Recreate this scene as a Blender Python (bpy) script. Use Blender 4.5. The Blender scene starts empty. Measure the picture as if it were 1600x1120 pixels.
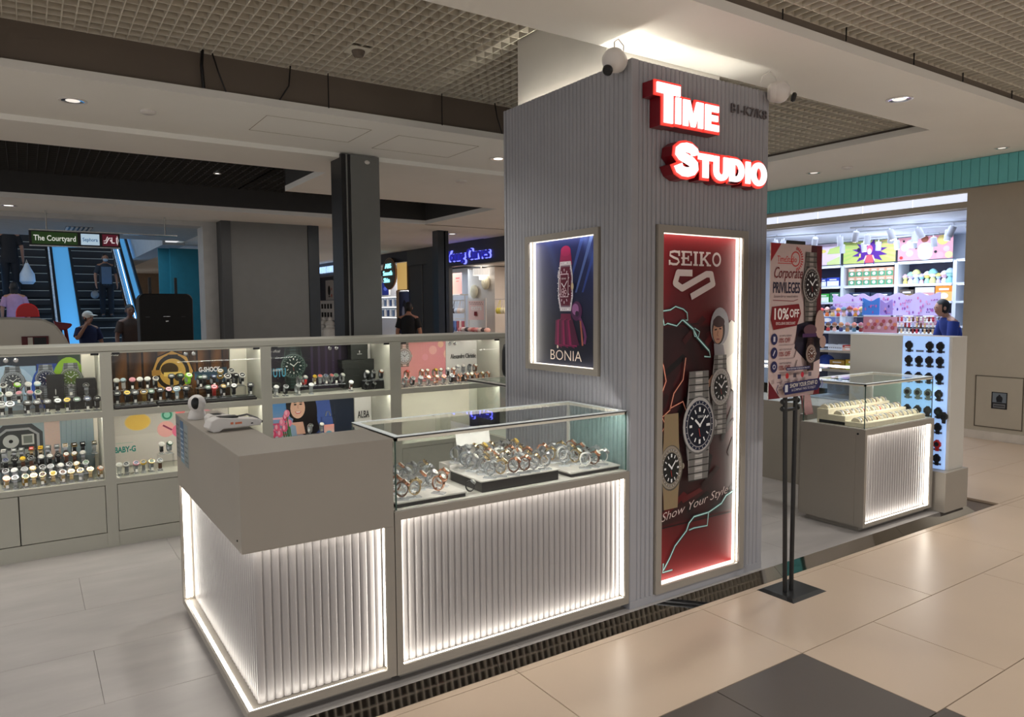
import bpy, bmesh, math, random
from mathutils import Vector, Matrix, Euler
random.seed(7)
SC = bpy.context.scene
COL = SC.collection
PI = math.pi

# ---------------------------------------------------------------- camera, world, exposure
H = 1.63
cam = bpy.data.cameras.new('camera'); cam.lens = 36*1133.2/1600; cam.sensor_width = 36; cam.clip_end = 200; cam.clip_start = .05
camo = bpy.data.objects.new('camera', cam); COL.objects.link(camo); SC.camera = camo
_yaw, _pit, _rol = .59107, -.07, -.007
_f = Vector((math.sin(_yaw)*math.cos(_pit), math.cos(_yaw)*math.cos(_pit), math.sin(_pit)))
_r = Vector((math.cos(_yaw), -math.sin(_yaw), 0)); _u = _r.cross(_f)
_r2 = math.cos(_rol)*_r + math.sin(_rol)*_u; _u2 = -math.sin(_rol)*_r + math.cos(_rol)*_u
camo.matrix_world = Matrix(((_r2.x, _u2.x, -_f.x, 0), (_r2.y, _u2.y, -_f.y, 0), (_r2.z, _u2.z, -_f.z, H), (0, 0, 0, 1)))
wd = bpy.data.worlds.new('mall_ambience'); SC.world = wd; wd.use_nodes = True
wd.node_tree.nodes['Background'].inputs[0].default_value = (.98, .985, 1, 1)
wd.node_tree.nodes['Background'].inputs[1].default_value = .82
vs = SC.view_settings; vs.view_transform = 'Standard'; vs.look = 'None'; vs.gamma = 1; vs.use_curve_mapping = False
vs.exposure = 0.0

def lamp(name, kind, loc, power, color=(1, .965, .91), size=.1, rot=(0, 0, 0), spot=1.9, blend=.6, sy=None):
    l = bpy.data.lights.new(name, kind); l.energy = power; l.color = color
    if kind == 'SPOT': l.spot_size = spot; l.spot_blend = blend; l.shadow_soft_size = size
    elif kind == 'AREA':
        l.size = size
        if sy: l.shape = 'RECTANGLE'; l.size_y = sy
    else: l.shadow_soft_size = size
    o = bpy.data.objects.new(name, l); o.location = loc; o.rotation_euler = rot; COL.objects.link(o); return o
# downlights at the soffit fittings, then added fill spots without fittings, shop ceiling lights, escalator hall light
LAMPS = [((.33, 5.66, 2.98), 26), ((3.72, 5.75, 2.98), 26), ((4.95, 2.68, 2.98), 40), ((6.9, 4.61, 2.98), 30), ((1.6, .75, 3.0), 75), ((4.2, .75, 3.0), 75),
         ((-1.2, 1.2, 3.0), 60), ((1.5, -1.6, 3.0), 60), ((6.8, .9, 3.0), 60), ((1.3, 4.3, 3.25), 60), ((5.0, 4.3, 3.25), 50), ((-.7, 4.5, 3.25), 58), ((-.5, 2.9, 3.2), 45),
         ((-2.5, 3.6, 3.0), 70), ((-2.5, .5, 3.0), 90), ((-1, -3, 3.2), 130), ((2, -4, 3.2), 130), ((5, -3, 3.2), 130), ((8, -1.5, 3.2), 110), ((8.6, 2.4, 3.0), 60), ((0, -6.5, 3.2), 130), ((4.5, -7, 3.2), 130)]
for _l, _p in LAMPS: lamp('downlight_lamp', 'SPOT', _l, _p*1.22, size=.06, spot=2.2)
lamp('toy_shop_lamp', 'AREA', (11.3, 7.0, 2.74), 85, (.72, .82, 1), 2.6, sy=4)
for _l in ((10.7, 7.4, 2.25), (10.6, 5.4, 2.25), (11.9, 6.6, 2.25)): lamp('shop_fill_lamp', 'POINT', _l, 19, (.74, .84, 1), .2)  # bare points added below the tracks to brighten the shop ceiling
lamp('hall_lamp', 'AREA', (1.2, 15.5, 2.9), 28, (.55, .8, 1), 2.5, sy=1.6)
lamp('lingerie_shop_lamp', 'AREA', (9.2, 12.4, 2.6), 55, (1, .84, .7), 2.2, sy=2.5)
lamp('cosmetics_shop_lamp', 'AREA', (8.6, 16.6, 2.6), 40, (.8, .9, 1), 1.4, sy=1.6)
lamp('gadget_shop_lamp', 'AREA', (8.9, 20.6, 2.6), 40, (1, .88, .75), 1.6, sy=2)
lamp('concourse_lamp', 'AREA', (3.5, 9.6, 2.9), 26, (1, .92, .84), 2.5, sy=1.2)

# ---------------------------------------------------------------- materials
def s2l(c): return tuple(((x/255+.055)/1.055)**2.4 if x > 10.3 else x/255/12.92 for x in c)
MATS = {}
def mat(name, rgb, rough=.5, metal=0, noise=.06, nscale=8, emit=0, coat=0, bump=0, stretch=None):
    """procedural surface: sRGB colour broken by a soft noise"""
    if name in MATS: return MATS[name]
    m = bpy.data.materials.new(name); m.use_nodes = True; nt = m.node_tree; b = nt.nodes['Principled BSDF']
    c = s2l(rgb) if max(rgb) > 1 else rgb
    b.inputs['Roughness'].default_value = rough; b.inputs['Metallic'].default_value = metal
    if coat: b.inputs['Coat Weight'].default_value = coat; b.inputs['Coat Roughness'].default_value = .08
    if noise or bump:
        tc = nt.nodes.new('ShaderNodeTexCoord'); no = nt.nodes.new('ShaderNodeTexNoise'); no.inputs['Scale'].default_value = nscale; no.inputs['Detail'].default_value = 4
        src = tc.outputs['Object']
        if stretch:
            mp = nt.nodes.new('ShaderNodeMapping'); mp.inputs['Scale'].default_value = stretch; nt.links.new(src, mp.inputs[0]); src = mp.outputs[0]
        nt.links.new(src, no.inputs['Vector'])
        cr = nt.nodes.new('ShaderNodeValToRGB'); cr.color_ramp.elements[0].position = .3; cr.color_ramp.elements[1].position = .7
        cr.color_ramp.elements[0].color = (*[x*(1-noise) for x in c], 1); cr.color_ramp.elements[1].color = (*[min(1, x*(1+noise)) for x in c], 1)
        nt.links.new(no.outputs['Fac'], cr.inputs[0]); nt.links.new(cr.outputs[0], b.inputs['Base Color'])
        if bump:
            bp = nt.nodes.new('ShaderNodeBump'); bp.inputs['Strength'].default_value = bump; bp.inputs['Distance'].default_value = .004
            nt.links.new(no.outputs['Fac'], bp.inputs['Height']); nt.links.new(bp.outputs[0], b.inputs['Normal'])
    else: b.inputs['Base Color'].default_value = (*c, 1)
    if emit:
        b.inputs['Emission Color'].default_value = (*c, 1); b.inputs['Emission Strength'].default_value = emit
    MATS[name] = m; return m
def glass(name, tint=(.975, .99, .985), refl=1.0):
    """thin clear pane: straight-through light with a Fresnel reflection"""
    m = bpy.data.materials.new(name); m.use_nodes = True; nt = m.node_tree; nt.nodes.clear()
    out = nt.nodes.new('ShaderNodeOutputMaterial'); mx = nt.nodes.new('ShaderNodeMixShader'); t = nt.nodes.new('ShaderNodeBsdfTransparent'); g = nt.nodes.new('ShaderNodeBsdfGlossy')
    fr = nt.nodes.new('ShaderNodeFresnel'); fr.inputs[0].default_value = 1.45; mu = nt.nodes.new('ShaderNodeMath'); mu.operation = 'MULTIPLY'; mu.inputs[1].default_value = refl
    t.inputs[0].default_value = (*tint, 1); g.inputs['Roughness'].default_value = .01
    ge = nt.nodes.new('ShaderNodeNewGeometry'); ib = nt.nodes.new('ShaderNodeMath'); ib.operation = 'SUBTRACT'; ib.inputs[0].default_value = 1; m2 = nt.nodes.new('ShaderNodeMath'); m2.operation = 'MULTIPLY'
    nt.links.new(ge.outputs['Backfacing'], ib.inputs[1]); nt.links.new(fr.outputs[0], mu.inputs[0]); nt.links.new(mu.outputs[0], m2.inputs[0]); nt.links.new(ib.outputs[0], m2.inputs[1]); nt.links.new(m2.outputs[0], mx.inputs[0]); nt.links.new(t.outputs[0], mx.inputs[1]); nt.links.new(g.outputs[0], mx.inputs[2]); nt.links.new(mx.outputs[0], out.inputs[0])
    MATS[name] = m; return m
def cuffmat():
    m = bpy.data.materials.new('clear_cuff'); m.use_nodes = True; nt = m.node_tree; b = nt.nodes['Principled BSDF']; out = nt.nodes['Material Output']; mx = nt.nodes.new('ShaderNodeMixShader'); t = nt.nodes.new('ShaderNodeBsdfTransparent')
    b.inputs['Base Color'].default_value = (.8, .83, .86, 1); b.inputs['Roughness'].default_value = .12; no = nt.nodes.new('ShaderNodeTexNoise'); no.inputs['Scale'].default_value = 40; mr = nt.nodes.new('ShaderNodeMapRange'); mr.inputs[3].default_value = .3; mr.inputs[4].default_value = .5
    nt.links.new(no.outputs['Fac'], mr.inputs[0]); nt.links.new(mr.outputs[0], mx.inputs[0]); nt.links.new(t.outputs[0], mx.inputs[1]); nt.links.new(b.outputs[0], mx.inputs[2]); nt.links.new(mx.outputs[0], out.inputs[0]); return m
def printmat(name, rough=.3, emit=0):
    m = bpy.data.materials.new(name); m.use_nodes = True; nt = m.node_tree; b = nt.nodes['Principled BSDF']
    a = nt.nodes.new('ShaderNodeVertexColor'); a.layer_name = 'Col'
    no = nt.nodes.new('ShaderNodeTexNoise'); no.inputs['Scale'].default_value = 60
    mx = nt.nodes.new('ShaderNodeMix'); mx.data_type = 'RGBA'; mx.blend_type = 'OVERLAY'; mx.inputs[0].default_value = .08
    nt.links.new(a.outputs[0], mx.inputs[6]); nt.links.new(no.outputs['Color'], mx.inputs[7]); nt.links.new(mx.outputs[2], b.inputs['Base Color']); b.inputs['Roughness'].default_value = rough; b.inputs['Specular IOR Level'].default_value = .25
    if emit: nt.links.new(mx.outputs[2], b.inputs['Emission Color']); b.inputs['Emission Strength'].default_value = emit
    MATS[name] = m; return m
PRINT = printmat('printed_paper', .42); SCREEN = printmat('backlit_print', .3, .55)
LAM = mat('greige_laminate', (152, 145, 135), .45, noise=.02, nscale=3)
LAMW = mat('white_laminate', (196, 192, 184), .5, noise=.02, nscale=3)
CAB = mat('sage_grey_laminate', (176, 174, 162), .45, noise=.02, nscale=3)
PILP = mat('grey_mauve_slat_paint', (160, 160, 165), .55, noise=.03, nscale=5)
FLUTE = mat('white_flute_board', (158, 154, 153), .36, noise=.02, nscale=5)
LED = mat('led_strip_light', (1, .95, .86), .5, noise=0, emit=12); COVE = mat('cove_led', (1, .93, .8), .5, noise=0, emit=24); COVE2 = mat('side_cove_led', (1, .93, .8), .5, noise=0, emit=90); SHOWLED = mat('showcase_led', (1, .97, .9), .5, noise=0, emit=80); CABLED = mat('cabinet_led', (1, .97, .88), .5, noise=0, emit=36)
TOPCH = mat('frosted_channel', (226, 232, 230), .4, noise=0, emit=.16)
LEDS = mat('led_channel_light', (1, .97, .9), .5, noise=0, emit=2.6)
LEDC = mat('cool_led_light', (.86, .93, 1), .5, noise=0, emit=4)
BLK = mat('black_plastic', (18, 18, 20), .4, noise=.1)
BLKM = mat('black_powder_coat', (22, 22, 23), .45, noise=.15, nscale=60)
WHT = mat('white_plastic', (222, 218, 214), .35, noise=.02)
STEEL = mat('brushed_steel', (190, 190, 188), .25, 1, noise=.08, nscale=40)
CHROME = mat('chrome', (215, 213, 210), .08, 1, noise=0)
MIRR = mat('polished_ramp_steel', (186, 187, 190), .03, 1, noise=.04, nscale=3, bump=.03)
GOLD = mat('gold_tone', (204, 182, 140), .25, 1, noise=.05)
ROSE = mat('rose_gold_tone', (222, 164, 134), .25, 1, noise=.05)
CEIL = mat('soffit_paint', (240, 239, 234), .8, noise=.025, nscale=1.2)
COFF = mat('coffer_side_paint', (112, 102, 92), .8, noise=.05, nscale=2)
GRID = mat('open_cell_grid', (216, 211, 198), .6, noise=.03)
DARKG = mat('dark_ceiling_grid', (58, 57, 56), .7, noise=.05)
PLEN = mat('plenum_dark', (66, 62, 56), .9, noise=.1, nscale=2)
GLA = glass('clear_glass'); GLM = glass('mint_glass', (.87, .965, .945), 1.0); ACR = glass('acrylic', (.965, .975, .975), 1.6)
GEDGE = mat('green_glass_edge', (52, 84, 76), .15, noise=.05)
DGREY = mat('dark_grey_cladding', (62, 64, 66), .4, noise=.04)
MGREY = mat('mid_grey_cladding', (112, 113, 111), .45, noise=.03)
CREAM = mat('cream_board', (232, 226, 210), .6, noise=.02)

# ---------------------------------------------------------------- scene-tree helpers
def thing(name, label, cat, loc=(0, 0, 0), rz=0, group=None):
    o = bpy.data.objects.new(name, None); COL.objects.link(o); o.empty_display_size = .1
    o.location = loc; o.rotation_euler = (0, 0, rz); o['label'] = label; o['category'] = cat
    if group: o['group'] = group
    return o
def tag(o, label, cat, group=None):
    o['label'] = label; o['category'] = cat
    if group: o['group'] = group
    return o
def struct(o, label=None):
    o['kind'] = 'structure'
    if label: o['label'] = label
    return o
def link(name, me, parent=None, loc=None, rot=None):
    o = bpy.data.objects.new(name, me); COL.objects.link(o)
    if parent is not None: o.parent = parent
    if loc is not None: o.location = loc
    if rot is not None: o.rotation_euler = rot
    return o
def recol(o, m, i=0):
    s = o.material_slots[i]; s.link = 'OBJECT'; s.material = m
class MB:
    def __init__(s): s.v = []; s.f = []; s.mi = []; s.m = 0
    def add(s, vs, fs):
        n = len(s.v); s.v += [tuple(x) for x in vs]; s.f += [tuple(i+n for i in f) for f in fs]; s.mi += [s.m]*len(fs); return s
    def box(s, x0, y0, z0, x1, y1, z1):
        x0, x1 = sorted((x0, x1)); y0, y1 = sorted((y0, y1)); z0, z1 = sorted((z0, z1))
        return s.add([(x0, y0, z0), (x1, y0, z0), (x1, y1, z0), (x0, y1, z0), (x0, y0, z1), (x1, y0, z1), (x1, y1, z1), (x0, y1, z1)],
                     [(0, 3, 2, 1), (4, 5, 6, 7), (0, 1, 5, 4), (1, 2, 6, 5), (2, 3, 7, 6), (3, 0, 4, 7)])
    def prism(s, poly, a, b, ax='y'):
        """poly in the plane across axis ax, extruded from a to b; x: (y,z)  y: (x,z)  z: (x,y)"""
        def p(q, t): return (t, q[0], q[1]) if ax == 'x' else (q[0], t, q[1]) if ax == 'y' else (q[0], q[1], t)
        n = len(poly)
        return s.add([p(q, a) for q in poly]+[p(q, b) for q in poly], [tuple(range(n)), tuple(range(2*n-1, n-1, -1))]+[(i, n+i, n+(i+1) % n, (i+1) % n) for i in range(n)])
    def tube(s, pts, r, n=8, closed=False, caps=True):
        pts = [Vector(p) for p in pts]; k = len(pts); rr = r if isinstance(r, (list, tuple)) else [r]*k
        vs = []; up = None
        for i, p in enumerate(pts):
            t = (pts[(i+1) % k]-pts[i-1]) if closed else (pts[min(i+1, k-1)]-pts[max(i-1, 0)])
            t.normalize()
            if up is None: up = t.orthogonal().normalized()
            up = (up-t*up.dot(t)); up = up.normalized() if up.length > 1e-6 else t.orthogonal().normalized()
            w = t.cross(up)
            vs += [p+(up*math.cos(2*PI*j/n)+w*math.sin(2*PI*j/n))*rr[i] for j in range(n)]
        fs = [(i*n+j, i*n+(j+1) % n, ((i+1) % k)*n+(j+1) % n, ((i+1) % k)*n+j) for i in range(k if closed else k-1) for j in range(n)]
        if caps and not closed: fs += [tuple(range(n-1, -1, -1)), tuple((k-1)*n+j for j in range(n))]
        return s.add(vs, fs)
    def lathe(s, prof, c=(0, 0, 0), n=16, axis=(0, 0, 1), caps=True):
        """prof: (radius, height) from bottom to top about axis through c"""
        q = Vector((0, 0, 1)).rotation_difference(Vector(axis).normalized()); c = Vector(c); vs = []
        for r, h in prof: vs += [c+q @ Vector((r*math.cos(2*PI*j/n), r*math.sin(2*PI*j/n), h)) for j in range(n)]
        k = len(prof)
        fs = [(i*n+j, i*n+(j+1) % n, (i+1)*n+(j+1) % n, (i+1)*n+j) for i in range(k-1) for j in range(n)]
        return s.add(vs, fs+([tuple(range(n-1, -1, -1)), tuple((k-1)*n+j for j in range(n))] if caps else []))
    def ell(s, c, r, n=10, m=7):
        vs = [(c[0], c[1], c[2]-r[2])]
        for i in range(1, m):
            a = -PI/2+PI*i/m
            vs += [(c[0]+r[0]*math.cos(a)*math.cos(2*PI*j/n), c[1]+r[1]*math.cos(a)*math.sin(2*PI*j/n), c[2]+r[2]*math.sin(a)) for j in range(n)]
        vs.append((c[0], c[1], c[2]+r[2])); t = len(vs)-1
        fs = [(0, 1+(j+1) % n, 1+j) for j in range(n)]+[(t, 1+(m-2)*n+j, 1+(m-2)*n+(j+1) % n) for j in range(n)]
        fs += [(1+i*n+j, 1+i*n+(j+1) % n, 1+(i+1)*n+(j+1) % n, 1+(i+1)*n+j) for i in range(m-2) for j in range(n)]
        return s.add(vs, fs)
    def mesh(s, name, mats, off=(0, 0, 0), bevel=0, smooth=False):
        me = bpy.data.meshes.new(name); ox, oy, oz = off
        me.from_pydata([(x-ox, y-oy, z-oz) for x, y, z in s.v], [], s.f)
        mats = mats if isinstance(mats, (list, tuple)) else [mats]
        for m in mats: me.materials.append(m)
        if len(mats) > 1: me.polygons.foreach_set('material_index', s.mi)
        bm = bmesh.new(); bm.from_mesh(me)
        if bevel: bmesh.ops.bevel(bm, geom=[e for e in bm.edges], offset=bevel, segments=1, affect='EDGES', clamp_overlap=True)
        bmesh.ops.recalc_face_normals(bm, faces=bm.faces); bm.to_mesh(me); bm.free()
        if smooth:
            me.shade_smooth(); me.set_sharp_from_angle(angle=.65)
        me.update(); return me
    def build(s, name, mats, parent=None, bevel=0, smooth=False, local=False, loc=None, rot=None):
        """vertices are in world coordinates unless local; a child of an unrotated Empty is moved into its frame"""
        off = tuple(parent.location) if (parent is not None and not local) else (0, 0, 0)
        return link(name, s.mesh(name, mats, off, bevel, smooth), parent, loc, rot)
def B(name, m, parent, *boxes, bevel=0, **k):
    b = MB()
    for q in boxes: b.box(*q)
    return b.build(name, m, parent, bevel=bevel, **k)
def lay(o, loc, parent=None):
    o.location = loc
    if parent: o.parent = parent
    return o
def dup(root, loc, rz=None, label=None, group=None, mats=None):
    r = root.copy(); COL.objects.link(r); r.location = loc
    if rz is not None: r.rotation_euler = (r.rotation_euler[0], r.rotation_euler[1], rz)
    if label: r['label'] = label
    if group: r['group'] = group
    for ch in list(root.children):
        c = ch.copy(); COL.objects.link(c); c.parent = r
        if mats:
            k = ch.name.split('.')[0]
            if k in mats: recol(c, mats[k])
        for g in list(ch.children):
            d = g.copy(); COL.objects.link(d); d.parent = c
    return r

# ---------------------------------------------------------------- text and flat print
_TX = {}
def text_geo(s, bold=0., shear=0., extrude=0.):
    """2-D outlines of a line of writing, 1 unit high; returns verts, faces, width"""
    k = (s, bold, shear, extrude)
    if k in _TX: return _TX[k]
    cu = bpy.data.curves.new('t', 'FONT'); cu.body = s; cu.offset = bold; cu.shear = shear; cu.extrude = extrude; cu.resolution_u = 3; cu.size = 1.37
    o = bpy.data.objects.new('t', cu); COL.objects.link(o); dg = bpy.context.evaluated_depsgraph_get(); dg.update()
    me = bpy.data.meshes.new_from_object(o.evaluated_get(dg)); vs = [tuple(v.co) for v in me.vertices]; fs = [tuple(p.vertices) for p in me.polygons]
    bpy.data.objects.remove(o); bpy.data.curves.remove(cu); bpy.data.meshes.remove(me)
    xs = [v[0] for v in vs] or [0]; x0 = min(xs); w = max(xs)-x0
    _TX[k] = ([(v[0]-x0, v[1], v[2]) for v in vs], fs, w); return _TX[k]
class Art:
    """flat print in the (u right, v up) plane, drawn facing -Y; later shapes lie a hair above earlier ones"""
    def __init__(s, step=.00012): s.v = []; s.f = []; s.c = []; s.L = 0; s.step = step; s.fl = False
    def _add(s, pts, faces, cols):
        n = len(s.v); s.v += [(u, -s.L*s.step, v) for u, v in pts]; s.f += [tuple(i+n for i in f) for f in faces]; s.c += cols; s.L += 1
    def poly(s, pts, col): c = s2l(col); s._add(pts, [tuple(range(len(pts)))], [[c]*len(pts)])
    def rect(s, u0, v0, u1, v1, col): s.poly([(u0, v0), (u1, v0), (u1, v1), (u0, v1)], col)
    def ell(s, u, v, ru, rv, col, n=20, a0=0, a1=2*PI): s.poly([(u+ru*math.cos(a0+(a1-a0)*i/n), v+rv*math.sin(a0+(a1-a0)*i/n)) for i in range(n+(a1-a0 < 6.2))], col)
    def ring(s, u, v, r, w, col, n=24, sq=1.):
        pts = [(u+r*sq*math.cos(2*PI*i/n), v+r*math.sin(2*PI*i/n)) for i in range(n)]+[(u+(r-w)*sq*math.cos(2*PI*i/n), v+(r-w)*math.sin(2*PI*i/n)) for i in range(n)]
        s._add(pts, [(i, (i+1) % n, n+(i+1) % n, n+i) for i in range(n)], [[s2l(col)]*4 for i in range(n)])
    def line(s, pts, w, col, w1=None):
        k = len(pts); L = []; R = []
        for i, p in enumerate(pts):
            a = pts[max(i-1, 0)]; b = pts[min(i+1, k-1)]; dx, dy = b[0]-a[0], b[1]-a[1]; d = math.hypot(dx, dy) or 1
            ww = (w if w1 is None else w+(w1-w)*i/max(1, k-1))/2; L.append((p[0]-dy/d*ww, p[1]+dx/d*ww)); R.append((p[0]+dy/d*ww, p[1]-dx/d*ww))
        s._add(L+R, [(i, k+i, k+i+1, i+1) for i in range(k-1)], [[s2l(col)]*4 for i in range(k-1)])
    def grad(s, u0, v0, u1, v1, fn, nu=12, nv=12):
        pts = [(u0+(u1-u0)*i/nu, v0+(v1-v0)*j/nv) for j in range(nv+1) for i in range(nu+1)]
        cs = [s2l(fn((i/nu), (j/nv))) for j in range(nv+1) for i in range(nu+1)]
        fs = [(j*(nu+1)+i, j*(nu+1)+i+1, (j+1)*(nu+1)+i+1, (j+1)*(nu+1)+i) for j in range(nv) for i in range(nu)]
        s._add(pts, fs, [[cs[k] for k in f] for f in fs])
    def text(s, t, u, v, h, col, bold=0., shear=0., w=None, ctr=False, rot=0.):
        vs, fs, ww = text_geo(t, bold, shear)
        if not vs: return
        sx = (w/ww if w else h); ox = u-(ww*sx/2 if ctr else 0); c, sn = math.cos(rot), math.sin(rot)
        s._add([(ox+x*sx*c-y*h*sn, v+x*sx*sn+y*h*c) for x, y, z in vs], fs, [[s2l(col)]*len(f) for f in fs])
    def watch(s, u, v, r, case=(190, 190, 195), dial=(25, 25, 30), strap=(170, 170, 175), hand=(235, 235, 235), sq=1., up=1.7, dn=1.7, bez=(40, 40, 45), marks=12, rot=0., steel=True):
        """printed wristwatch seen from the front"""
        dk = tuple(int(x*.7) for x in strap); dd = tuple(int(x*.3) for x in strap); lt = tuple(min(255, int(x*1.15)) for x in strap); w = r*.62*sq
        for sx in (-1, 1):
            for sy in (-1, 1): s.poly([(u+sx*w*.75, v+sy*r*.6), (u+sx*w*1.25, v+sy*r*.7), (u+sx*w*1.1, v+sy*r*1.22), (u+sx*w*.7, v+sy*r*1.2)], tuple(int(x*.8) for x in case))
        for a, b in ((r*.7, r*(1+up)), (-r*(1+dn), -r*.7)):
            if b-a < .01: continue
            s.poly([(u-w*1.15, v+(a if a > 0 else b)), (u+w*1.15, v+(a if a > 0 else b)), (u+w, v+(b if a > 0 else a)), (u-w, v+(b if a > 0 else a))], strap)
            if steel:
                n = max(2, int((b-a)/(r*.24)))
                for i in range(n):
                    y = v+a+(b-a)*i/n; e = (b-a)/n; s.rect(u-w*1.04, y, u+w*1.04, y+e*.16, dd); s.rect(u-w, y+e*.16, u-w*.42, y+e, dk); s.rect(u+w*.42, y+e*.16, u+w, y+e, dk); s.rect(u-w*.36, y+e*.16, u+w*.36, y+e*.95, strap); s.rect(u-w*.36, y+e*.5, u+w*.36, y+e*.8, lt)
        s.ell(u+r*1.05*sq, v, r*.12, r*.14, case)
        s.ell(u, v, r*1.06*sq, r*1.06, tuple(int(x*.6) for x in case), 28); s.ell(u-r*.02, v+r*.02, r*sq, r, case, 28); s.ell(u, v, r*.9*sq, r*.9, bez, 28); s.ring(u, v, r*.79, r*.03, case, 28, sq); s.ell(u, v, r*.72*sq, r*.72, dial, 28)
        for i in range(24 if marks > 6 else 0):
            an = 2*PI*i/24; s.line([(u+math.sin(an)*r*.81*sq, v+math.cos(an)*r*.81), (u+math.sin(an)*r*.87*sq, v+math.cos(an)*r*.87)], r*.02, hand)
        for i in range(marks):
            a = 2*PI*i/marks; c, sn = math.sin(a), math.cos(a); s.line([(u+c*r*.5*sq, v+sn*r*.5), (u+c*r*.66*sq, v+sn*r*.66)], r*(.09 if i % 3 == 0 else .055), hand)
        s.line([(u, v), (u-r*.3*sq, v+r*.22)], r*.08, hand); s.line([(u, v), (u+r*.38*sq, v+r*.34)], r*.06, hand); s.line([(u-r*.05, v-r*.1), (u+r*.02, v-r*.4)], r*.02, (200, 60, 50)); s.ell(u, v, r*.06, r*.06, hand, 10)
    def build(s, name, parent=None, loc=(0, 0, 0), rz=0, m=None):
        me = bpy.data.meshes.new(name); me.from_pydata(s.v, [], s.f); me.materials.append(m or PRINT)
        ca = me.color_attributes.new('Col', 'FLOAT_COLOR', 'CORNER'); fl = []
        for p, c in zip(me.polygons, s.c):
            for x in c: fl += [x[0], x[1], x[2], 1]
        if len(fl) == len(ca.data)*4: ca.data.foreach_set('color', fl)
        if m is SCREEN or m is PRINT or m is None: pass
        o = link(name, me, parent); o.location = loc; o.rotation_euler = (0, 0, rz); return o
def raised(name, t, parent, loc, h, m, depth=.01, bold=0., rz=0., w=None, shear=0.):
    """raised writing as one mesh facing -Y in the parent's frame"""
    vs, fs, ww = text_geo(t, bold, shear, .5)
    sx = w/ww if w else h; b = MB(); b.add([(x*sx, -(z*depth*2)/2, y*h) for x, y, z in vs], fs)
    return b.build(name, m, parent, local=True, loc=loc, rot=(0, 0, rz))
# ================================================================ SETTING
TILE = mat('beige_porcelain', (196, 175, 154), .34, noise=.035, nscale=1.6)
TILED = mat('charcoal_porcelain', (84, 76, 70), .4, noise=.05, nscale=2)
VINYL = mat('grey_concrete_vinyl', (160, 155, 152), .42, noise=.1, nscale=2.2, stretch=(1, 3, 1))
JOINT = mat('dark_joint', (92, 78, 66), .8)
floor = struct(B('floor', JOINT, None, (-9, -12, -.12, 16, 30, -.022)))
def tiles(x0, x1, y0, y1, m, z1, parent, gap=.004):
    return B('tile', m, parent, (x0+gap/2, y0+gap/2, z1-.02, x1-gap/2, y1-gap/2, z1), bevel=.0012)
# walkway in front: running bond, 1.2 x 0.605 m tiles; charcoal ones in the second row
YR = [2.635, 2.593, 1.99, 1.381, .776, .17, -.435, -1.04]
for r in range(7):
    off = 3.03 if r == 3 else 2.968 if r in (0, 1, 5) else 3.568
    for k in range(-4, 6):
        x0, x1 = off+1.2*(k-1), off+1.2*k
        if x1 > 9.6: x1 = 9.6
        if x0 > 9.4 or x1 < -.8 or (r > 3 and x1 < .2): continue
        if r == 2 and x0 < 2.9: 
            for a, b in ((x0, x0+.6), (x0+.6, x1)):
                if b <= 2.97: tiles(a, b, YR[r+1], YR[r], TILED, 0, floor)
                else: tiles(a, b, YR[r+1], YR[r], TILE, 0, floor)
            continue
        tiles(x0, x1, YR[r+1], YR[r], TILED if (r == 3 and x1 < 3.1) else TILE, 0, floor)
for j in range(6):                                                     # aisle past the kiosk end
    y0 = 2.635+.605*j
    for k in range(-1, 3):
        x0 = 7.768+1.2*k+(.6 if j % 2 else 0)-(.0); x1 = x0+1.2; x0 = max(x0, 6.17); x1 = min(x1, 9.6)
        if x1-x0 > .1: tiles(x0, x1, y0, y0+.605, TILE, 0, floor)
B('concourse_slab', TILE, floor, (-8, 6.62, -.02, 16, 30, 0), (-9, -12, -.02, 12, -1.05, 0), (-9, -1.04, -.02, -2.04, 6.6, 0)); B('shop_slab', WHT, floor, (9.6, 2, -.02, 14, 10, .0))
# raised kiosk deck with vinyl tiles and a polished steel ramp edge
deck = struct(B('floor_platform', JOINT, None, (-3, 2.70, -.02, 6.113, 6.6, .046)))
for r in range(7):
    y0 = 2.702+.555*r
    for k in range(-3, 7):
        x0 = -.35+1.1*k+(.55 if r % 2 else 0); x1 = x0+1.1; x0 = max(x0, -2); x1 = min(x1, 6.11)
        if x1-x0 > .05: tiles(x0, x1, y0, min(y0+.555, 6.6), VINYL, .05, deck, gap=.0012)
def ramp(n, x0, x1, end=False):
    b = MB(); e = .05
    if end: b.add([(x0, 2.635, 0), (x1, 2.635, 0), (x1-.046, 2.70, e), (x0, 2.70, e), (x0, 2.70, 0), (x1, 2.70, 0)], [(0, 1, 2, 3), (1, 5, 2), (0, 3, 4), (0, 4, 5, 1), (2, 5, 4, 3)])
    else: b.prism([(2.635, 0), (2.70, 0), (2.70, e)], x0, x1, 'x')
    return struct(b.build('trim_%d' % n, MIRR))
for n, (x0, x1) in enumerate([(-2, .3), (.302, 1.7), (1.702, 3.72), (3.722, 5.1)]): ramp(n+1, x0, x1)
ramp(5, 5.102, 6.16, True)
struct(MB().prism([(6.113, .05), (6.16, 0), (6.113, 0)], 2.70, 6.6, 'y').build('trim_6', MIRR))

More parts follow.
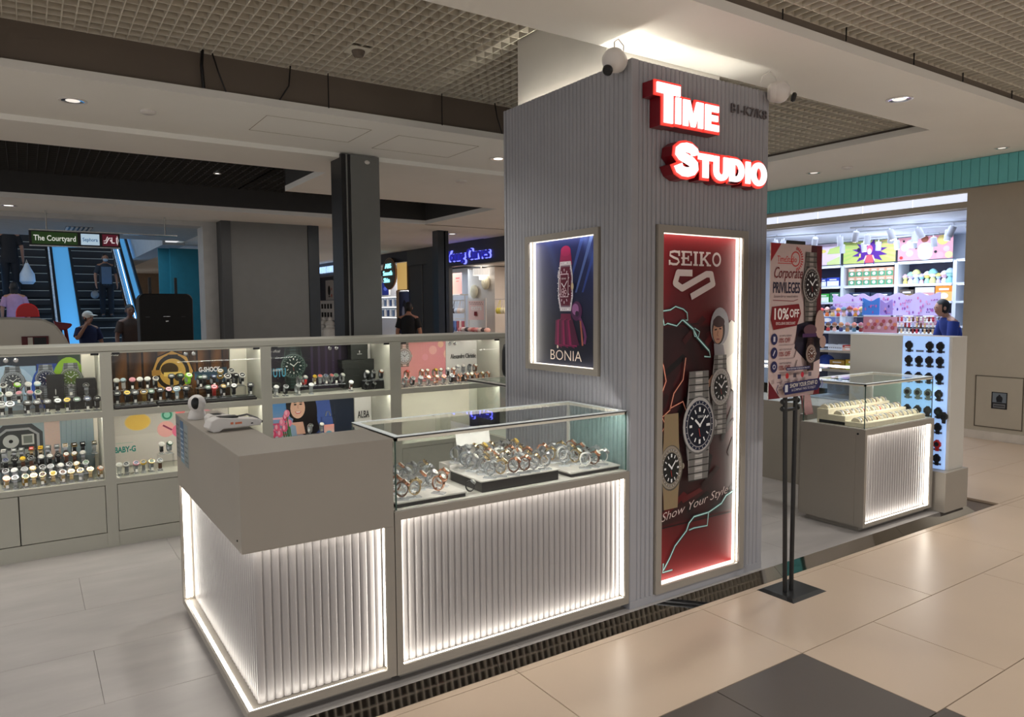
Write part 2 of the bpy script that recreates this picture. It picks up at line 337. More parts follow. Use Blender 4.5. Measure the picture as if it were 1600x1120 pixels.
# ---- ceiling: soffits at 3.01 m, coffers with open-cell grids at 3.29 m
ceil = struct(B('ceiling', CEIL, None, (-5, 2.35, 3.01, 7.60, 3.01, 3.06), (6.02, 3.01, 3.01, 7.60, 5.10, 3.06), (-5, 5.10, 3.01, 7.60, 6.28, 3.06), (-5, 3.01, 3.01, -1.6, 5.1, 3.06), (7.2, -3, 3.01, 7.6, 2.35, 3.06),
                (-5, 6.28, 2.97, 7.5, 7.05, 3.03), (2.53, 7.05, 2.97, 7.5, 8.38, 3.03), (5.40, 8.38, 2.97, 7.5, 10.55, 3.03), (-5, 10.5, 2.97, 7.5, 12.1, 3.03)))
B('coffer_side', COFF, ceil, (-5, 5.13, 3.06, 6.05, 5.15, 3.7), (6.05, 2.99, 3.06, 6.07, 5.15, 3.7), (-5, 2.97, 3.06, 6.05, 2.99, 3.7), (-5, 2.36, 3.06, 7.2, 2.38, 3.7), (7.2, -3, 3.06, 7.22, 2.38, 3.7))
B('coffer_top', PLEN, ceil, (-5, -5, 3.72, 7.7, 6.3, 3.76))
B('coffer_side', DARKG, ceil, (-5, 7.02, 3.03, 2.53, 7.05, 3.5), (2.53, 7.05, 3.03, 2.56, 8.38, 3.5), (2.53, 8.36, 3.03, 5.4, 8.39, 3.5), (5.4, 8.38, 3.03, 5.43, 10.5, 3.5), (-5, 10.5, 3.03, 5.4, 10.53, 3.5))
B('coffer_top', mat('coffer_black', (26, 26, 27), .9), ceil, (-5, 6.9, 3.5, 5.5, 10.6, 3.53))
def grid(x0, x1, y0, y1, z, m, cx=.07, cy=.1, h=.045, t=.006, skip=None):
    b = MB(); n = round((x1-x0)/cx); k = round((y1-y0)/cy)
    for i in range(n+1): 
        x = x0+(x1-x0)*i/n
        if skip and skip[0] < x < skip[1]: b.box(x-t/2, y0, z, x+t/2, skip[2], z+h); b.box(x-t/2, skip[3], z, x+t/2, y1, z+h)
        else: b.box(x-t/2, y0, z, x+t/2, y1, z+h)
    for i in range(k+1):
        y = y0+(y1-y0)*i/k
        if skip and skip[2] < y < skip[3]: b.box(x0, y-t/2, z+.001, skip[0], y+t/2, z+h-.001); b.box(skip[1], y-t/2, z+.001, x1, y+t/2, z+h-.001)
        else: b.box(x0, y-t/2, z+.001, x1, y+t/2, z+h-.001)
    o = b.build('ceiling_grid', m, ceil); o['kind'] = 'stuff'; return o
grid(-2.4, 3.6, 2.99, 5.13, 3.29, GRID, skip=(2.63, 3.57, 3.0, 3.88))
grid(3.62, 6.05, 2.99, 5.13, 3.085, GRID)
grid(.8, 7.2, .4, 2.36, 3.10, GRID)
grid(-1.6, 2.53, 7.05, 10.5, 3.28, DARKG, .09, .12, .06)
grid(2.53, 5.4, 8.39, 10.5, 3.28, DARKG, .12, .14, .06)
rod = MB()
for x, y in [(-.05, 5.08), (1.86, 5.08), (2.77, 5.08), (3.2, 2.33), (3.75, 2.33), (4.45, 2.33), (5.05, 2.33), (5.75, 2.33), (4.9, 3.05), (5.4, 3.05)]: rod.tube([(x, y, 3.05), (x, y, 3.3)], .004, 6)
rod.build('hanger_rod', BLK, ceil)
for pts in ([(1.03, 5.09, 3.3), (1.02, 5.08, 3.2), (1.03, 5.09, 3.06)], [(1.09, 5.1, 3.3), (1.12, 5.08, 3.18), (1.17, 5.1, 3.06)], [(1.6, 5.1, 3.3), (1.58, 5.08, 3.16), (1.52, 5.1, 3.06)], [(3.27, 5.1, 3.3), (3.28, 5.08, 3.18), (3.34, 5.1, 3.06)]):
    tag(MB().tube(pts, .011 if pts[0][0] < 1.05 else .005, 6).build('ceiling_cable', BLK), 'dark cable drooping from the ceiling grid to the ledge %.2f' % pts[0][0], 'cable')
CABL = ['thick black cable hanging from the grid onto the soffit ledge', 'thin grey cable curving beside the thick black ceiling cable', 'thin black cable slanting between grid and soffit by the hatch', 'black cable at the ceiling just behind the top of the slatted pillar']
for o, l in zip([o for o in COL.objects if o.name.startswith('ceiling_cable')], CABL): o['label'] = l
# inspection hatches in the soffit: hairline frames
for x0, x1, y0, y1 in ((1.5, 2.3, 5.35, 5.85), (2.55, 3.3, 5.4, 5.95)):
    b = MB(); t = .004
    for q in ((x0, y0, x1, y0+t), (x0, y1-t, x1, y1), (x0, y0, x0+t, y1), (x1-t, y0, x1, y1)): b.box(q[0], q[1], 3.0085, q[2], q[3], 3.0102)
    b.build('access_hatch', mat('hatch_line', (150, 140, 126), .8), ceil)
# ---- ceiling fittings
LENS = mat('downlight_lens', (1, .93, .84), .4, noise=0, emit=.75)
def downlight(x, y, z, label, r=.075, lit=True):
    t = thing('downlight', label, 'ceiling light', (x, y, z), group='recessed ceiling downlights')
    MB().lathe([(r*.8, -.004), (r*.84, -.007), (r, -.005), (r, .0), (r*.8, 0), (r*.8, -.004)], n=20, caps=False).build('trim_ring', WHT, t, local=True)
    MB().lathe([(r*.8, -.004), (r*.5, -.0015), (r*.5, -.0005), (r*.8, -.0005), (r*.8, -.004)], n=20, caps=False).build('reflector', CHROME, t, local=True)
    MB().lathe([(r*.5, -.0025), (r*.5, -.001)], n=16).build('lens', LEDS if lit > 1 else LENS, t, local=True)
for x, y, z, l, r, lit in [(.33, 5.66, 3.0095, 'recessed downlight in the soffit above the back wall display', .085, 1), (3.72, 5.75, 3.0095, 'glowing recessed downlight peeking out beside the pillar top', .085, 2),
    (4.95, 2.68, 3.0095, 'recessed downlight in the beam between the two open-cell ceilings', .085, 1), (6.9, 4.61, 3.0095, 'small recessed downlight in front of the teal fascia', .075, 1), (7.25, 3.0, 3.0095, 'dim downlight near the top end of the teal fascia', .06, 1),
    (.92, 8.1, 3.262, 'lit downlight set in the dark louvred ceiling', .06, 2), (2.0, 9.3, 3.262, 'tiny downlight near the corner of the dark louvred ceiling', .045, 2), (-.1, 11.3, 2.9695, 'bright downlight above the escalator hall entrance', .1, 2), (6.5, 11.6, 2.9695, 'warm downlight before the blue script shop sign', .1, 2)]:
    downlight(x, y, z, l, r, lit)
def disc(x, y, z, label, m=WHT, r=.05):
    tag(MB().lathe([(r*.7, -.022), (r, -.014), (r, 0), (r*.9, .001)], (x, y, z), 18).build('smoke_detector', m, smooth=True), label, 'smoke detector')
disc(.78, 5.68, 3.0105, 'flat round detector beside the soffit downlight'); disc(6.9, 4.24, 3.0105, 'flat round detector on the soffit by the teal fascia'); disc(3.9, 6.75, 2.9705, 'faint round detector on the far soffit beside the pillar', r=.06)
t = thing('sprinkler_plate', 'square ceiling plate with round black-rimmed detector set in the grid', 'detector', (1.84, 4.52, 3.29)); B('plate', GRID, t, (1.79, 4.45, 3.282, 1.93, 4.59, 3.289)); MB().lathe([(.03, -.035), (.042, -.01), (.042, 0)], (1.86, 4.52, 3.282), 16).build('sensor', COFF, t)
t = thing('dome_sensor', 'white round sensor on top of the grey steel column', 'sensor', (2.63, 6.24, 2.93)); MB().ell((2.63, 6.25, 2.945), (.03, .025, .02)).build('housing', WHT, t, smooth=True)

# ---- building column inside the kiosk pillar
struct(B('column', mat('column_paint', (206, 202, 194), .7, noise=.02), None, (2.65, 3.02, .05, 3.55, 3.86, 3.72)))

# ---- right-hand shop front: teal fascia, wall, lintel
fas = thing('fascia', 'teal green fascia of upright boards above the toy shop front', 'fascia', (7.53, 5, 2.745))
B('fascia_backing', mat('teal_backing', (40, 84, 82), .6), fas, (7.55, 1.2, 2.745, 7.62, 9.0, 3.005))
tb = MB().box(0, 0, 0, .018, .0765, .262).mesh('plank', mat('teal_paint', (104, 190, 192), .55, noise=.06, nscale=6), bevel=.002)
for k in range(96): link('plank', tb, fas, (7.532-7.53, 1.3+.08*k-5, 0))
WALL = mat('beige_wall_paint', (184, 176, 160), .7, noise=.02)
wr = struct(B('wall_right', WALL, None, (9.6, -3, 0, 9.8, 4.33, 3.4), (9.6, 4.33, 2.99, 9.8, 10.5, 3.4)))
struct(B('trim_7', WALL, None, (9.62, 4.335, 2.81, 9.76, 10.5, 2.885)))
lp = MB()
for k in range(9): lp.box(9.66, 4.34+.68*k, 2.887, 9.7, 4.34+.68*k+.672, 2.988)
lp.build('light_panel', mat('cool_panel_light', (.78, .84, 1), .5, noise=0, emit=.85), wr)
struct(B('baseboard_right', mat('white_skirting', (214, 206, 196), .5), None, (9.575, -3, 0, 9.6, 4.33, .1)))
struct(B('trim_8', CEIL, None, (7.62, -3, 3.06, 9.8, 10.5, 3.1)))
tag(raised('lettering', '#', None, (9.592, 3.70, 2.97), .11, BLK, .012, .02, -PI/2), 'black hash mark high on the beige wall under the teal fascia', 'lettering')
hp = thing('service_panel', 'flush service door with thin outline low in the beige wall', 'panel', (9.6, 3.9, .15))
b = MB()
for q in ((3.64, .15, 4.16, .158), (3.64, .765, 4.16, .773), (3.64, .15, 3.648, .773), (4.152, .15, 4.16, .773)): b.box(9.594, q[0], q[1], 9.5995, q[2], q[3])
b.build('panel_outline', mat('dark_outline', (96, 88, 76), .7), hp); B('door_leaf', WALL, hp, (9.595, 3.652, .162, 9.5995, 4.148, .761))
a = Art(); a.rect(0, 0, .17, .2, (40, 40, 44)); a.rect(.012, .075, .158, .19, (120, 130, 140)); a.ell(.085, .12, .035, .04, (40, 42, 48)); a.rect(.055, .08, .115, .12, (40, 42, 48)); a.line([(.075, .165), (.095, .165)], .012, (40, 42, 48)); a.rect(.02, .012, .15, .06, (110, 112, 116)); a.rect(.03, .03, .14, .04, (50, 50, 54))
tag(a.build('wall_notice', loc=(9.592, 3.975, .385), rz=-PI/2), 'small dark notice sticker with a pictogram on the service door', 'notice')

# ---- columns and posts beyond the back display
struct(B('column_dark', MGREY, None, (2.47, 6.24, .0, 2.745, 6.52, 3.0))); struct(B('trim_9', BLK, None, (2.385, 6.24, 0, 2.465, 6.5, 3.0)))
struct(B('trim_10', mat('grey_gasket', (120, 120, 118), .4), None, (2.425, 6.228, 0, 2.437, 6.24, 3.0)))
struct(B('column_far', MGREY, None, (2.66, 11.6, 0, 3.84, 12.4, 2.97))); struct(B('trim_11', DGREY, None, (2.52, 11.58, 0, 2.655, 12.4, 2.97))); struct(B('trim_12', mat('navy_gasket', (44, 50, 56), .35), None, (3.845, 11.58, 0, 4.02, 12.4, 2.97)))
struct(B('column_post', mat('navy_post', (46, 50, 56), .3), None, (5.99, 11.2, 0, 6.11, 11.4, 2.97), (6.14, 11.2, 0, 6.20, 11.4, 2.97)))
# ================================================================ KIOSK
RIB = [(0, 0), (.1, .55), (.28, .95), (.5, 1), (.72, .95), (.9, .55)]
def flutes(mb, face, a0, a1, z0, z1, plane, depth=.009, pitch=.0325, back=.05):
    """upright half-round flutes; face '-y' runs along x, '-x' along y, '+y', '+x'; crests at plane"""
    n = max(1, round((a1-a0)/pitch)); p = (a1-a0)/n; sg = 1 if face[0] == '-' else -1
    pts = [(a0+(i+f)*p, depth*(1-h)) for i in range(n) for f, h in RIB]+[(a1, depth), (a1, back), (a0, back)]
    if face[1] == 'y': return mb.prism([(a, plane+sg*d) for a, d in pts], z0, z1, 'z')
    return mb.prism([(plane+sg*d, a) for a, d in pts], z0, z1, 'z')
PX0, PX1, PY0, PY1, PZ0, PZ1 = 2.56, 3.635, 2.728, 3.90, .05, 2.86
pil = thing('display_pillar', 'tall slatted grey pillar of the watch kiosk carrying the two poster boxes', 'pillar', (3.1, 3.3, .05))
fl = MB()   # front slats around the tall poster box
flutes(fl, '-y', PX0+.05, 2.737, PZ0+.04, PZ1, PY0); flutes(fl, '-y', 3.455, PX1-.012, PZ0+.04, PZ1, PY0); flutes(fl, '-y', 2.737, 3.455, 2.055, PZ1, PY0)
fl.build('slat_cladding', PILP, pil)
fl = MB()   # side slats around the square poster box
flutes(fl, '-x', PY0+.035, 2.970, PZ0+.04, PZ1, PX0); flutes(fl, '-x', 3.667, PY1, PZ0+.04, PZ1, PX0); flutes(fl, '-x', 2.970, 3.667, 2.056, PZ1, PX0); flutes(fl, '-x', 2.970, 3.667, PZ0+.04, 1.257, PX0)
fl.build('slat_cladding', PILP, pil)
fl = MB(); flutes(fl, '+x', PY0, PY1, PZ0, PZ1, PX1, back=.03); flutes(fl, '+y', PX0, PX1, PZ0, PZ1, PY1, back=.03); fl.build('slat_cladding', PILP, pil)
B('corner_post', PILP, pil, (PX0, PY0, PZ0, PX0+.05, PY0+.035, PZ1+.004), bevel=.004); B('corner_post', PILP, pil, (PX1-.014, PY0-.001, PZ0, PX1, PY0+.03, PZ1), bevel=.003)
B('plinth', PILP, pil, (PX0, PY0-.002, PZ0, PX1, PY0+.05, PZ0+.04), (PX0-.001, PY0, PZ0, PX0+.05, PY1, PZ0+.04))
B('led_strip', COVE, pil, (PX0+.055, PY0+.06, 2.74, PX1-.06, PY0+.075, 2.752)); B('led_strip', COVE2, pil, (PX0+.055, PY0+.08, 2.74, PX0+.07, PY1-.04, 2.752))
def lightbox(name, label, face, a0, a1, z0, z1, plane, fw, art, artm, depth=.045):
    """shallow lit poster box: frame proud of the slats, LED strips along its inner edges, print at the back"""
    t = thing(name, label, 'poster', ((a0+a1)/2 if face == '-y' else plane, plane if face == '-y' else (a0+a1)/2, z0))
    def bx(b, a, c, z, w, d0, d1): (b.box(a, plane+d0, z, c, plane+d1, w) if face == '-y' else b.box(plane+d0, a, z, plane+d1, c, w))
    b = MB(); g = .027
    for d0, d1, k in ((-.012, .003, 0), (.003, .05, g)): bx(b, a0-fw, a0-k, z0-fw, z1+fw, d0, d1); bx(b, a1+k, a1+fw, z0-fw, z1+fw, d0, d1); bx(b, a0-k, a1+k, z1+k, z1+fw, d0, d1); bx(b, a0-k, a1+k, z0-fw, z0-k, d0, d1)
    b.build('frame', LAM, t)
    b = MB(); bx(b, a0-g, a1+g, z0-g, z1+g, depth, depth+.006); b.build('back_panel', WHT, t)
    e = .004
    for q in ((a0-g, a0-g+e, z0, z1), (a1+g-e, a1+g, z0, z1), (a0, a1, z1+g-e, z1+g), (a0, a1, z0-g, z0-g+e)):
        b = MB(); bx(b, q[0], q[1], q[2], q[3], .006, .03); b.build('led_strip', LED, t)
    art.build('poster_print', t, (a0-t.location.x, plane+depth-.001-t.location.y, 0) if face == '-y' else (plane+depth-.001-t.location.x, a1-t.location.y, 0), 0 if face == '-y' else -PI/2)
    return t
def lerp(a, b, t): return tuple(a[i]+(b[i]-a[i])*t for i in range(3))
# ---- tall red watch poster: u 0..0.637, v 0..1.885
W_, H_ = .637, 1.885
a = Art()
def fn(u, v):
    c = lerp((40, 14, 16), (22, 11, 13), abs(v-.45)*1.6) if v < .74 else lerp((84, 14, 20), (112, 15, 21), min(1, max(0, (v-.74)/.26)))
    if v < .16: c = lerp((124, 22, 26), (80, 15, 19), v/.16)
    if .16 <= v < .74: c = lerp(c, (70, 15, 18), .5*abs(math.sin(9*u+13*v))*abs(math.cos(7*v-3*u)))
    return c
a.grad(0, 0, W_, H_, fn, 24, 60)
rg = random.Random(3)
for i in range(26):     # dark and red comic strokes behind the watches
    u, v = rg.uniform(.02, .6), rg.uniform(.36, 1.36); l = rg.uniform(.06, .22); an = rg.uniform(.2, 1.5)
    a.poly([(max(0, u), v), (min(W_, u+l*math.cos(an)), v+l*math.sin(an)), (min(W_, u+l*math.cos(an)+.03), v+l*math.sin(an)-.02), (min(W_, u+.02), v-.03)], rg.choice([(20, 9, 11), (82, 16, 19), (34, 11, 13), (60, 14, 17), (15, 8, 9)]))
a.rect(0, .29, W_*.98, .297, (24, 14, 16)); a.rect(0, 1.40, .33, 1.406, (30, 14, 16))
# slab-serif lettering S E I K O
def slab(art, s, u, v, h, col, w):
    st = h*.16; x = u
    for ch in s:
        if ch == 'S':
            art.line([(x+w*.9, v+h*.68), (x+w*.84, v+h*.9), (x+w*.5, v+h*.94), (x+w*.16, v+h*.86), (x+w*.14, v+h*.66), (x+w*.42, v+h*.53), (x+w*.78, v+h*.42), (x+w*.88, v+h*.24), (x+w*.7, v+h*.07), (x+w*.4, v+h*.06), (x+w*.14, v+h*.12), (x+w*.1, v+h*.32)], st, col)
            art.rect(x+w*.82, v+h*.64, x+w*.96, v+h, col); art.rect(x+w*.04, v, x+w*.16, v+h*.34, col)
        elif ch == 'O': art.ring(x+w*.55, v+h*.5, h*.51, st*1.05, col, 28, .92)
        else:
            art.rect(x+w*.1, v, x+w*.3 if ch != 'I' else x+w*.3, v+h, col)
            if ch == 'I': art.rect(x+w*.0, v, x+w*.4, v+h*.12, col); art.rect(x, v+h*.88, x+w*.4, v+h, col)
            if ch == 'E':
                for y in (0, .44, .88): art.rect(x, v+h*y, x+w*(.88 if y != .44 else .62), v+h*(y+.12), col)
                art.rect(x+w*.78, v, x+w*.9, v+h*.3, col); art.rect(x+w*.78, v+h*.7, x+w*.9, v+h, col); art.rect(x+w*.54, v+h*.32, x+w*.64, v+h*.68, col)
            if ch == 'K':
                art.rect(x, v, x+w*.42, v+h*.12, col); art.rect(x, v+h*.88, x+w*.42, v+h, col); art.line([(x+w*.3, v+h*.42), (x+w*.82, v+h*.94)], st*.9, col); art.line([(x+w*.42, v+h*.56), (x+w*.86, v+h*.06)], st*1.1, col)
                art.rect(x+w*.6, v+h*.88, x+w*1., v+h, col); art.rect(x+w*.66, v, x+w*1.04, v+h*.12, col)
        x += w*(.5 if ch == 'I' else 1.0 if ch == 'K' else 1.06 if ch != 'E' else 1.02)
slab(a, 'SEIKO', .088, 1.722, .078, (206, 190, 186), .092)
P5 = [(.272, 1.682), (.160, 1.682), (.138, 1.625), (.192, 1.598), (.385, 1.678), (.424, 1.678), (.440, 1.625), (.262, 1.552)]
for i in range(7): a.line(P5[i:i+2], .036, (206, 190, 186))
for p in P5[1:7]: a.ell(p[0], p[1], .018, .018, (206, 190, 186), 10)
# hooded figure at the upper edge, pale coat, hand
a.poly([(.637, 1.40), (.6, 1.42), (.55, 1.38), (.5, 1.28), (.47, 1.17), (.5, 1.1), (.637, 1.0)], (196, 190, 182)); a.poly([(.56, 1.2), (.637, 1.24), (.637, 1.06), (.55, 1.1)], (222, 216, 206))
a.ell(.50, 1.385, .078, .108, (150, 146, 150), 24); a.ell(.488, 1.365, .055, .082, (46, 30, 30), 22); a.ell(.484, 1.355, .042, .066, (176, 128, 104), 22); a.ell(.49, 1.41, .05, .03, (58, 26, 28), 18)
a.line([(.455, 1.366), (.475, 1.37)], .008, (40, 24, 22)); a.line([(.493, 1.373), (.513, 1.372)], .008, (40, 24, 22)); a.line([(.484, 1.36), (.478, 1.335), (.488, 1.332)], .005, (120, 80, 62)); a.line([(.472, 1.314), (.496, 1.313)], .008, (132, 70, 66))
a.poly([(.45, 1.29), (.53, 1.28), (.55, 1.2), (.5, 1.16), (.46, 1.2)], (136, 132, 136))
for k in range(4): a.line([(.52-.01*k, 1.13-.012*k), (.44-.012*k, 1.1-.016*k), (.4-.004*k, 1.055-.012*k)], .022, (196, 148, 122))
a.poly([(.5, 1.15), (.57, 1.12), (.55, 1.04), (.47, 1.05)], (190, 142, 116))
def bolt(pts, col, w, glow):
    for k, g in ((3.4, lerp(glow, (40, 20, 22), .6)), (2, lerp(glow, (40, 20, 22), .15))): a.line(pts, w*k, tuple(g))
    a.line(pts, w, col)
CY, WH = (70, 150, 150), (206, 240, 236)
bolt([(.0, 1.5), (.03, 1.475), (.1, 1.482), (.14, 1.5), (.2, 1.485), (.23, 1.465), (.235, 1.425), (.19, 1.425), (.15, 1.395), (.08, 1.41), (.055, 1.40), (.04, 1.46), (.01, 1.48)], WH, .004, CY)
bolt([(.2, 1.425), (.28, 1.375), (.31, 1.33), (.36, 1.29), (.41, 1.25)], WH, .006, CY); bolt([(.28, 1.375), (.29, 1.335), (.32, 1.33), (.33, 1.36), (.29, 1.38)], WH, .003, CY); bolt([(.41, 1.25), (.42, 1.215), (.37, 1.22)], WH, .004, CY)
bolt([(.637, .42), (.57, .4), (.53, .36), (.42, .325), (.3, .32), (.26, .29), (.24, .25), (.15, .18), (.11, .12), (.06, .06)], WH, .005, CY); bolt([(.42, .325), (.41, .25), (.3, .255), (.26, .25)], WH, .004, CY); bolt([(.06, .1), (.055, .05), (.13, .05)], WH, .004, CY)
for pts in ([(.0, 1.28), (.05, 1.18), (.07, 1.1), (.03, 1.02), (.02, .94), (.07, .86), (.0, .78)], [(.22, 1.22), (.2, 1.1), (.13, 1.03), (.1, .94), (.03, .9)], [(.1, .95), (.2, .98), (.24, .9)]): a.line(pts, .012, (120, 44, 34)); a.line(pts, .004, (236, 176, 146))
def wrot(u, v, r, **k):
    a.watch(u, v, r, **k)
a.watch(.50, 1.04, .105, case=(172, 166, 162), dial=(38, 40, 40), strap=(150, 146, 142), bez=(150, 146, 142), sq=.78, up=.75, dn=1.6)
a.watch(.31, .84, .155, case=(176, 172, 170), dial=(18, 22, 36), strap=(160, 156, 152), bez=(24, 32, 56), sq=.8, up=.95, dn=1.0)
a.watch(.085, .63, .118, case=(150, 140, 126), dial=(30, 32, 32), strap=(146, 126, 96), bez=(128, 120, 110), sq=.72, up=1.5, dn=.9, steel=False)
a.text('SEIKO', .31, .885, .014, (220, 220, 220), .01, ctr=True); a.rect(.355, .834, .385, .848, (230, 230, 230))
a.text('Show Your Style', .01, .345, .048, (214, 196, 190), -.012, .45, w=.545, rot=.155)
lightbox('poster_box', 'tall red and black lit watch poster with lightning on the pillar front', '-y', 2.779, 3.416, .13, 2.015, PY0, .04, a, None)
# ---- square watch poster on the pillar side: u 0..0.606 (towards the viewer), v 0..0.727
a = Art(); W_, H_ = .606, .727
def fn(u, v):
    c = lerp((16, 18, 34), (22, 34, 96), max(0, min(1, v*1.2-.25))); s = max(0, math.sin((u*1.5+v*.9)*7.5-1.2))**5
    return lerp(c, (120, 150, 220), .55*s*max(0, v-.35)*min(1, u*1.6))
a.grad(0, 0, W_, H_, fn, 40, 40)
for i, (u, c) in enumerate([(.36, (70, 100, 190)), (.44, (120, 150, 225)), (.5, (60, 90, 180))]): a.poly([(u-.06, .42), (u+.07, .727), (u+.1, .727), (u-.045, .42)], lerp(c, (20, 28, 70), .45))
a.poly([(.25, .66), (.34, .66), (.355, .58), (.235, .58)], (142, 22, 76)); a.ell(.295, .66, .046, .03, (156, 26, 84)); a.poly([(.25, .3), (.34, .3), (.36, .2), (.34, .12), (.24, .12), (.235, .2)], (104, 18, 60))
for i in range(9): a.poly([(.2+.016*i, .26), (.23+.016*i, .27), (.26+.02*i, .1+.01*(i % 3)), (.19+.02*i, .12)], [(96, 18, 62), (132, 22, 76), (72, 14, 50)][i % 3])
a.ell(.395, .315, .05, .055, (72, 26, 70)); a.ell(.385, .325, .03, .032, (150, 96, 146)); a.ell(.40, .30, .016, .016, (40, 20, 50)); a.line([(.42, .28), (.46, .22), (.475, .17), (.465, .13)], .022, (92, 40, 86)); a.line([(.43, .26), (.44, .2), (.45, .12)], .014, (150, 84, 70))
T = [(.225, .4), (.228, .52), (.245, .6), (.345, .6), (.362, .52), (.365, .4), (.345, .315), (.245, .315)]
a.poly(T, (206, 198, 204)); c0 = (.295, .458)
a.poly([(c0[0]+(u-c0[0])*.86, c0[1]+(v-c0[1])*.84) for u, v in T], (120, 96, 112)); a.poly([(c0[0]+(u-c0[0])*.8, c0[1]+(v-c0[1])*.78) for u, v in T], (96, 14, 46))
rg = random.Random(5)
for i in range(70):
    k = rg.random()*8; q = int(k); f = k-q; u = T[q][0]+(T[(q+1) % 8][0]-T[q][0])*f; v = T[q][1]+(T[(q+1) % 8][1]-T[q][1])*f; s = .93; u = c0[0]+(u-c0[0])*s; v = c0[1]+(v-c0[1])*s; a.rect(u-.003, v-.003, u+.003, v+.003, rg.choice([(248, 246, 250), (150, 140, 156), (226, 214, 224)]))
a.poly([(.258, .395), (.255, .53), (.335, .53), (.332, .395)], (216, 190, 200)); a.poly([(.263, .4), (.26, .524), (.33, .524), (.327, .4)], (92, 12, 42))
for i in range(12): 
    an = 2*PI*i/12; a.line([(c0[0]+.052*math.sin(an), c0[1]+.1*math.cos(an)), (c0[0]+.044*math.sin(an), c0[1]+.085*math.cos(an))], .006, (224, 206, 214))
a.line([(.295, .452), (.272, .476)], .006, (240, 230, 236)); a.line([(.295, .452), (.325, .488)], .005, (240, 230, 236))
for i in range(5): a.ring(.295+.014*math.cos(i*1.257), .425+.014*math.sin(i*1.257), .012, .003, (224, 190, 200), 12)
a.text('BONIA', .295, .497, .010, (230, 210, 216), .01, ctr=True); a.ell(.372, .455, .012, .022, (206, 186, 150))
a.text('BONIA', .166, .03, .062, (224, 206, 190), -.012, w=.29); a.ell(.235, .107, .007, .01, (224, 206, 190))
lightbox('poster_box', 'square blue watch poster with a wine-red strap on the pillar side', '-x', 3.007, 3.613, 1.293, 2.02, PX0, .036, a, None)
# ---- illuminated letters: block polygons, red outline box behind a white face
def arc(cx, cy, rx, ry, a0, a1, n=10): return [(cx+rx*math.cos(math.radians(a0+(a1-a0)*i/n)), cy+ry*math.sin(math.radians(a0+(a1-a0)*i/n))) for i in range(n+1)]
def stroke(pts, w):
    L, R = [], []
    for i, p in enumerate(pts):
        q0, q1 = pts[max(i-1, 0)], pts[min(i+1, len(pts)-1)]; dx, dy = q1[0]-q0[0], q1[1]-q0[1]; d = math.hypot(dx, dy) or 1
        L.append((p[0]-dy/d*w/2, p[1]+dx/d*w/2)); R.append((p[0]+dy/d*w/2, p[1]-dx/d*w/2))
    return L+R[::-1]
def glyph(ch):
    """outlines in a unit-height cell: (list of loops, width)"""
    t = .3
    if ch == 'T': return [[(0, 1), (.86, 1), (.86, .74), (.59, .74), (.59, 0), (.27, 0), (.27, .74), (0, .74)]], .86
    if ch == 'I': return [[(0, 0), (.29, 0), (.29, 1), (0, 1)]], .29
    if ch == 'M': return [[(0, 0), (.27, 0), (.27, .55), (.44, 0), (.66, 0), (.83, .55), (.83, 0), (1.1, 0), (1.1, 1), (.74, 1), (.55, .4), (.36, 1), (0, 1)]], 1.1
    if ch == 'E': return [[(0, 0), (.76, 0), (.76, .25), (.3, .25), (.3, .39), (.7, .39), (.7, .62), (.3, .62), (.3, .76), (.74, .76), (.74, 1), (0, 1)]], .76
    if ch == 'U': return [[(0, 1), (.3, 1), (.3, .38)]+arc(.44, .38, .14, .15, 180, 360)+[(.58, 1), (.88, 1)]+arc(.44, .36, .44, .39, 0, -180)+[(0, .36)]], .88
    if ch == 'D': return [[(0, 0), (.36, 0)]+arc(.36, .5, .5, .5, -90, 90, 14)+[(0, 1)], [(.3, .24), (.3, .76), (.36, .76)]+arc(.36, .5, .2, .26, 90, -90, 12)], .86
    if ch == 'O': return [arc(.47, .5, .47, .53, 0, 350, 24), arc(.47, .5, .17, .29, 0, -350, 20)], .94
    if ch == 'S':
        return [stroke([(.74, .66), (.70, .79), (.58, .86), (.42, .875), (.27, .84), (.17, .76), (.16, .67), (.23, .60), (.42, .53), (.60, .46), (.70, .38), (.71, .28), (.63, .18), (.47, .125), (.31, .13), (.18, .19), (.12, .32)], .29)], .86
def gmesh(ch, s, sx, grow, ext):
    cu = bpy.data.curves.new('g', 'CURVE'); cu.dimensions = '2D'; cu.fill_mode = 'BOTH'; cu.extrude = ext; cu.offset = grow
    lo, w = glyph(ch); lo = [[p for i, p in enumerate(l) if math.dist(p, l[i-1]) > 1e-4] for l in lo]
    for pts in lo:
        sp = cu.splines.new('POLY'); sp.points.add(len(pts)-1); sp.use_cyclic_u = True
        for p, q in zip(sp.points, pts): p.co = (q[0]*s*sx, q[1]*s, 0, 1)
    o = bpy.data.objects.new('g', cu); COL.objects.link(o); dg = bpy.context.evaluated_depsgraph_get(); dg.update()
    me = bpy.data.meshes.new_from_object(o.evaluated_get(dg)); g = ([tuple(v.co) for v in me.vertices], [tuple(p.vertices) for p in me.polygons])
    bpy.data.objects.remove(o); bpy.data.curves.remove(cu); bpy.data.meshes.remove(me); return g
SFACE = mat('sign_white_face', (1, 1, 1), .4, noise=0, emit=1.15); SRED = mat('sign_red_outline', (.93, .05, .035), .4, noise=0, emit=.62); SBOX = mat('sign_crimson_box', (120, 12, 28), .35, noise=.03)
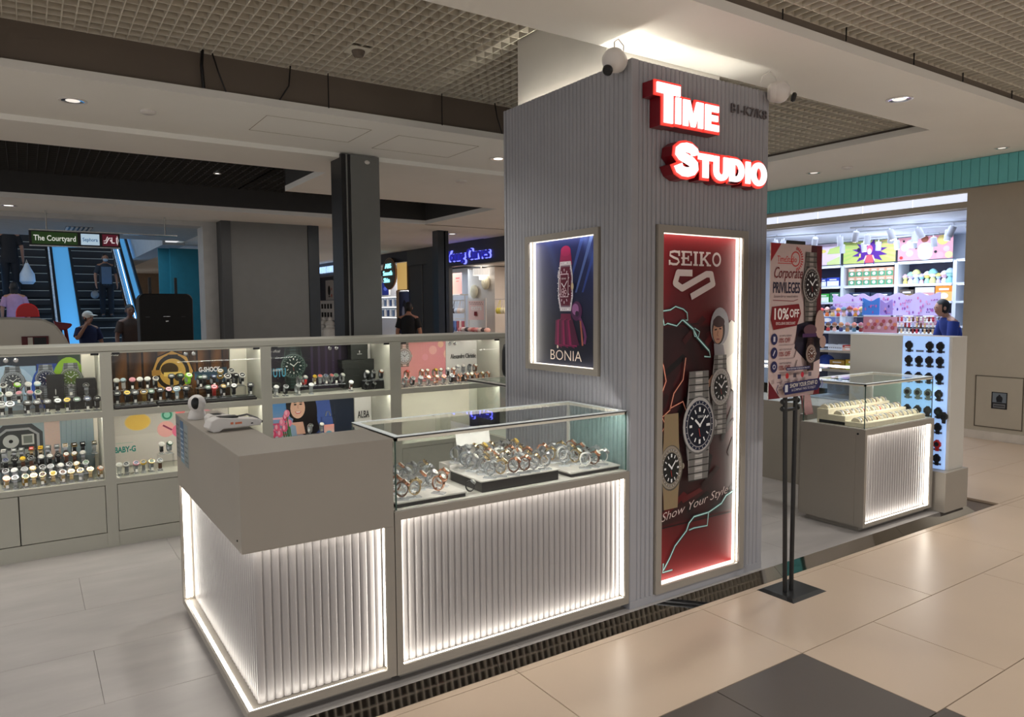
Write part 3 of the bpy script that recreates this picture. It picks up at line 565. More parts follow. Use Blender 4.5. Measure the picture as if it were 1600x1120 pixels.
def block_sign(label, letters, loc):
    t = thing('letter_sign', label, 'sign', loc)
    red, box = MB(), MB()
    for ch, x, z, h, sx in letters:
        vs, fs = gmesh(ch, h, sx, 0, .004); MB().add([(x+p[0], -p[2]-.006, z+p[1]) for p in vs], fs).build('letter', SFACE, t, local=True)
        vs, fs = gmesh(ch, h, sx, .013, .004); red.add([(x+p[0], -p[2]+.004, z+p[1]) for p in vs], fs)
        vs, fs = gmesh(ch, h, sx, .0125, .036); box.add([(x+p[0], -p[2]+.046, z+p[1]) for p in vs], fs)
    red.build('letter_outline', SRED, t, local=True); box.build('letter_box', SBOX, t, local=True)
yS = PY0-.085
block_sign('glowing white and red upper sign word TIME on the pillar', [('T', 0, 0, .19, 1.0), ('I', .132, .004, .13, 1.0), ('M', .187, .003, .13, 1.03), ('E', .352, .003, .13, 1.06)], (2.642, yS, 2.547))
block_sign('glowing white and red lower sign word STUDIO on the pillar', [('S', 0, 0, .165, 1.22), ('T', .172, .004, .122, 1.08), ('U', .292, .003, .122, 1.1), ('D', .418, .004, .122, 1.14), ('I', .552, .004, .118, 1.1), ('O', .596, .002, .122, 1.18)], (2.772, yS, 2.298))
un = raised('unit_number', 'B1-K7/K8', None, (3.297, PY0-.008, 2.70), .052, mat('grey_letter', (104, 98, 100), .5), .008, -.002, w=.308)
tag(un, 'small grey raised unit number at the upper corner of the pillar', 'lettering')
# ---- two white dome cameras on top of the pillar
def dome_cam(name, label, loc, rz, tilt, loop):
    t = thing(name, label, 'camera', loc, rz)
    MB().lathe([(.02, -.055), (.052, -.05), (.056, -.03), (.05, -.004), (.034, .008)], (0, 0, 0), 20, (0, 1, 0)).build('base', WHT, t, local=True, smooth=True)
    MB().ell((0, -.055, .0), (.06, .06, .06), 20, 12).build('head', WHT, t, local=True, smooth=True)
    MB().lathe([(.01, -.004), (.024, -.008), (.027, -.02), (.02, -.03)], (0, -.118*math.cos(tilt), -.118*math.sin(tilt)+.0), 18, (0, math.cos(tilt), math.sin(tilt))).build('lens', BLK, t, local=True, smooth=True)
    MB().tube(loop, .0035, 6).build('cable', WHT, t, local=True)
dome_cam('security_camera', 'white round security camera at the front top edge of the pillar', (2.54, 2.80, 2.852), -PI/2+.35, .5, [(0, .04, .03), (.01, .03, .09), (0, -.01, .115), (0, -.05, .09), (0, -.05, .055)])
dome_cam('security_camera', 'white round security camera over the unit number on the pillar', (3.585, 2.69, 2.842), .75, .25, [(0, .05, .04), (-.02, .04, .09), (-.03, .0, .11), (-.02, -.03, .08), (0, -.04, .055)])

# ---- cash counter
cc = thing('cash_counter', 'L-shaped greige cash counter over glowing white fluted panels', 'counter', (.627, 2.728, .05))
X0, Y0 = .627, 2.728
MB().prism([(X0, Y0), (1.236, Y0), (1.236, 3.03), (.835, 3.03), (.835, 4.06), (X0, 4.06)], .728, 1.096, 'z').build('upper_box', LAM, cc, bevel=.0015)
b = MB(); b.box(.70, 2.805, .05, 1.236, 3.0, .728); b.box(.703, 2.80, .05, .80, 4.04, .728); b.build('core', LAM, cc)
fl = MB(); flutes(fl, '-y', .684, 1.206, .112, .728, 2.786, back=.02); fl.build('fluted_panel', FLUTE, cc)
fl = MB(); flutes(fl, '-x', 2.786, 4.04, .112, .728, .684, back=.02); fl.build('fluted_panel', FLUTE, cc)
B('base_ledge', LAM, cc, (X0, Y0, .088, 1.236, 2.80, .110), (X0, 2.80, .088, .70, 4.06, .110), (X0, Y0, .110, 1.236, Y0+.01, .122), (X0, Y0+.01, .110, X0+.01, 4.06, .122)); B('toe_kick', LAM, cc, (.67, 2.785, .05, 1.236, 2.80, .09), (.67, 2.785, .05, .69, 4.05, .09))
B('stile', LAM, cc, (1.196, Y0, .122, 1.236, Y0+.012, .728), (1.208, Y0+.012, .110, 1.236, 2.80, .728)); B('stile', LAM, cc, (X0, 4.03, .122, X0+.012, 4.06, .728), (X0+.012, 4.042, .11, .70, 4.06, .728))
for q in ((1.203, Y0+.014, .124, 1.2075, Y0+.046, .722), (.645, Y0+.016, .7235, 1.19, Y0+.03, .7275), (X0+.014, 4.037, .124, X0+.046, 4.0415, .722), (X0+.016, Y0+.03, .7235, X0+.03, 4.02, .7275), (.65, Y0+.014, .1105, 1.19, Y0+.028, .1145), (X0+.014, Y0+.03, .1105, X0+.028, 4.02, .1145)): B('led_strip', LED, cc, q)
MB().lathe([(.004, 0), (.004, .003)], (X0, 2.79, .765), 10, (-1, 0, 0)).build('lock', BLK, cc)
for i, (y0, y1, z0, c, l) in enumerate([(3.95, 4.05, .88, (120, 126, 128), 'grey paper notice at the far end of the cash counter side'), (3.84, 3.935, .87, (70, 104, 140), 'blue paper notice between two grey ones on the counter side'), (3.73, 3.828, .865, (142, 152, 154), 'pale printed notice third along the cash counter side')]):
    a = Art(); w = y1-y0; a.grad(0, 0, w, .21, lambda u, v: lerp(c, (150, 190, 190) if i == 1 else (96, 104, 108), max(0, .45-v)), 2, 8)
    for k in range(7): a.rect(.008, .02+.024*k, w-.01-.01*(k % 3), .028+.024*k, lerp(c, (235, 240, 240) if i == 1 else (60, 70, 74), .6))
    tag(a.build('paper_notice', loc=(X0-.0008, y1, z0), rz=-PI/2), l, 'notice')
# things on the cash counter
t = thing('security_camera', 'white dome camera with black eye standing on the cash counter end', 'camera', (.685, 3.80, 1.0965), .0)
MB().lathe([(.042, 0), (.044, .006), (.036, .035), (.024, .05)], n=22).build('base', WHT, t, local=True, smooth=True); MB().ell((0, 0, .076), (.041, .041, .043), 20, 12).build('head', WHT, t, local=True, smooth=True)
MB().ell((-.012, -.03, .08), (.02, .014, .03), 14, 9).build('lens', BLK, t, local=True, smooth=True); MB().tube([(.03, .03, .012), (.08, .02, .012), (.11, -.06, .008), (.1, -.16, .005)], .004, 6).build('cable', mat('grey_cable', (90, 90, 92), .5), t, local=True)
t = thing('payment_terminal', 'white card payment terminal with orange stickers tilted on the counter', 'payment terminal', (.70, 3.36, 1.0965), .12)
MB().prism([(-.045, 0), (-.02, -.002+.002), (.0, .012), (.165, .012), (.172, .03), (.16, .04), (-.02, .062), (-.05, .05), (-.062, .02)], -.04, .04, 'y').build('body', WHT, t, local=True, bevel=.003)
B('paper_slot', BLK, t, (-.01, -.026, .054, .07, .026, .0615), local=True); B('card_slot', BLK, t, (.12, -.0405, .022, .13, -.04, .027), local=True)
B('sticker', mat('orange_sticker', (214, 120, 84), .5), t, (.03, -.041, .028, .042, -.0402, .038), (.05, -.041, .027, .08, -.0402, .036), local=True)
t = thing('payment_terminal', 'second white card terminal behind the first with a grey cable', 'payment terminal', (.73, 3.60, 1.0965), .1)
MB().prism([(-.04, 0), (.09, 0), (.1, .012), (.08, .03), (-.03, .045), (-.045, .03)], -.035, .035, 'y').build('body', WHT, t, local=True, bevel=.003); B('screen', BLK, t, (-.02, -.025, .043, .02, .025, .0445), local=True)
MB().tube([(.09, 0, .02), (.14, -.02, .03), (.17, -.06, .015), (.175, -.12, .003)], .005, 6).build('cable', mat('grey_cable', (90, 90, 92)), t, local=True)

# ---- glass showcase counters
def showcase(name, label, x0, x1, y0, y1, zb, zd, zt, px0, px1, pz0, pz1, toe=True, side_panel=False, seam=None):
    t = thing(name, label, 'showcase', (x0, y0, .05))
    fr = MB()
    for d0, d1, g in ((0, .012, 0), (.012, .068, .012)):
        for q in ((x0, zb, px0-g, zd), (px1+g, zb, x1, zd), (px0-g, zb, px1+g, pz0-g), (px0-g, pz1+g, px1+g, zd)): fr.box(q[0], y0+d0, q[1], q[2], y0+d1, q[3])
    g = .0118
    fr.build('front_frame', LAM, t); B('cabinet', LAM, t, (x0, y0+.069, zb, x1, y1, zd))
    if toe: B('toe_kick', LAM, t, (x0+.03, y0+.05, .05, x1-.01, y1-.04, zb))
    fl = MB(); flutes(fl, '-y', px0-g, px1+g, pz0-g, pz1+g, y0+.052, back=.014); fl.build('fluted_panel', FLUTE, t)
    e = .004
    for q in ((px0-g, y0+.014, pz0, px0-g+e, y0+.042, pz1), (px1+g-e, y0+.014, pz0, px1+g, y0+.046, pz1), (px0, y0+.014, pz1+g-e, px1, y0+.04, pz1+g), (px0, y0+.014, pz0-g, px1, y0+.036, pz0-g+e)): B('led_strip', LED, t, q)
    B('deck', LAMW, t, (x0+.008, y0+.014, zd, x1-.006, y1-.006, zd+.004))
    g0, g1, h0, h1 = x0+.012, x1-.01, y0+.014, y1-.012
    for q in ((g0, h0, zd+.004, g1, h0+.006, zt-.02), (g0, h1-.006, zd+.004, g1, h1, zt-.02), (g0, h0+.006, zd+.004, g0+.006, h1-.006, zt-.02)): B('glass_pane', GLA, t, q)
    B('glass_pane', GLM, t, (g1-.006, h0+.006, zd+.004, g1, h1-.006, zt-.02)); B('glass_top', GLA, t, (g0+.02, h0+.02, zt-.004, g1-.02, h1-.02, zt))
    for q in ((g0-.001, h0-.001), (g1-.004, h0-.001), (g0-.001, h1-.004)): B('glass_edge', GEDGE, t, (q[0], q[1], zd+.004, q[0]+.005, q[1]+.005, zt-.02))
    B('corner_post', LAMW, t, (g1-.016, h1-.016, zd+.004, g1-.002, h1-.002, zt-.02))
    k = .026
    B('top_channel', TOPCH, t, (g0, h0, zt-.003, g1, h0+k, zt), (g0, h1-k, zt-.003, g1, h1, zt), (g0, h0+k, zt-.003, g0+k, h1-k, zt), (g1-k, h0+k, zt-.003, g1, h1-k, zt))
    B('under_channel', CREAM, t, (g0, h0, zt-.02, g1, h0+.012, zt-.0035), (g0, h1-.012, zt-.02, g1, h1, zt-.0035), (g0, h0, zt-.02, g0+.012, h1, zt-.0035), (g1-.012, h0, zt-.02, g1, h1, zt-.0035))
    B('led_strip', SHOWLED, t, (g0+.02, h0+.013, zt-.012, g1-.02, h0+.02, zt-.0045))
    B('gasket', BLK, t, (g0-.003, h0-.003, zt-.0075, g1+.003, h0, zt-.0028), (g0-.003, h0, zt-.0075, g0, h1+.003, zt-.0028), (g0, h1, zt-.0075, g1, h1+.003, zt-.0028))
    return t
sc1 = showcase('glass_showcase', 'glass-topped watch showcase over a glowing fluted panel beside the cash counter', 1.24, 2.555, 2.728, 3.23, .085, .785, 1.10, 1.268, 2.527, .124, .750)
sc2 = showcase('glass_showcase', 'glass showcase of bracelets over a glowing panel past the pillar', 4.765, 5.70, 2.747, 3.25, .085, .772, 1.09, 4.792, 5.665, .108, .732)
MB().lathe([(.007, 0), (.007, .004)], (4.765, 2.80, .74), 12, (-1, 0, 0)).build('lock', BLK, sc2)
t = thing('glass_showcase', 'plain glass showcase running back between pillar and back wall unit', 'showcase', (2.74, 3.95, .05))
B('cabinet', CAB, t, (2.74, 3.92, .05, 3.3, 4.68, .72)); B('shelf_panel', CREAM, t, (2.75, 3.93, .72, 3.29, 4.67, .73)); B('back_panel', CREAM, t, (3.26, 3.93, .73, 3.28, 4.66, 1.07))
B('glass_pane', GLA, t, (2.745, 3.925, .73, 2.75, 4.675, 1.08)); B('glass_pane', GLA, t, (2.75, 4.67, .73, 3.27, 4.675, 1.08)); B('glass_top', GLM, t, (2.77, 3.95, 1.094, 3.27, 4.65, 1.1))
B('top_channel', LAMW, t, (2.74, 3.92, 1.08, 2.765, 4.68, 1.1), (2.765, 4.655, 1.08, 3.29, 4.68, 1.1)); B('led_strip', LEDS, t, (2.77, 3.95, 1.075, 2.778, 4.65, 1.08)); B('gasket', BLK, t, (2.737, 3.92, 1.086, 2.74, 4.683, 1.094))
pts = [(.17, 0, 0), (.03, 0, .0), (.008, 0, .02), (0, 0, .055), (.004, 0, .19), (.015, 0, .225), (.045, 0, .24), (.17, 0, .245)]
t = thing('stand_frame', 'black rounded loop frame on the glass case half hidden by the pillar', 'stand', (2.80, 4.27, 1.1005)); MB().tube([(x*.9, y, z*.95+.045) for x, y, z in pts], .018, 10).build('loop', BLK, t, local=True, smooth=True); MB().lathe([(.07, 0), (.07, .012), (.02, .02), (.016, .07)], (.1, 0, 0), 16).build('foot', BLK, t, local=True)

# ---- lit watch wall at the kiosk end
st = thing('plinth_block', 'low beige block under the backlit watch wall at the platform end', 'plinth', (5.8, 3.2, .05)); B('block', LAM, st, (5.735, 2.666, .05, 6.085, 3.62, .357), bevel=.002)
dw = thing('watch_wall', 'slim pale backlit panel wall hung with black watches', 'display wall', (5.95, 3.0, .3575))
B('body', LAMW, dw, (5.836, 2.70, .3575, 6.07, 3.52, 1.385), bevel=.002); B('light_panel', mat('backlit_blue_panel', (.36, .55, .95), .4, noise=0, emit=.6), dw, (5.829, 2.722, .36, 5.836, 3.07, 1.384))
B('hinge', STEEL, dw, (6.07, 2.705, .45, 6.076, 2.72, .5), (6.07, 2.705, .85, 6.076, 2.72, .9), (6.07, 2.705, 1.25, 6.076, 2.72, 1.3))

# ---- sign stand
t = thing('sign_stand', 'black double-pole floor stand on a square steel base plate', 'stand', (3.58, 2.475, 0))
MB().add([(3.43, 2.36, 0), (3.74, 2.36, 0), (3.74, 2.6, 0), (3.43, 2.6, 0), (3.455, 2.385, .012), (3.715, 2.385, .012), (3.715, 2.575, .012), (3.455, 2.575, .012)], [(0, 3, 2, 1), (4, 5, 6, 7), (0, 1, 5, 4), (1, 2, 6, 5), (2, 3, 7, 6), (3, 0, 4, 7)]).build('base_plate', BLKM, t)
for x, xt in ((3.515, 3.482), (3.572, 3.578)): MB().tube([(x, 2.475, .012), (xt, 2.475, 1.16)], .0125, 10).build('pole', BLKM, t, smooth=True)
B('crossbar', BLKM, t, (3.49, 2.467, 1.045, 3.575, 2.483, 1.06), (3.475, 2.465, 1.10, 3.595, 2.485, 1.115))
for x in (3.468, 3.592):
    for z in (1.06, 1.1): MB().lathe([(.012, 0), (.016, .006), (.012, .014)], (x, 2.475, z), 10, (1 if x > 3.5 else -1, 0, 0)).build('clamp_knob', BLKM, t)
B('clip', BLKM, t, (3.46, 2.462, 1.955, 3.62, 2.472, 1.985))
sb = thing('notice_board', 'white and maroon promotional board with a big watch and 10% OFF', 'sign board', (3.545, 2.47, 1.125))
B('board', mat('foam_board', (210, 204, 200), .6), sb, (3.315, 2.46, 1.125, 3.775, 2.466, 1.966))
a = Art(); W_, H_ = .46, .841
PK, MR, NV = (196, 172, 168), (120, 24, 34), (34, 34, 78)
a.rect(0, 0, W_, H_, PK); a.poly([(0, H_), (.09, H_), (0, .74)], (150, 28, 36)); a.poly([(.36, H_), (W_, H_), (W_, .22), (.42, .3), (.34, .62)], (74, 26, 34)); a.poly([(W_-.05, H_), (W_, H_), (W_, .3), (W_-.03, .4)], (96, 16, 30)); a.poly([(.24, .4), (W_, .44), (W_, .2), (.36, .17), (.22, .27)], (40, 34, 48)); a.poly([(0, 0), (W_, 0), (W_, .12), (.4, .0), (.1, .0), (0, .1)], (104, 20, 32))
a.text('TimeStudio', .055, .742, .034, (196, 60, 58), .01, w=.17); a.rect(.06, .732, .18, .736, (196, 60, 58)); a.ring(.215, .76, .042, .007, (196, 60, 58))
for i in range(13): 
    an = -1.4+i*.235; a.line([(.215+.05*math.cos(an), .76+.05*math.sin(an)), (.215+.068*math.cos(an), .76+.068*math.sin(an))], .007, (196, 60, 58))
a.text('Corporate', .03, .655, .062, (110, 22, 30), .0, .35, w=.25); a.text('PRIVILEGES', .022, .575, .06, (36, 34, 60), .02, w=.235); a.text('Exclusive for our research visitors', .03, .55, .014, (60, 40, 50), 0, .3, w=.21); a.line([(.02, .535), (.2, .53), (.24, .54)], .003, (130, 40, 46))
a.poly([(.015, .5), (.25, .515), (.27, .46), (.235, .395), (.03, .375), (.005, .43)], (122, 22, 30)); a.text('10%', .035, .432, .062, (236, 228, 224), .03, w=.125); a.text('OFF', .168, .442, .045, (236, 228, 224), .03, w=.085); a.text('EXCLUSIVE DISCOUNT', .05, .402, .015, (226, 210, 206), .01, w=.17)
for k, s in enumerate(['ANY WATCH PURCHASE', 'WATCH STRAP PURCHASE', 'WATCH REPAIR']):
    v = .325-.075*k; a.ell(.038, v, .028, .031, NV); a.rect(.03, v-.014, .046, v+.014, (196, 190, 200)) if k == 0 else a.line([(.028, v-.014), (.046, v+.014)], .008, (196, 190, 200)) if k == 1 else a.ring(.038, v, .013, .005, (196, 190, 200)); a.text(s, .08, v+.012, .010, (60, 50, 60), .0, w=.11); a.text('10% OFF', .08, v-.02, .026, (130, 30, 36), .015, w=.1); a.rect(.08, v-.034, .215, v-.031, (150, 130, 130))
    a.line([(.215, v-.03), (.24, v+.03)], .005, (60, 34, 40))
a.watch(.35, .62, .098, case=(150, 140, 134), dial=(28, 18, 22), strap=(140, 130, 124), bez=(26, 16, 20), sq=.78, up=.85, dn=1.1); a.watch(.34, .235, .05, case=(150, 130, 120), dial=(90, 60, 50), strap=(60, 34, 34), bez=(130, 110, 100), sq=.9, up=.8, dn=.9)
a.ell(.41, .4, .045, .08, (180, 150, 140)); a.ell(.32, .37, .06, .03, (90, 60, 70)); a.rect(.25, .33, .38, .35, (70, 40, 80)); a.ell(.44, .3, .03, .035, (170, 140, 130))
a.rect(.11, .152, .33, .17, NV); a.text('FOR EVERYONE WORKING IN THE CITY', .12, .157, .009, (220, 214, 220), 0, w=.2)
for k, c in enumerate([NV, (176, 40, 44), (70, 60, 70), (176, 40, 60), (100, 90, 100)]): u = .05+.068*k; a.rect(u-.014, .112, u+.014, .136, c) if k % 2 == 0 else a.ell(u, .124, .014, .016, c); a.rect(u-.02, .09, u+.02, .094, (110, 90, 96))
a.poly([(.08, .06), (.1, .085), (.41, .095), (.43, .06), (.4, .03), (.1, .02)], NV); a.text('SHOW YOUR STAFF ID', .145, .056, .024, (214, 204, 190), .015, w=.25, rot=.03); a.text('& COMPANY PASS TO ENJOY', .16, .036, .014, (190, 184, 190), .005, w=.22, rot=.03); a.rect(.1, .035, .125, .075, (200, 200, 206)); a.line([(.04, .08), (.025, .055), (.04, .03)], .006, NV); a.line([(.43, .09), (.445, .065), (.43, .04)], .006, (120, 110, 170)); a.rect(.2, .009, .31, .016, (170, 140, 144))
a.build('board_print', sb, (3.315-3.545, 2.4595-2.47, 0))
# ================================================================ BACK WALL UNIT (Y 5.444, four bays)
un = thing('display_cabinet', 'long sage grey watch display unit along the back of the kiosk', 'cabinet', (1.5, 5.444, .05))
YF, YB = 5.444, 5.86
DV = [(-.635, -.565), (.398, .465), (1.428, 1.505), (2.456, 2.553), (3.52, 3.60)]
for x0, x1 in DV: B('upright', CAB, un, (x0, YF, .05, x1, YB, 1.36))
B('top_board', CAB, un, (-.66, YF-.004, 1.362, 3.62, YB+.02, 1.402), bevel=.002); B('rear_board', CAB, un, (-.635, YB, .05, 3.6, YB+.015, 1.362))
B('kick_board', CAB, un, (-.635, YF+.004, .05, 3.52, YF+.02, .15)); 
for i in range(4):
    x0, x1 = DV[i][1], DV[i+1][0]
    B('valance', CAB, un, (x0, YF, 1.348, x1, YF+.003, 1.362), (x0, YF, .926, x1, YF+.003, .938))
    B('shelf', CAB, un, (x0, YF, .938, x1, YB, .968)); B('shelf', CAB, un, (x0, YF, .472, x1, YB, .508))
    m = (x0+x1)/2 if i else -.08
    for a0, a1 in ((x0, m), (m, x1)): B('door', CAB, un, (a0+.003, YF+.002, .155, a1-.003, YF+.02, .468), bevel=.0015)
    for z in (1.3575, .9335): B('led_strip', CABLED, un, (x0+.02, YF+.012, z, x1-.02, YF+.032, z+.004))
    for a0, a1 in ((x0+.002, m-.001), (m+.001, x1-.002)): B('glass_door', GLA, un, (a0, YF+.004, .97, a1, YF+.009, 1.345))
    if i not in (0,): B('glass_door', GLA, un, (x0+.002, YF+.004, .51, m-.001, YF+.009, .93)); B('glass_door', GLA, un, (m+.001, YF+.004, .51, x1-.002, YF+.009, .93))
    for a0 in (m-.026, m+.026): MB().lathe([(.004, 0), (.014, .003), (.014, .008), (.008, .012)], (a0, YF+.004, 1.325), 12, (0, -1, 0)).build('lock', STEEL, un)
    B('clamp', BLK, un, (x1-.05, YF-.002, 1.338, x1-.004, YF+.01, 1.352)); B('clamp', BLK, un, (x0+.004, YF-.002, 1.338, x0+.05, YF+.01, 1.352))
# panels and prints at the back of the bays
def panel(name, label, x0, x1, z0, z1, art, y=5.845):
    t = thing(name, label, 'poster', ((x0+x1)/2, y, z0)); B('board', WHT, t, (x0, y, z0, x1, y+.008, z1)); art.build('poster_print', t, (x0-t.location.x, -.0006, 0)); return t
a = Art(); W_ = .86                                                                   # x -.55 .. .31
a.grad(0, 0, W_, .38, lambda u, v: lerp((34, 42, 60), (20, 24, 34), abs(v-.3)), 4, 4)
a.rect(.36, .0, .60, .29, (150, 178, 206)); a.ell(.44, .12, .16, .18, (176, 200, 222)); a.rect(.605, .0, .72, .30, (30, 64, 150)); a.ell(.66, .14, .09, .15, (40, 84, 180), 20); a.rect(.73, 0, W_, .38, (46, 62, 44)); a.ell(.79, .14, .105, .2, (150, 196, 40), 26)
a.watch(.47, .19, .065, case=(150, 154, 160), dial=(70, 74, 80), strap=(140, 144, 150), bez=(120, 124, 130), up=.55, dn=1.0); a.watch(.655, .20, .06, case=(150, 154, 162), dial=(24, 34, 70), strap=(150, 154, 160), bez=(60, 66, 80), up=.6, dn=1.4); a.watch(.80, .20, .065, case=(150, 154, 140), dial=(96, 120, 50), strap=(150, 152, 150), bez=(90, 100, 80), up=.55, dn=1.4)
panel('poster', 'dark poster with three steel watches on blue and lime circles', -.55, .31, .972, 1.352, a)
a = Art(); a.grad(0, 0, .92, .42, lambda u, v: lerp((120, 140, 146), (150, 164, 168), v), 4, 4); a.rect(.63, .1, .72, .42, (196, 172, 160)); 
for k in range(6): a.line([(.72+.03*k, 0), (.73+.03*k, .42)], .002, (100, 120, 128))
a.poly([(.34, .05), (.62, .05), (.62, .3), (.56, .36), (.40, .36), (.34, .3)], (70, 72, 74)); a.poly([(.36, .07), (.6, .07), (.6, .29), (.545, .335), (.415, .335), (.36, .29)], (150, 152, 152)); a.poly([(.375, .08), (.585, .08), (.585, .285), (.54, .32), (.42, .32), (.375, .285)], (60, 62, 62))
a.ell(.44, .25, .045, .045, (170, 172, 168)); a.ell(.44, .25, .012, .012, (30, 30, 30)); a.rect(.5, .22, .57, .29, (176, 178, 170)); a.rect(.51, .23, .56, .28, (110, 114, 108)); a.rect(.39, .1, .57, .19, (150, 154, 148)); a.text('12:38', .41, .115, .05, (60, 62, 60))
panel('poster', 'pale blue poster with one oversized square digital watch', -.55, .37, .512, .932, a)
a = Art(); W_ = .82
a.grad(0, 0, W_, .38, lambda u, v: lerp((120, 78, 40), (58, 36, 24), .5+.5*math.sin(u*41+math.sin(v*5))), 48, 4)
for k in range(9): a.rect(.03+.092*k, 0, .045+.092*k, .38, (44, 28, 20))
a.ell(.42, .2, .15, .165, (44, 34, 24), 8); a.ell(.42, .2, .14, .155, (196, 148, 74), 8); a.ell(.42, .2, .115, .13, (40, 32, 24), 24); a.ell(.42, .2, .09, .1, (206, 164, 80), 24); a.ell(.40, .22, .06, .05, (70, 52, 26)); a.rect(.36, .17, .48, .2, (236, 206, 110)); a.rect(.39, .3, .46, .33, (40, 30, 24)); a.ell(.46, .16, .03, .03, (52, 40, 26)); a.line([(.34, .2), (.28, .2)], .04, (176, 130, 60))
a.text('CASIO', .012, .337, .020, (226, 222, 214), .03, w=.06); a.rect(.57, .13, .8, .19, (58, 100, 130)); a.poly([(.55, .19), (.8, .22), (.82, .12), (.74, .1)], (50, 78, 96)); a.text('G-SHOCK', .60, .19, .036, (240, 240, 240), .05, w=.155)
panel('poster', 'brown timber-look poster with one giant golden watch', .475, 1.295, .972, 1.352, a)
a = Art(); a.rect(0, 0, .8, .42, (206, 198, 190)); a.rect(0, 0, .8, .22, (214, 206, 198)); a.ell(.175, .31, .085, .062, (238, 202, 118)); a.ell(.175, .31, .076, .055, (240, 196, 96)); a.ell(.37, .345, .042, .042, (150, 214, 190)); a.ring(.37, .345, .034, .012, (70, 150, 120)); a.ell(.46, .38, .04, .04, (240, 130, 130)); a.ell(.36, .24, .06, .06, (240, 176, 170)); a.ell(.45, .22, .05, .05, (238, 120, 150)); a.line([(.34, .27), (.4, .23)], .012, (150, 60, 90)); a.ell(.62, .25, .1, .12, (236, 170, 180))
a.rect(.03, .165, .14, .168, (150, 190, 176)); a.text('BABY-G', .02, .10, .042, (40, 140, 128), .05, w=.135)
panel('poster', 'cream poster with a yellow oval and pink and green dots', .475, 1.275, .512, .932, a)
a = Art(); W_ = .9
a.grad(0, 0, W_, .38, lambda u, v: lerp((58, 44, 60), (30, 26, 34), abs(math.sin(u*5))), 12, 4)
for k in range(5): a.rect(.42+.06*k, .05, .44+.06*k, .38, (64, 50, 74))
a.watch(.275, .2, .098, case=(90, 106, 100), dial=(24, 44, 40), strap=(52, 66, 62), bez=(26, 52, 46), up=.9, dn=.9, hand=(226, 226, 220)); a.text('4U', .01, .115, .075, (90, 176, 210), .03, w=.09); a.text('UTU', .11, .12, .07, (90, 176, 210), .03, w=.1); a.text('AEROKT', .105, .165, .018, (226, 226, 230), .02, w=.08); a.text('chronology official', .005, .315, .022, (216, 210, 210), 0, .3, w=.165)
panel('poster', 'dark plum poster with one big green-dial diver watch', 1.515, 2.29, .972, 1.352, a)
a = Art(); W_ = .78
a.grad(0, 0, W_, .42, lambda u, v: lerp((226, 190, 190), (90, 146, 206), min(1, v*1.25)), 6, 12); a.poly([(.42, 0), (.78, 0), (.78, .42), (.4, .42)], (36, 44, 62)); a.poly([(.43, 0), (.62, 0), (.56, .42), (.4, .42)], (70, 92, 160))
for k in range(4): a.rect(0, .1+.045*k, .22, .115+.045*k, [(222, 96, 136), (236, 150, 176), (206, 80, 120), (240, 180, 196)][k])
for i in range(40): a.ell(.36+.03*math.cos(i)*(1+.6*(i % 3)), .3-.0042*i, .055, .05, (28, 22, 24), 12)
a.ell(.29, .35, .085, .13, (30, 22, 24)); a.ell(.40, .27, .06, .16, (28, 20, 22)); a.poly([(.25, .2), (.34, .2), (.36, .1), (.22, .1)], (222, 172, 150)); a.ell(.30, .315, .06, .085, (232, 184, 160), 24); a.poly([(.225, .2), (.28, .17), (.29, .08), (.2, .06)], (150, 170, 196))
a.ell(.28, .345, .012, .006, (40, 28, 28)); a.ell(.325, .345, .012, .006, (40, 28, 28)); a.line([(.268, .36), (.292, .363)], .005, (50, 34, 32)); a.line([(.313, .363), (.337, .36)], .005, (50, 34, 32)); a.line([(.303, .345), (.3, .315), (.308, .313)], .004, (190, 130, 112)); a.poly([(.275, .288), (.33, .288), (.318, .27), (.288, .27)], (206, 76, 84)); a.poly([(.282, .286), (.324, .286), (.316, .277), (.29, .277)], (246, 240, 236))
for i, (u, v) in enumerate([(.13, .17), (.17, .21), (.2, .25), (.19, .16), (.225, .2), (.1, .12), (.15, .12), (.21, .28)]): a.line([(u, v), (u+.02, .05)], .008, (70, 120, 60)); a.ell(u, v, .024, .03, [(226, 96, 130), (236, 130, 160), (206, 70, 110)][i % 3], 12); a.ell(u-.006, v+.006, .01, .02, (244, 170, 190), 10)
panel('poster', 'sky blue poster of a smiling dark-haired woman holding pink tulips', 1.515, 2.295, .512, .932, a)
a = Art(); W_ = .76
a.grad(0, 0, W_, .38, lambda u, v: lerp((236, 170, 160), (226, 140, 150), u), 8, 4)
for u, v, r, c in [(.5, .28, .04, (240, 176, 170)), (.66, .24, .05, (240, 190, 170)), (.58, .33, .03, (244, 190, 160)), (.7, .33, .025, (244, 200, 180)), (.42, .22, .03, (236, 160, 170))]: a.ell(u, v, r, r, c)
a.watch(.215, .235, .07, case=(214, 196, 190), dial=(206, 206, 210), strap=(222, 190, 180), bez=(150, 140, 140), hand=(80, 80, 84), up=.95, dn=.3, sq=.95); a.rect(0, .12, .09, .2, (130, 70, 56)); a.text('SERIES', .06, .18, .014, (150, 70, 66), .02); a.text('Alexandre', .01, .325, .018, (180, 110, 110), 0, .3)
panel('poster', 'pink poster with a pale dress watch behind the rose gold row', 2.56, 3.19, .972, 1.352, a)
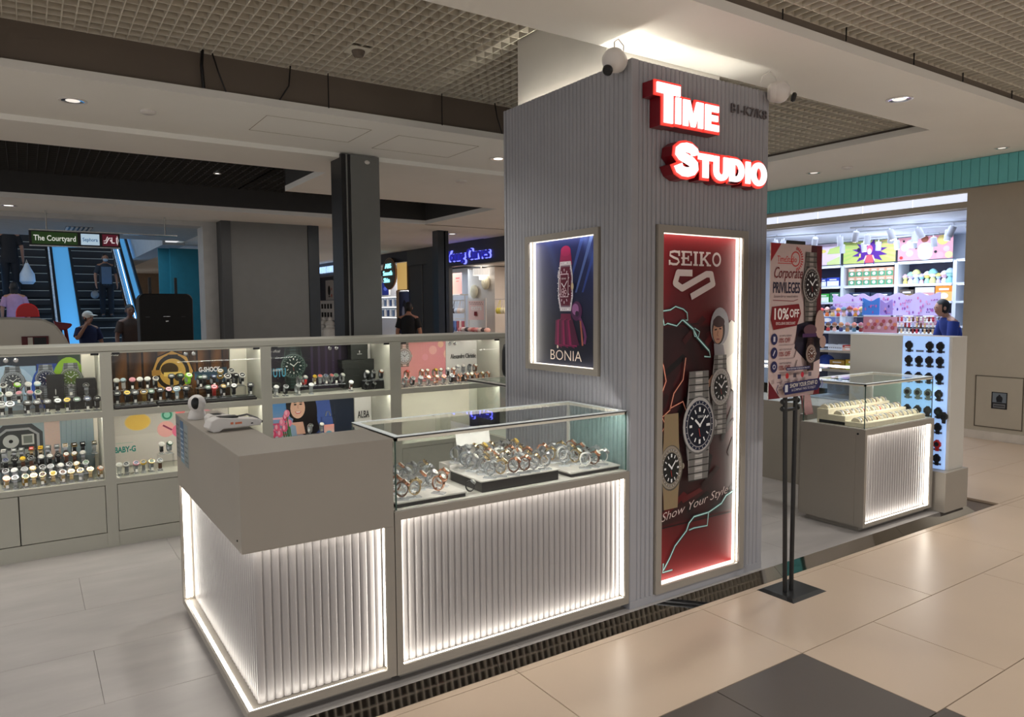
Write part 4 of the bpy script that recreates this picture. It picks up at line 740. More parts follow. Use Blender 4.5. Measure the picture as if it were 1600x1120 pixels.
# lettering on pale board beside the prints
for name, s, x, z, h, w, l in [('lettering', 'Alexandre Christie', 3.235, 1.165, .045, .27, 'dark thin shop-display lettering on the pale board by the pillar'), ('lettering', 'ALBA', 2.325, .70, .062, .105, 'dark thin capitals on the pale board beside the tulip poster'), ('lettering', 'andre Christie', 2.335, 1.165, .04, .12, 'dark thin lettering half hidden behind the dark green gift boxes')]:
    tag(raised(name, s, None, (x, 5.832, z), h, BLK, .004, -.005 if s != 'ALBA' else .0, w=w), l, 'lettering')
for i, (x0, x1, z0, z1) in enumerate([(3.19, 3.518, .97, 1.356), (2.30, 2.452, .97, 1.356), (2.30, 2.452, .51, .932), (1.30, 1.426, .97, 1.356), (1.28, 1.426, .51, .932), (2.556, 3.518, .51, .932), (.315, .396, .97, 1.356), (.372, .396, .51, .93)]): B('side_panel', CREAM if i in (3, 4, 5, 6, 7) else WHT, un, (x0, 5.836, z0, x1, 5.844, z1))
for i in range(4):                                                      # little spotlights over the pale boards
    x1 = DV[i+1][0]
    for z in (1.353, .93):
        for k in range(3): MB().lathe([(.008, 0), (.011, .003), (.011, .005)], (x1-.02-.045*k, 5.79, z-.004), 10).build('spot_lens', LED, un)

# ================================================================ WATCHES
DK, SV, WD, BRN = mat('black_resin', (24, 24, 26), .45), mat('watch_steel', (176, 178, 180), .3, 1, noise=.05), mat('pale_dial', (226, 224, 216), .35), mat('brown_leather', (92, 58, 40), .6)
DKD = mat('dark_dial', (26, 27, 32), .25); GRN = mat('green_dial', (60, 96, 70), .3); BLU = mat('blue_dial', (40, 56, 96), .3); REDM = mat('red_resin', (196, 46, 40), .4); LIME = mat('lime_resin', (150, 220, 50), .4); YEL = mat('yellow_dial', (224, 184, 50), .4); GRY = mat('grey_resin', (120, 124, 126), .45); WRES = mat('white_resin', (220, 218, 212), .4); PINKM = mat('pink_resin', (220, 150, 160), .4); OLV = mat('olive_gold_resin', (150, 120, 50), .4, .3); SKY = mat('pale_blue_resin', (176, 200, 210), .4)
HAND = mat('watch_hand', (236, 234, 228), .4); HANDK = mat('dark_hand', (30, 30, 32), .4); TAGM = mat('price_tag_card', (228, 226, 220), .7); MARB = mat('grey_marble', (196, 192, 186), .3, noise=.22, nscale=9)
def frame_ring(c, n, t, r, k, th, mb, rnd=True, sq=1.):
    """flat drum of radius r about axis n"""
    u = t.cross(n).normalized(); vs = []
    for h in (0, th): vs += [c+n*h+(t*math.cos(2*PI*(i+.5)/k)+u*math.sin(2*PI*(i+.5)/k)*sq)*r for i in range(k)]
    mb.add(vs, [tuple(range(k-1, -1, -1)), tuple(range(k, 2*k))]+[(i, (i+1) % k, k+(i+1) % k, k+i) for i in range(k)])
CUFF = cuffmat()
def watch_parts(style):
    """local frame: faces -Y, base on z=0, about 0.09 high"""
    big = style == 'sport'; r = .0245 if big else .0195 if style != 'square' else .0185; wd = .0115 if big else .0108
    ry, rz, cz = (.031, .036, .05) if big else (.028, .034, .047)
    st = MB(); n = 16; vs = []
    for i in range(n):
        a = 2*PI*i/n
        for rr in (1, .87):
            for s in (-1, 1): vs.append((s*wd*(1 if abs(math.sin(a)) > .5 else .92), -ry*rr*math.cos(a), cz+rz*rr*math.sin(a)))
    fs = []
    for i in range(n):
        o, p = 4*i, 4*((i+1) % n); fs += [(o, p, p+1, o+1), (o+2, o+3, p+3, p+2), (o, o+2, p+2, p), (o+1, p+1, p+3, o+3)]
    st.add(vs, fs)
    an = math.radians(48); c = Vector((0, -ry*math.cos(an), cz+rz*math.sin(an))); nn = Vector((0, -math.cos(an), math.sin(an)*1.0)).normalized(); t = Vector((1, 0, 0)); k = 8 if big else 4 if style == 'square' else 16
    ca = MB(); q = r*1.2 if style == 'square' else r; frame_ring(c-nn*.003, nn, t, q, k, .009 if not big else .012, ca); frame_ring(c+nn*(.006 if not big else .009), nn, t, q*.9, k, .002, ca)
    ca.add([c+t*(q*.95)+nn*.001+d for d in (Vector((0, 0, -.002)), Vector((.004, 0, -.002)), Vector((.004, 0, .002)), Vector((0, 0, .002)))], [(0, 1, 2, 3)])
    di = MB(); f = c+nn*(.0085 if not big else .0115); u = t.cross(nn).normalized(); frame_ring(f, nn, t, q*.76, k if k != 16 else 16, .0006, di); di.m = 1; f = f+nn*.0009
    if style == 'square' or big: di.add([f+t*a*q+u*b*q for a, b in ((-.42, -.12), (.42, -.12), (.42, .2), (-.42, .2))], [(0, 1, 2, 3)])
    else:
        for dx, dy in ((-.35, .28), (.4, .36)):
            d = (t*dx+u*dy)*q; s = d.cross(nn).normalized()*.0011; di.add([f-s, f+s, f+d+s*.6, f+d-s*.6], [(0, 1, 2, 3)])
        for i in range(12):
            d = t*math.sin(i*PI/6)+u*math.cos(i*PI/6); s = d.cross(nn).normalized()*.0008; di.add([f+d*q*.55-s, f+d*q*.55+s, f+d*q*.7+s, f+d*q*.7-s], [(0, 1, 2, 3)])
    sd = MB(); sd.box(-.016, -.03, 0, .016, .03, .005); pts = [(ry*.8*math.cos(x), rz*.8*math.sin(x)) for x in [-.9+5.0*i/9 for i in range(10)]]; vs = []
    for y, z in pts: vs += [(-.008, y, cz+z), (.008, y, cz+z), (.008, y*.93, cz+z*.93), (-.008, y*.93, cz+z*.93)]
    sd.add(vs, [(4*i+j, 4*i+(j+1) % 4, 4*i+4+(j+1) % 4, 4*i+4+j) for i in range(9) for j in range(4)]); sd.box(-.005, -.004, .005, .005, .004, cz-rz*.72)
    tg = MB(); tg.add([(-.0075, -ry-.005, .014), (.0075, -ry-.005, .014), (.0075, -ry-.003, .034), (-.0075, -ry-.003, .034)], [(0, 1, 2, 3)])
    return dict(strap=st.mesh('strap', DK, smooth=True), case=ca.mesh('case', SV), dial=di.mesh('dial', [DKD, HAND]), stand=sd.mesh('stand', CUFF), price_tag=tg.mesh('price_tag', TAGM))
WP = {s: watch_parts(s) for s in ('round', 'sport', 'square')}
NW = 0
def watch(label, loc, rz, style, strap, case, dial, hand=HAND, tagged=False, scale=1., group=None, stand=True, rx=0):
    global NW; NW += 1
    t = thing('wristwatch', label, 'watch', loc, rz, group); t.scale = (scale,)*3; t.rotation_euler[0] = rx
    for k, m in (('strap', strap), ('case', case), ('dial', dial)):
        o = link(k, WP[style][k], t); recol(o, m)
        if k == 'dial': recol(o, hand, 1)
    if stand: link('stand', WP[style]['stand'], t)
    if tagged: link('price_tag', WP[style]['price_tag'], t)
    return t
ORD = 'first second third fourth fifth sixth seventh eighth ninth tenth eleventh twelfth thirteenth fourteenth'.split()
WN = {DK: 'black', SV: 'steel', GOLD: 'gold-tone', ROSE: 'rose-gold', BRN: 'brown leather', WRES: 'white', REDM: 'red', LIME: 'lime green', GRY: 'grey', PINKM: 'pink', OLV: 'olive-gold', SKY: 'pale blue', WD: 'pale', DKD: 'dark', GRN: 'green', BLU: 'blue', YEL: 'yellow'}
# row key: (Y, [x...], z of the dial, where, style list of (style, strap, case, dial), tagged)
R1, R2 = ('round',), ('sport',)
def cyc(*q): return list(q)
SP = lambda s, d=DKD, c=None: ('sport', s, c or s, d)
RD = lambda s, c, d: ('round', s, c, d)
SQ = lambda s, c, d: ('square', s, c, d)
BAY = ['below lime-circle poster', 'below square-digital poster', 'below golden-watch poster', 'below yellow-oval poster', 'below diver-watch poster', 'before tulip poster', 'before pink poster']
ROWS = [
(5.52, [-0.139, -0.098, -0.012, 0.044, 0.099, 0.155, 0.212, 0.262, 0.32, 0.375], 1.042, 'front row '+BAY[0], cyc(SP(DK, DKD, WRES), SP(DK, DKD, SV), SP(DK), SP(DK), SP(DK), SP(DK, WD), SP(DK, YEL), SP(DK, GRN), SP(DK, BLU), SP(DK)), 1),
(5.62, [-0.146, -0.1, -0.045, 0.006, 0.051], 1.102, 'second row '+BAY[0], cyc(RD(DK, WRES, GRN), RD(DK, WRES, WD), RD(DK, SV, PINKM), RD(DK, SV, PINKM), RD(DK, WRES, GRN)), 1),
(5.70, [-0.126, -0.061, -0.002, 0.051], 1.151, 'top row '+BAY[0], cyc(RD(DK, WRES, DKD), RD(DK, LIME, WD), RD(DK, WRES, WD), RD(DK, SKY, WD)), 0),
(5.68, [0.237, 0.33], 1.125, 'pair by the black boxes '+BAY[0], cyc(RD(SV, SV, DKD), RD(SV, SV, DKD)), 1),
(5.72, [-0.145, -0.094, -0.049, 0.004, 0.054, 0.097, 0.144, 0.192, 0.24, 0.293, 0.36], 0.721, 'top row '+BAY[1], cyc(SQ(SV, SV, WD), SQ(SV, SV, GRY), SQ(SV, SV, GRY), SQ(GOLD, GOLD, REDM), SQ(GOLD, GOLD, YEL), SQ(SV, SV, GRY), SQ(SV, SV, GRY), SQ(SV, WRES, OLV), SQ(DK, GOLD, DKD), SQ(DK, DK, DKD), SQ(SV, SV, GOLD)), 0),
(5.66, [-0.14, -0.094, -0.048, -0.001, 0.046, 0.094, 0.142, 0.191, 0.241, 0.291], 0.671, 'third row '+BAY[1], cyc(RD(DK, SV, BLU), RD(DK, DK, DKD), RD(BRN, GOLD, YEL), RD(BRN, SV, DKD), RD(DK, SV, WD), RD(DK, SV, WD), RD(DK, DK, DKD), RD(BRN, ROSE, WD), RD(BRN, GOLD, WD), RD(SV, SV, WD)), 0),
(5.58, [-0.138, -0.091, -0.044, 0.004, 0.052, 0.101, 0.151, 0.201, 0.251, 0.302], 0.616, 'second row '+BAY[1], cyc(RD(SV, SV, DKD), RD(SV, SV, WD), RD(SV, SV, GRY), RD(SV, GOLD, WD), RD(SV, SV, DKD), RD(SV, SV, GRY), RD(SV, SV, WD), RD(SV, SV, DKD), RD(GOLD, GOLD, WD), RD(SV, SV, GRN)), 0),
(5.51, [-0.141, -0.092, -0.043, 0.007, 0.058, 0.109, 0.161, 0.213, 0.266, 0.32, 0.374], 0.584, 'front row '+BAY[1], cyc(RD(GOLD, ROSE, WD), RD(SV, SV, GRY), RD(OLV, GOLD, GRN), RD(GOLD, GOLD, WD), RD(GOLD, GOLD, BRN), RD(GOLD, GOLD, YEL), RD(GOLD, SV, BRN), RD(GOLD, GOLD, WD), RD(SV, GOLD, DKD), RD(GOLD, GOLD, WD), RD(GOLD, ROSE, WD)), 1),
(5.62, [0.502, 0.548, 0.603, 0.651, 0.699, 0.744], 1.150, 'back row '+BAY[2], cyc(RD(DK, WRES, WD), RD(WRES, GRY, SKY), RD(DK, PINKM, PINKM), RD(DK, WRES, WD), RD(DK, WRES, WD), RD(DK, WRES, DKD)), 1),
(5.53, [0.501, 0.555, 0.605, 0.662, 0.7], 1.062, 'front tray '+BAY[2], cyc(SP(DK), SP(DK, YEL), SP(DK), SP(OLV, DKD), SP(DK, GRN)), 1),
(5.54, [0.766, 0.813, 0.871, 0.927], 1.068, 'middle tray '+BAY[2], cyc(SP(DK), SP(DK, PINKM), SP(SKY, GRY), SP(DK)), 1),
(5.66, [0.858, 0.917, 0.964], 1.150, 'raised trio '+BAY[2], cyc(SP(DK, GRY), SP(DK, GRN), SP(LIME, WD)), 0),
(5.62, [1.034, 1.068, 1.126, 1.179, 1.229, 1.283, 1.329], 1.133, 'rear row by the spotlit board '+BAY[2], cyc(SP(DK, GRN), SP(DK, GRY), SP(DK, BLU), SP(DK, DKD, OLV), SP(DK, DKD, WRES), SP(DK), SP(DK, DKD, WRES)), 1),
(5.72, [1.204, 1.27], 1.163, 'topmost pair '+BAY[2], cyc(SP(DK, WD, OLV), SP(DK, DKD, WRES)), 0),
(5.53, [1.075, 1.116, 1.172, 1.251, 1.369], 1.066, 'counter-side tray '+BAY[2], cyc(SP(DK, GRN), SP(REDM, PINKM), SP(DK, OLV), SP(DK, WD), SP(DK)), 1),
(5.55, [0.495, 0.538, 0.593, 0.642, 0.69, 0.745], 0.575, 'front row '+BAY[3], cyc(RD(WRES, WRES, WD), RD(GRY, WRES, DKD), RD(GRY, PINKM, BLU), RD(GRY, YEL, DKD), RD(GRY, GOLD, GRN), RD(BRN, WRES, DKD)), 1),
(5.68, [0.776, 0.826], 0.673, 'raised pair '+BAY[3], cyc(RD(DK, WRES, WD), RD(GRY, GRN, WD)), 0),
(5.55, [1.562, 1.634, 1.725, 1.834, 2.159], 1.030, 'front row '+BAY[4], cyc(RD(SV, SV, WD), RD(DK, SV, DKD), RD(SV, SV, GRY), RD(SV, SV, WD), RD(BRN, SV, WD)), 1),
(5.66, [1.775, 1.818, 1.898, 1.943, 1.985, 2.03, 2.075, 2.125], 1.092, 'rear row '+BAY[4], cyc(RD(SV, SV, GRN), RD(REDM, SV, WD), RD(GOLD, GOLD, YEL), RD(SV, SV, REDM), RD(SV, SV, BLU), RD(SV, SV, REDM), RD(DK, SV, GRN), RD(SV, SV, WD)), 1),
(5.6, [2.312, 2.374, 2.442], 1.110, 'trio on the black box '+BAY[4], cyc(RD(DK, SV, WD), RD(DK, SV, DKD), RD(DK, ROSE, WD)), 0),
(5.58, [1.718, 1.768, 1.995, 2.067], 0.62, 'front row '+BAY[5], cyc(RD(SV, SV, DKD), RD(DK, SV, WD), RD(SV, SV, WD), RD(DK, SV, WD)), 0),
(5.66, [1.852, 1.946], 0.705, 'pair on the black stand '+BAY[5], cyc(RD(SV, SV, DKD), RD(SV, SV, WD)), 0),
(5.54, [2.628, 2.699, 2.774, 2.85, 2.924, 2.999, 3.075, 3.153], 1.036, 'front row '+BAY[6], cyc(RD(SV, SV, DKD), RD(DK, SV, DKD), RD(SV, SV, GRY), RD(SV, ROSE, WD), RD(ROSE, ROSE, WD), RD(SV, ROSE, PINKM), RD(DK, SV, DKD), RD(ROSE, ROSE, BRN)), 0),
(5.63, [2.69, 2.83, 2.885, 2.96, 3.017, 3.088, 3.145], 1.090, 'rear row '+BAY[6], cyc(RD(ROSE, ROSE, REDM), RD(ROSE, ROSE, WD), RD(ROSE, ROSE, WD), RD(GOLD, GOLD, YEL), RD(WRES, ROSE, WD), RD(DK, SV, WD), RD(ROSE, ROSE, WD)), 0),
(5.7, [3.225, 3.288, 3.352, 3.413], 1.104, 'four on the black riser '+BAY[6], cyc(RD(WRES, SV, WD), RD(SV, SV, WD), RD(SV, SV, DKD), RD(BRN, ROSE, WD)), 0),
(5.58, [3.254, 3.3, 3.347, 3.408, 3.469], 1.030, 'low row '+BAY[6]+' by the pillar', cyc(RD(ROSE, ROSE, WD), RD(BRN, GOLD, WD), RD(ROSE, ROSE, BRN), RD(ROSE, GOLD, WD), RD(ROSE, ROSE, WD)), 0)]
RIS = {'acrylic': ACR, 'black': BLK}
rk = random.Random(11)
for Y, xs, z, where, st, tg in ROWS:
    base = .968 if z > .95 else .508
    zb = z-.072
    if zb-base > .014:
        blk = 'tray' in where or 'box' in where or 'riser' in where or 'stand' in where
        w0, w1 = min(xs)-.028, max(xs)+.028
        if where.startswith('trio'): w0, w1 = 2.285, 2.45
        r = thing('watch_riser', ('black' if blk else 'clear') + ' riser block carrying the '+where, 'riser', ((w0+w1)/2, Y, base))
        if blk: B('block', BLK, r, (w0, Y-.042, base+.0005, w1, Y+.036, zb), bevel=.002)
        else: B('top_plate', ACR, r, (w0, Y-.036, zb-.004, w1, Y+.036, zb)); B('front_plate', ACR, r, (w0, Y-.036, base+.0005, w1, Y-.032, zb-.004)); B('end_plate', ACR, r, (w0, Y-.032, base+.0005, w0+.004, Y+.036, zb-.004), (w1-.004, Y-.032, base+.0005, w1, Y+.036, zb-.004))
    else: zb = base+.0006
    for i, x in enumerate(xs):
        s, sm, cm, dm = st[i % len(st)]
        d = '%s-dial %s watch, %s toward pillar, %s' % (WN[dm], WN[sm] if sm is cm else WN[cm]+'-cased', ORD[i], where)
        watch(d, (x, Y, zb+.0005), rk.uniform(-.25, .25) if 'Y' else 0, s, sm, cm, dm, HANDK if dm in (WD, YEL, SKY, PINKM, LIME) else HAND, bool(tg and i % 2 == 0))
# trays, boxes and small things in the bays
def gbox(label, x0, x1, y0, y1, z0, z1, m=BLK, lid=None, name='gift_box', cat='box', logo=None):
    t = thing(name, label, cat, ((x0+x1)/2, (y0+y1)/2, z0)); z0 += .0006
    k = z0+(z1-z0)*(lid or .62); B('box_body', m, t, (x0+.0015, y0+.0015, z0, x1-.0015, y1-.0015, k), bevel=.001); B('lid', m, t, (x0, y0, k+.0008, x1, y1, z1), bevel=.001)
    if logo:
        a = Art(); w, h = x1-x0, (z1-z0); a.ell(w/2, h*.3, w*.035, h*.09, (206, 206, 200), 10); a.rect(w*.36, h*.13, w*.64, h*.17, (206, 206, 200)); a.build('logo_print', t, (x0-t.location.x, y0-.0005-t.location.y, z0-t.location.z+(.0 if lid else 0)+h*.2))
    return t
DGB = mat('dark_olive_card', (44, 46, 42), .5)
gbox('small black box with outlined emblem beside the blue watch picture', .105, .205, 5.76, 5.83, .968, 1.20, logo=1); gbox('black box behind the steel pair near the first divider', .275, .39, 5.75, 5.83, .968, 1.165)
for i, (x0, x1, z0, z1, y0, l) in enumerate([(2.175, 2.315, .968, 1.135, 5.74, 'tall dark green box under the lidded gift box stack'), (2.16, 2.30, 1.1356, 1.205, 5.735, 'dark lidded box lying on the tall green box'), (2.302, 2.452, 1.0, 1.205, 5.76, 'dark green gift box beside the lidded stack'), (2.245, 2.395, 1.206, 1.335, 5.75, 'dark olive gift box with pale emblem topmost of its stack')]): gbox(l, x0, x1, y0, 5.83, z0 if i != 2 else .968, z1, DGB, logo=1 if i == 3 else None)
gbox('low dark box with pale emblem under the blue printed digits', 1.525, 1.66, 5.76, 5.83, .968, 1.05, DGB, logo=1)
for i, (x0, x1, w) in enumerate([(.478, .735, 'first divider'), (.745, 1.0, 'timber poster middle'), (1.05, 1.40, 'spotlit board')]):
    tag(B('display_tray', mat('dark_tray', (38, 30, 30), .5), None, (x0, 5.462, .9685, x1, 5.5, .985), bevel=.002), 'flat dark maroon tray lip lying at the shelf edge by the '+w, 'tray')
for i, x in enumerate((2.265, 2.33)):
    t = watch(['black watch lying flat on the shelf before the green boxes', 'dark watch lying flat beside the black trio box'][i], (x, 5.50, .969), .5, 'round', DK, SV, DKD, stand=False, rx=0, scale=.8)
t = thing('acrylic_stand', 'clear square stand with a colour print in front of the blue panel', 'stand', (2.01, 5.68, .508)); B('block', ACR, t, (1.955, 5.66, .5085, 2.065, 5.7, .76)); a = Art(); a.grad(0, 0, .085, .16, lambda u, v: lerp((190, 210, 200), (226, 150, 140), v), 2, 4); a.ell(.04, .08, .03, .03, (110, 160, 180)); a.ell(.055, .04, .02, .02, (230, 190, 120)); a.build('print', t, (-.043, -.021, .03)); MB().tube([(2.01-.02, 5.68, .765), (2.0, 5.68, .80), (2.02, 5.68, .80), (2.03, 5.68, .765)], .004, 6).build('bow', SV, t)
t = thing('flower_posy', 'white and pink posy lying at the edge of the tulip bay', 'flowers', (1.60, 5.5, .508))
for i, (x, y, z) in enumerate([(1.54, 5.5, .53), (1.57, 5.49, .55), (1.6, 5.5, .54), (1.63, 5.52, .53), (1.585, 5.52, .565)]): MB().ell((x, y, z), (.022, .02, .018), 8, 6).build('blossom', PINKM if i == 2 else WRES, t, smooth=True)
MB().tube([(1.6, 5.51, .52), (1.66, 5.53, .515), (1.7, 5.54, .512)], .008, 6).build('stem', GRN, t)

# ---- front showcase contents
D0 = .7895
def slab_tray(label, x0, x1, y0, y1, zb, zt, black=True, lip=.008):
    t = thing('display_tray', label, 'tray', ((x0+x1)/2, (y0+y1)/2, zb)); zb += .0005
    if black: B('tray_base', BLK, t, (x0+.006, y0+.004, zb, x1-.006, y1-.006, zt-lip), bevel=.002)
    B('marble_top', MARB, t, (x0, y0, zt-lip+.0003 if black else zb, x1, y1, zt), bevel=.0015)
slab_tray('low marble-topped tray at the cash counter end of the showcase', 1.262, 1.61, 2.765, 3.16, D0, D0+.024); slab_tray('deep black drawer tray with a marble top in the showcase middle', 1.69, 2.14, 2.775, 3.08, D0, D0+.055); slab_tray('low marble-topped tray at the pillar end of the showcase', 2.205, 2.535, 2.775, 3.16, D0, D0+.024)
slab_tray('cream raised slab behind the drawer tray in the showcase', 1.70, 2.16, 3.09, 3.2, D0, D0+.07, False)
t = thing('brand_card', 'white lettered card leaning behind the showcase watches', 'card', (1.88, 3.15, D0+.07)); 
o = MB().add([(1.778, 3.14, D0+.0705), (1.978, 3.14, D0+.0705), (1.978, 3.172, D0+.235), (1.778, 3.172, D0+.235), (1.778, 3.142, D0+.0705), (1.978, 3.142, D0+.0705), (1.978, 3.174, D0+.235), (1.778, 3.174, D0+.235)], [(0, 1, 2, 3), (7, 6, 5, 4), (0, 4, 5, 1), (2, 6, 7, 3), (1, 5, 6, 2), (0, 3, 7, 4)]).build('card', WRES, t)
a = Art(); a.text('Royal Crown', 0, 0, .016, (60, 70, 80), 0, w=.09); o = a.build('lettering', t, (-.05, -.0105+.03, .135)); o.rotation_euler[0] = -.19; o.location = (-.045, .012, .136)
FR = [('marble tray by the cash counter', 1.275, 1.60, 2.80, 3.12, D0+.024, 4, 5), ('drawer tray', 1.72, 2.12, 2.80, 3.05, D0+.055, 4, 6), ('marble tray by the pillar', 2.235, 2.515, 2.82, 3.12, D0+.024, 4, 4), ('cream slab behind the drawer tray', 1.73, 2.14, 3.125, 3.125, D0+.07, 1, 8)]
PAL = [(SV, ROSE, WD), (SV, SV, WD), (BRN, ROSE, WD), (SV, SV, DKD), (GOLD, GOLD, WD), (ROSE, ROSE, WD), (WRES, SV, WD), (GRY, SV, GRY), (SV, GOLD, DKD)]
CLK = glass('clear_cuff', (.9, .93, .95), 2.2)
for where, x0, x1, y0, y1, z, nr, nc in FR:
    for r in range(nr):
        for k in range(nc):
            if nr > 1 and rk.random() < .1 and r == 0: continue
            x = x0+(x1-x0)*(k+.5+.25*(r % 2))/(nc+.4)+rk.uniform(-.006, .006); y = y0+(y1-y0)*(r/(max(nr-1, 1)))+rk.uniform(-.006, .006)
            sm, cm, dm = rk.choice(PAL if nr > 1 else [(SV, SV, DKD), (SV, GOLD, DKD), (SV, SV, GRY), (GOLD, GOLD, YEL)])
            l = '%s-dial %s watch, %s toward pillar, row %s of %s' % (WN[dm], WN[cm], ORD[k], ['one', 'two', 'three', 'four'][r], where)
            up = .0 if nr == 1 else .028*r/max(nr-1, 1)*1.0
            watch(l, (x, y, z+.0006), rk.uniform(.5, 1.5), 'round', sm, cm, dm, HANDK if dm is WD else HAND, False, 1.0)
t = watch('watch with a white dial and black strap lying on the showcase floor', (1.645, 2.80, D0), .9, 'round', DK, SV, WD, HANDK, stand=False, scale=.75)
# ---- bracelets on cream pillows in the far showcase
PILL = mat('cream_velvet', (226, 216, 190), .9, noise=.05, nscale=30)
D1 = .7765
for i, (x0, x1, l) in enumerate([(4.80, 5.2, 'stepped cream bracelet tray with dark notch at the lock end'), (5.21, 5.62, 'stepped cream bracelet tray at the watch wall end')]):
    t = thing('bracelet_tray', l, 'tray', ((x0+x1)/2, 2.95, D1)); MB().prism([(2.775, D1+.0005), (3.14, D1+.0005), (3.14, D1+.105), (3.05, D1+.105), (3.05, D1+.07), (2.92, D1+.07), (2.92, D1+.035), (2.775, D1+.035)], x0, x1, 'x').build('step_block', PILL, t, bevel=.003)
    if i == 0: B('notch', BLK, t, (x0-.0008, 2.92, D1+.004, x0+.002, 3.12, D1+.026))
pil_m = MB(); n = 8; pil_m.prism([(.034*math.cos(PI*i/n), .028*math.sin(PI*i/n)) for i in range(n+1)], -.02, .02, 'x'); pm = pil_m.mesh('pillow', PILL, bevel=.002)
bm_ = MB(); vs = []
for i in range(15):
    a_ = PI*1.06*i/14-.03*PI
    for r in (.0365, .0345):
        for s in (-.006, .006): vs.append((s, r*math.cos(a_), r*.86*math.sin(a_)))
bm_.add(vs, [(4*i+p, 4*i+q, 4*i+4+q, 4*i+4+p) for i in range(14) for p, q in ((0, 1), (1, 3), (3, 2), (2, 0))]); bme = bm_.mesh('band', SV); cm_ = MB(); cm_.lathe([(.011, 0), (.012, .004), (.009, .006)], (0, -.018, .0265), 12, (0, -.4, .9)); cme = cm_.mesh('case', SV)
kk = 0
for tr, (x0, x1) in enumerate([(4.80, 5.2), (5.21, 5.62)]):
    for r, (y, z) in enumerate([(2.85, .035), (2.985, .07), (3.095, .105)]):
        for k in range(6):
            x = x0+(x1-x0)*(k+.5)/6; kk += 1
            bc = [SV, DK, SV, ROSE, WRES, SV, REDM if r == 1 else GRY][(k+2*r+3*tr) % 7]
            t = thing('bracelet_watch', '%s bracelet watch on pillow, %s toward watch wall, %s step of %s tray' % (WN[bc], ORD[k], ['low', 'middle', 'top'][r], ['lock-end', 'wall-end'][tr]), 'watch', (x, y, D1+z+.0006))
            link('pillow', pm, t); o = link('band', bme, t); recol(o, bc); link('case', cme, t)
for k in range(5):
    x = 4.92+.075*k; t = watch('steel bangle watch, %s toward the watch wall behind the cream pillows' % ORD[k], (x, 3.17, D1+.0006), .9, 'round', SV, SV, [WD, GRY, WD, DKD, WD][k], HANDK, False, 1.0); r = t.location.z
# ---- black sport watches on the lit wall
tgm = MB().box(-.0008, -.03, -.052, 0, .03, -.036).mesh('price_label', mat('grey_label', (96, 110, 128), .6))
ws = MB(); ws.prism([(-.017, .0), (.017, 0), (.012, -.055), (-.012, -.055)], -.012, -.004, 'x'); ws.prism([(-.014, .012), (.014, .012), (.011, .034), (-.011, .034)], -.012, -.004, 'x'); wsm = ws.mesh('strap', DK)
wc = MB(); frame_ring(Vector((-.004, 0, 0)), Vector((-1, 0, 0)), Vector((0, 1, 0)), .031, 8, .014, wc); frame_ring(Vector((-.018, 0, 0)), Vector((-1, 0, 0)), Vector((0, 1, 0)), .026, 8, .002, wc); wcm = wc.mesh('case', DK)
wf = MB(); frame_ring(Vector((-.0202, 0, 0)), Vector((-1, 0, 0)), Vector((0, 1, 0)), .018, 12, .0006, wf); wfm = wf.mesh('dial', DKD)
ROWZ = [1.312, 1.197, 1.07, .942, .807, .686, .554, .443]; COLY = [3.015, 2.935, 2.857, 2.778]
NUM = ['top', 'second', 'third', 'fourth', 'fifth', 'sixth', 'seventh', 'bottom']; CN = ['inner column', 'second column', 'third column', 'outer column']
for r, z in enumerate(ROWZ):
    for c, y in enumerate(COLY):
        if (r, c) == (0, 1):
            tag(link('price_label', tgm, None, (5.8288, y, z)), 'lone grey label where a watch is missing on the lit wall', 'label'); continue
        if r > 4 and c < 3: continue
        red = r == 6
        t = thing('wall_watch', '%s sport watch hung in the %s of the lit wall, %s row' % ('red' if red else 'black' if (r, c) not in ((3, 1), (3, 2), (3, 0)) else 'dark grey', CN[c], NUM[r]), 'watch', (5.8288, y, z))
        for nm, me in (('strap', wsm), ('case', wcm), ('dial', wfm), ('price_label', tgm)):
            o = link(nm, me, t)
            if red and nm in ('strap', 'case'): recol(o, REDM)
            if r == 3 and c < 3 and nm in ('strap', 'case'): recol(o, GRY)
t = thing('wall_watch', 'small black watch leaning beside the fifth row of the lit wall', 'watch', (5.827, 2.735, .775)); link('strap', wsm, t); link('case', wcm, t); link('dial', wfm, t)
# ================================================================ TOY SHOP (through the opening on X 9.6)
PALE = mat('pale_shop_paint', (214, 220, 232), .6, noise=.01); SHW = mat('white_shelf_paint', (222, 228, 236), .45, noise=.01)
struct(B('ceiling_shop', PALE, None, (9.77, 2.4, 2.80, 13.3, 10.5, 2.86))); struct(B('wall_shop', PALE, None, (13.06, 2.4, 0, 13.2, 10.5, 2.8), (9.8, 10.35, 0, 13.06, 10.5, 2.8), (9.8, 2.4, 0, 13.06, 2.5, 2.8)))
ts = thing('toy_shelving', 'tall white back-wall shelving of the toy shop', 'shelf', (12.85, 7, 0)); UY = [4.9, 5.86, 6.82, 7.83, 8.86]
for y in UY: B('upright', SHW, ts, (12.66, y-.03, 0, 13.05, y+.03, 2.36))
DARKS = mat('dark_shelf_back', (44, 44, 70), .6)
for i in range(4):
    B('back_board', DARKS, ts, (13.03, UY[i]+.03, .2, 13.05, UY[i+1]-.03, 2.36))
    for z in (2.34, 1.955, 1.655, 1.25, .85): B('shelf', SHW, ts, (12.64, UY[i]+.03, z, 13.03, UY[i+1]-.03, z+.035))
    for z in (2.338, 1.953): B('led_strip', LEDC, ts, (12.66, UY[i]+.05, z-.004, 12.67, UY[i+1]-.05, z-.0005))
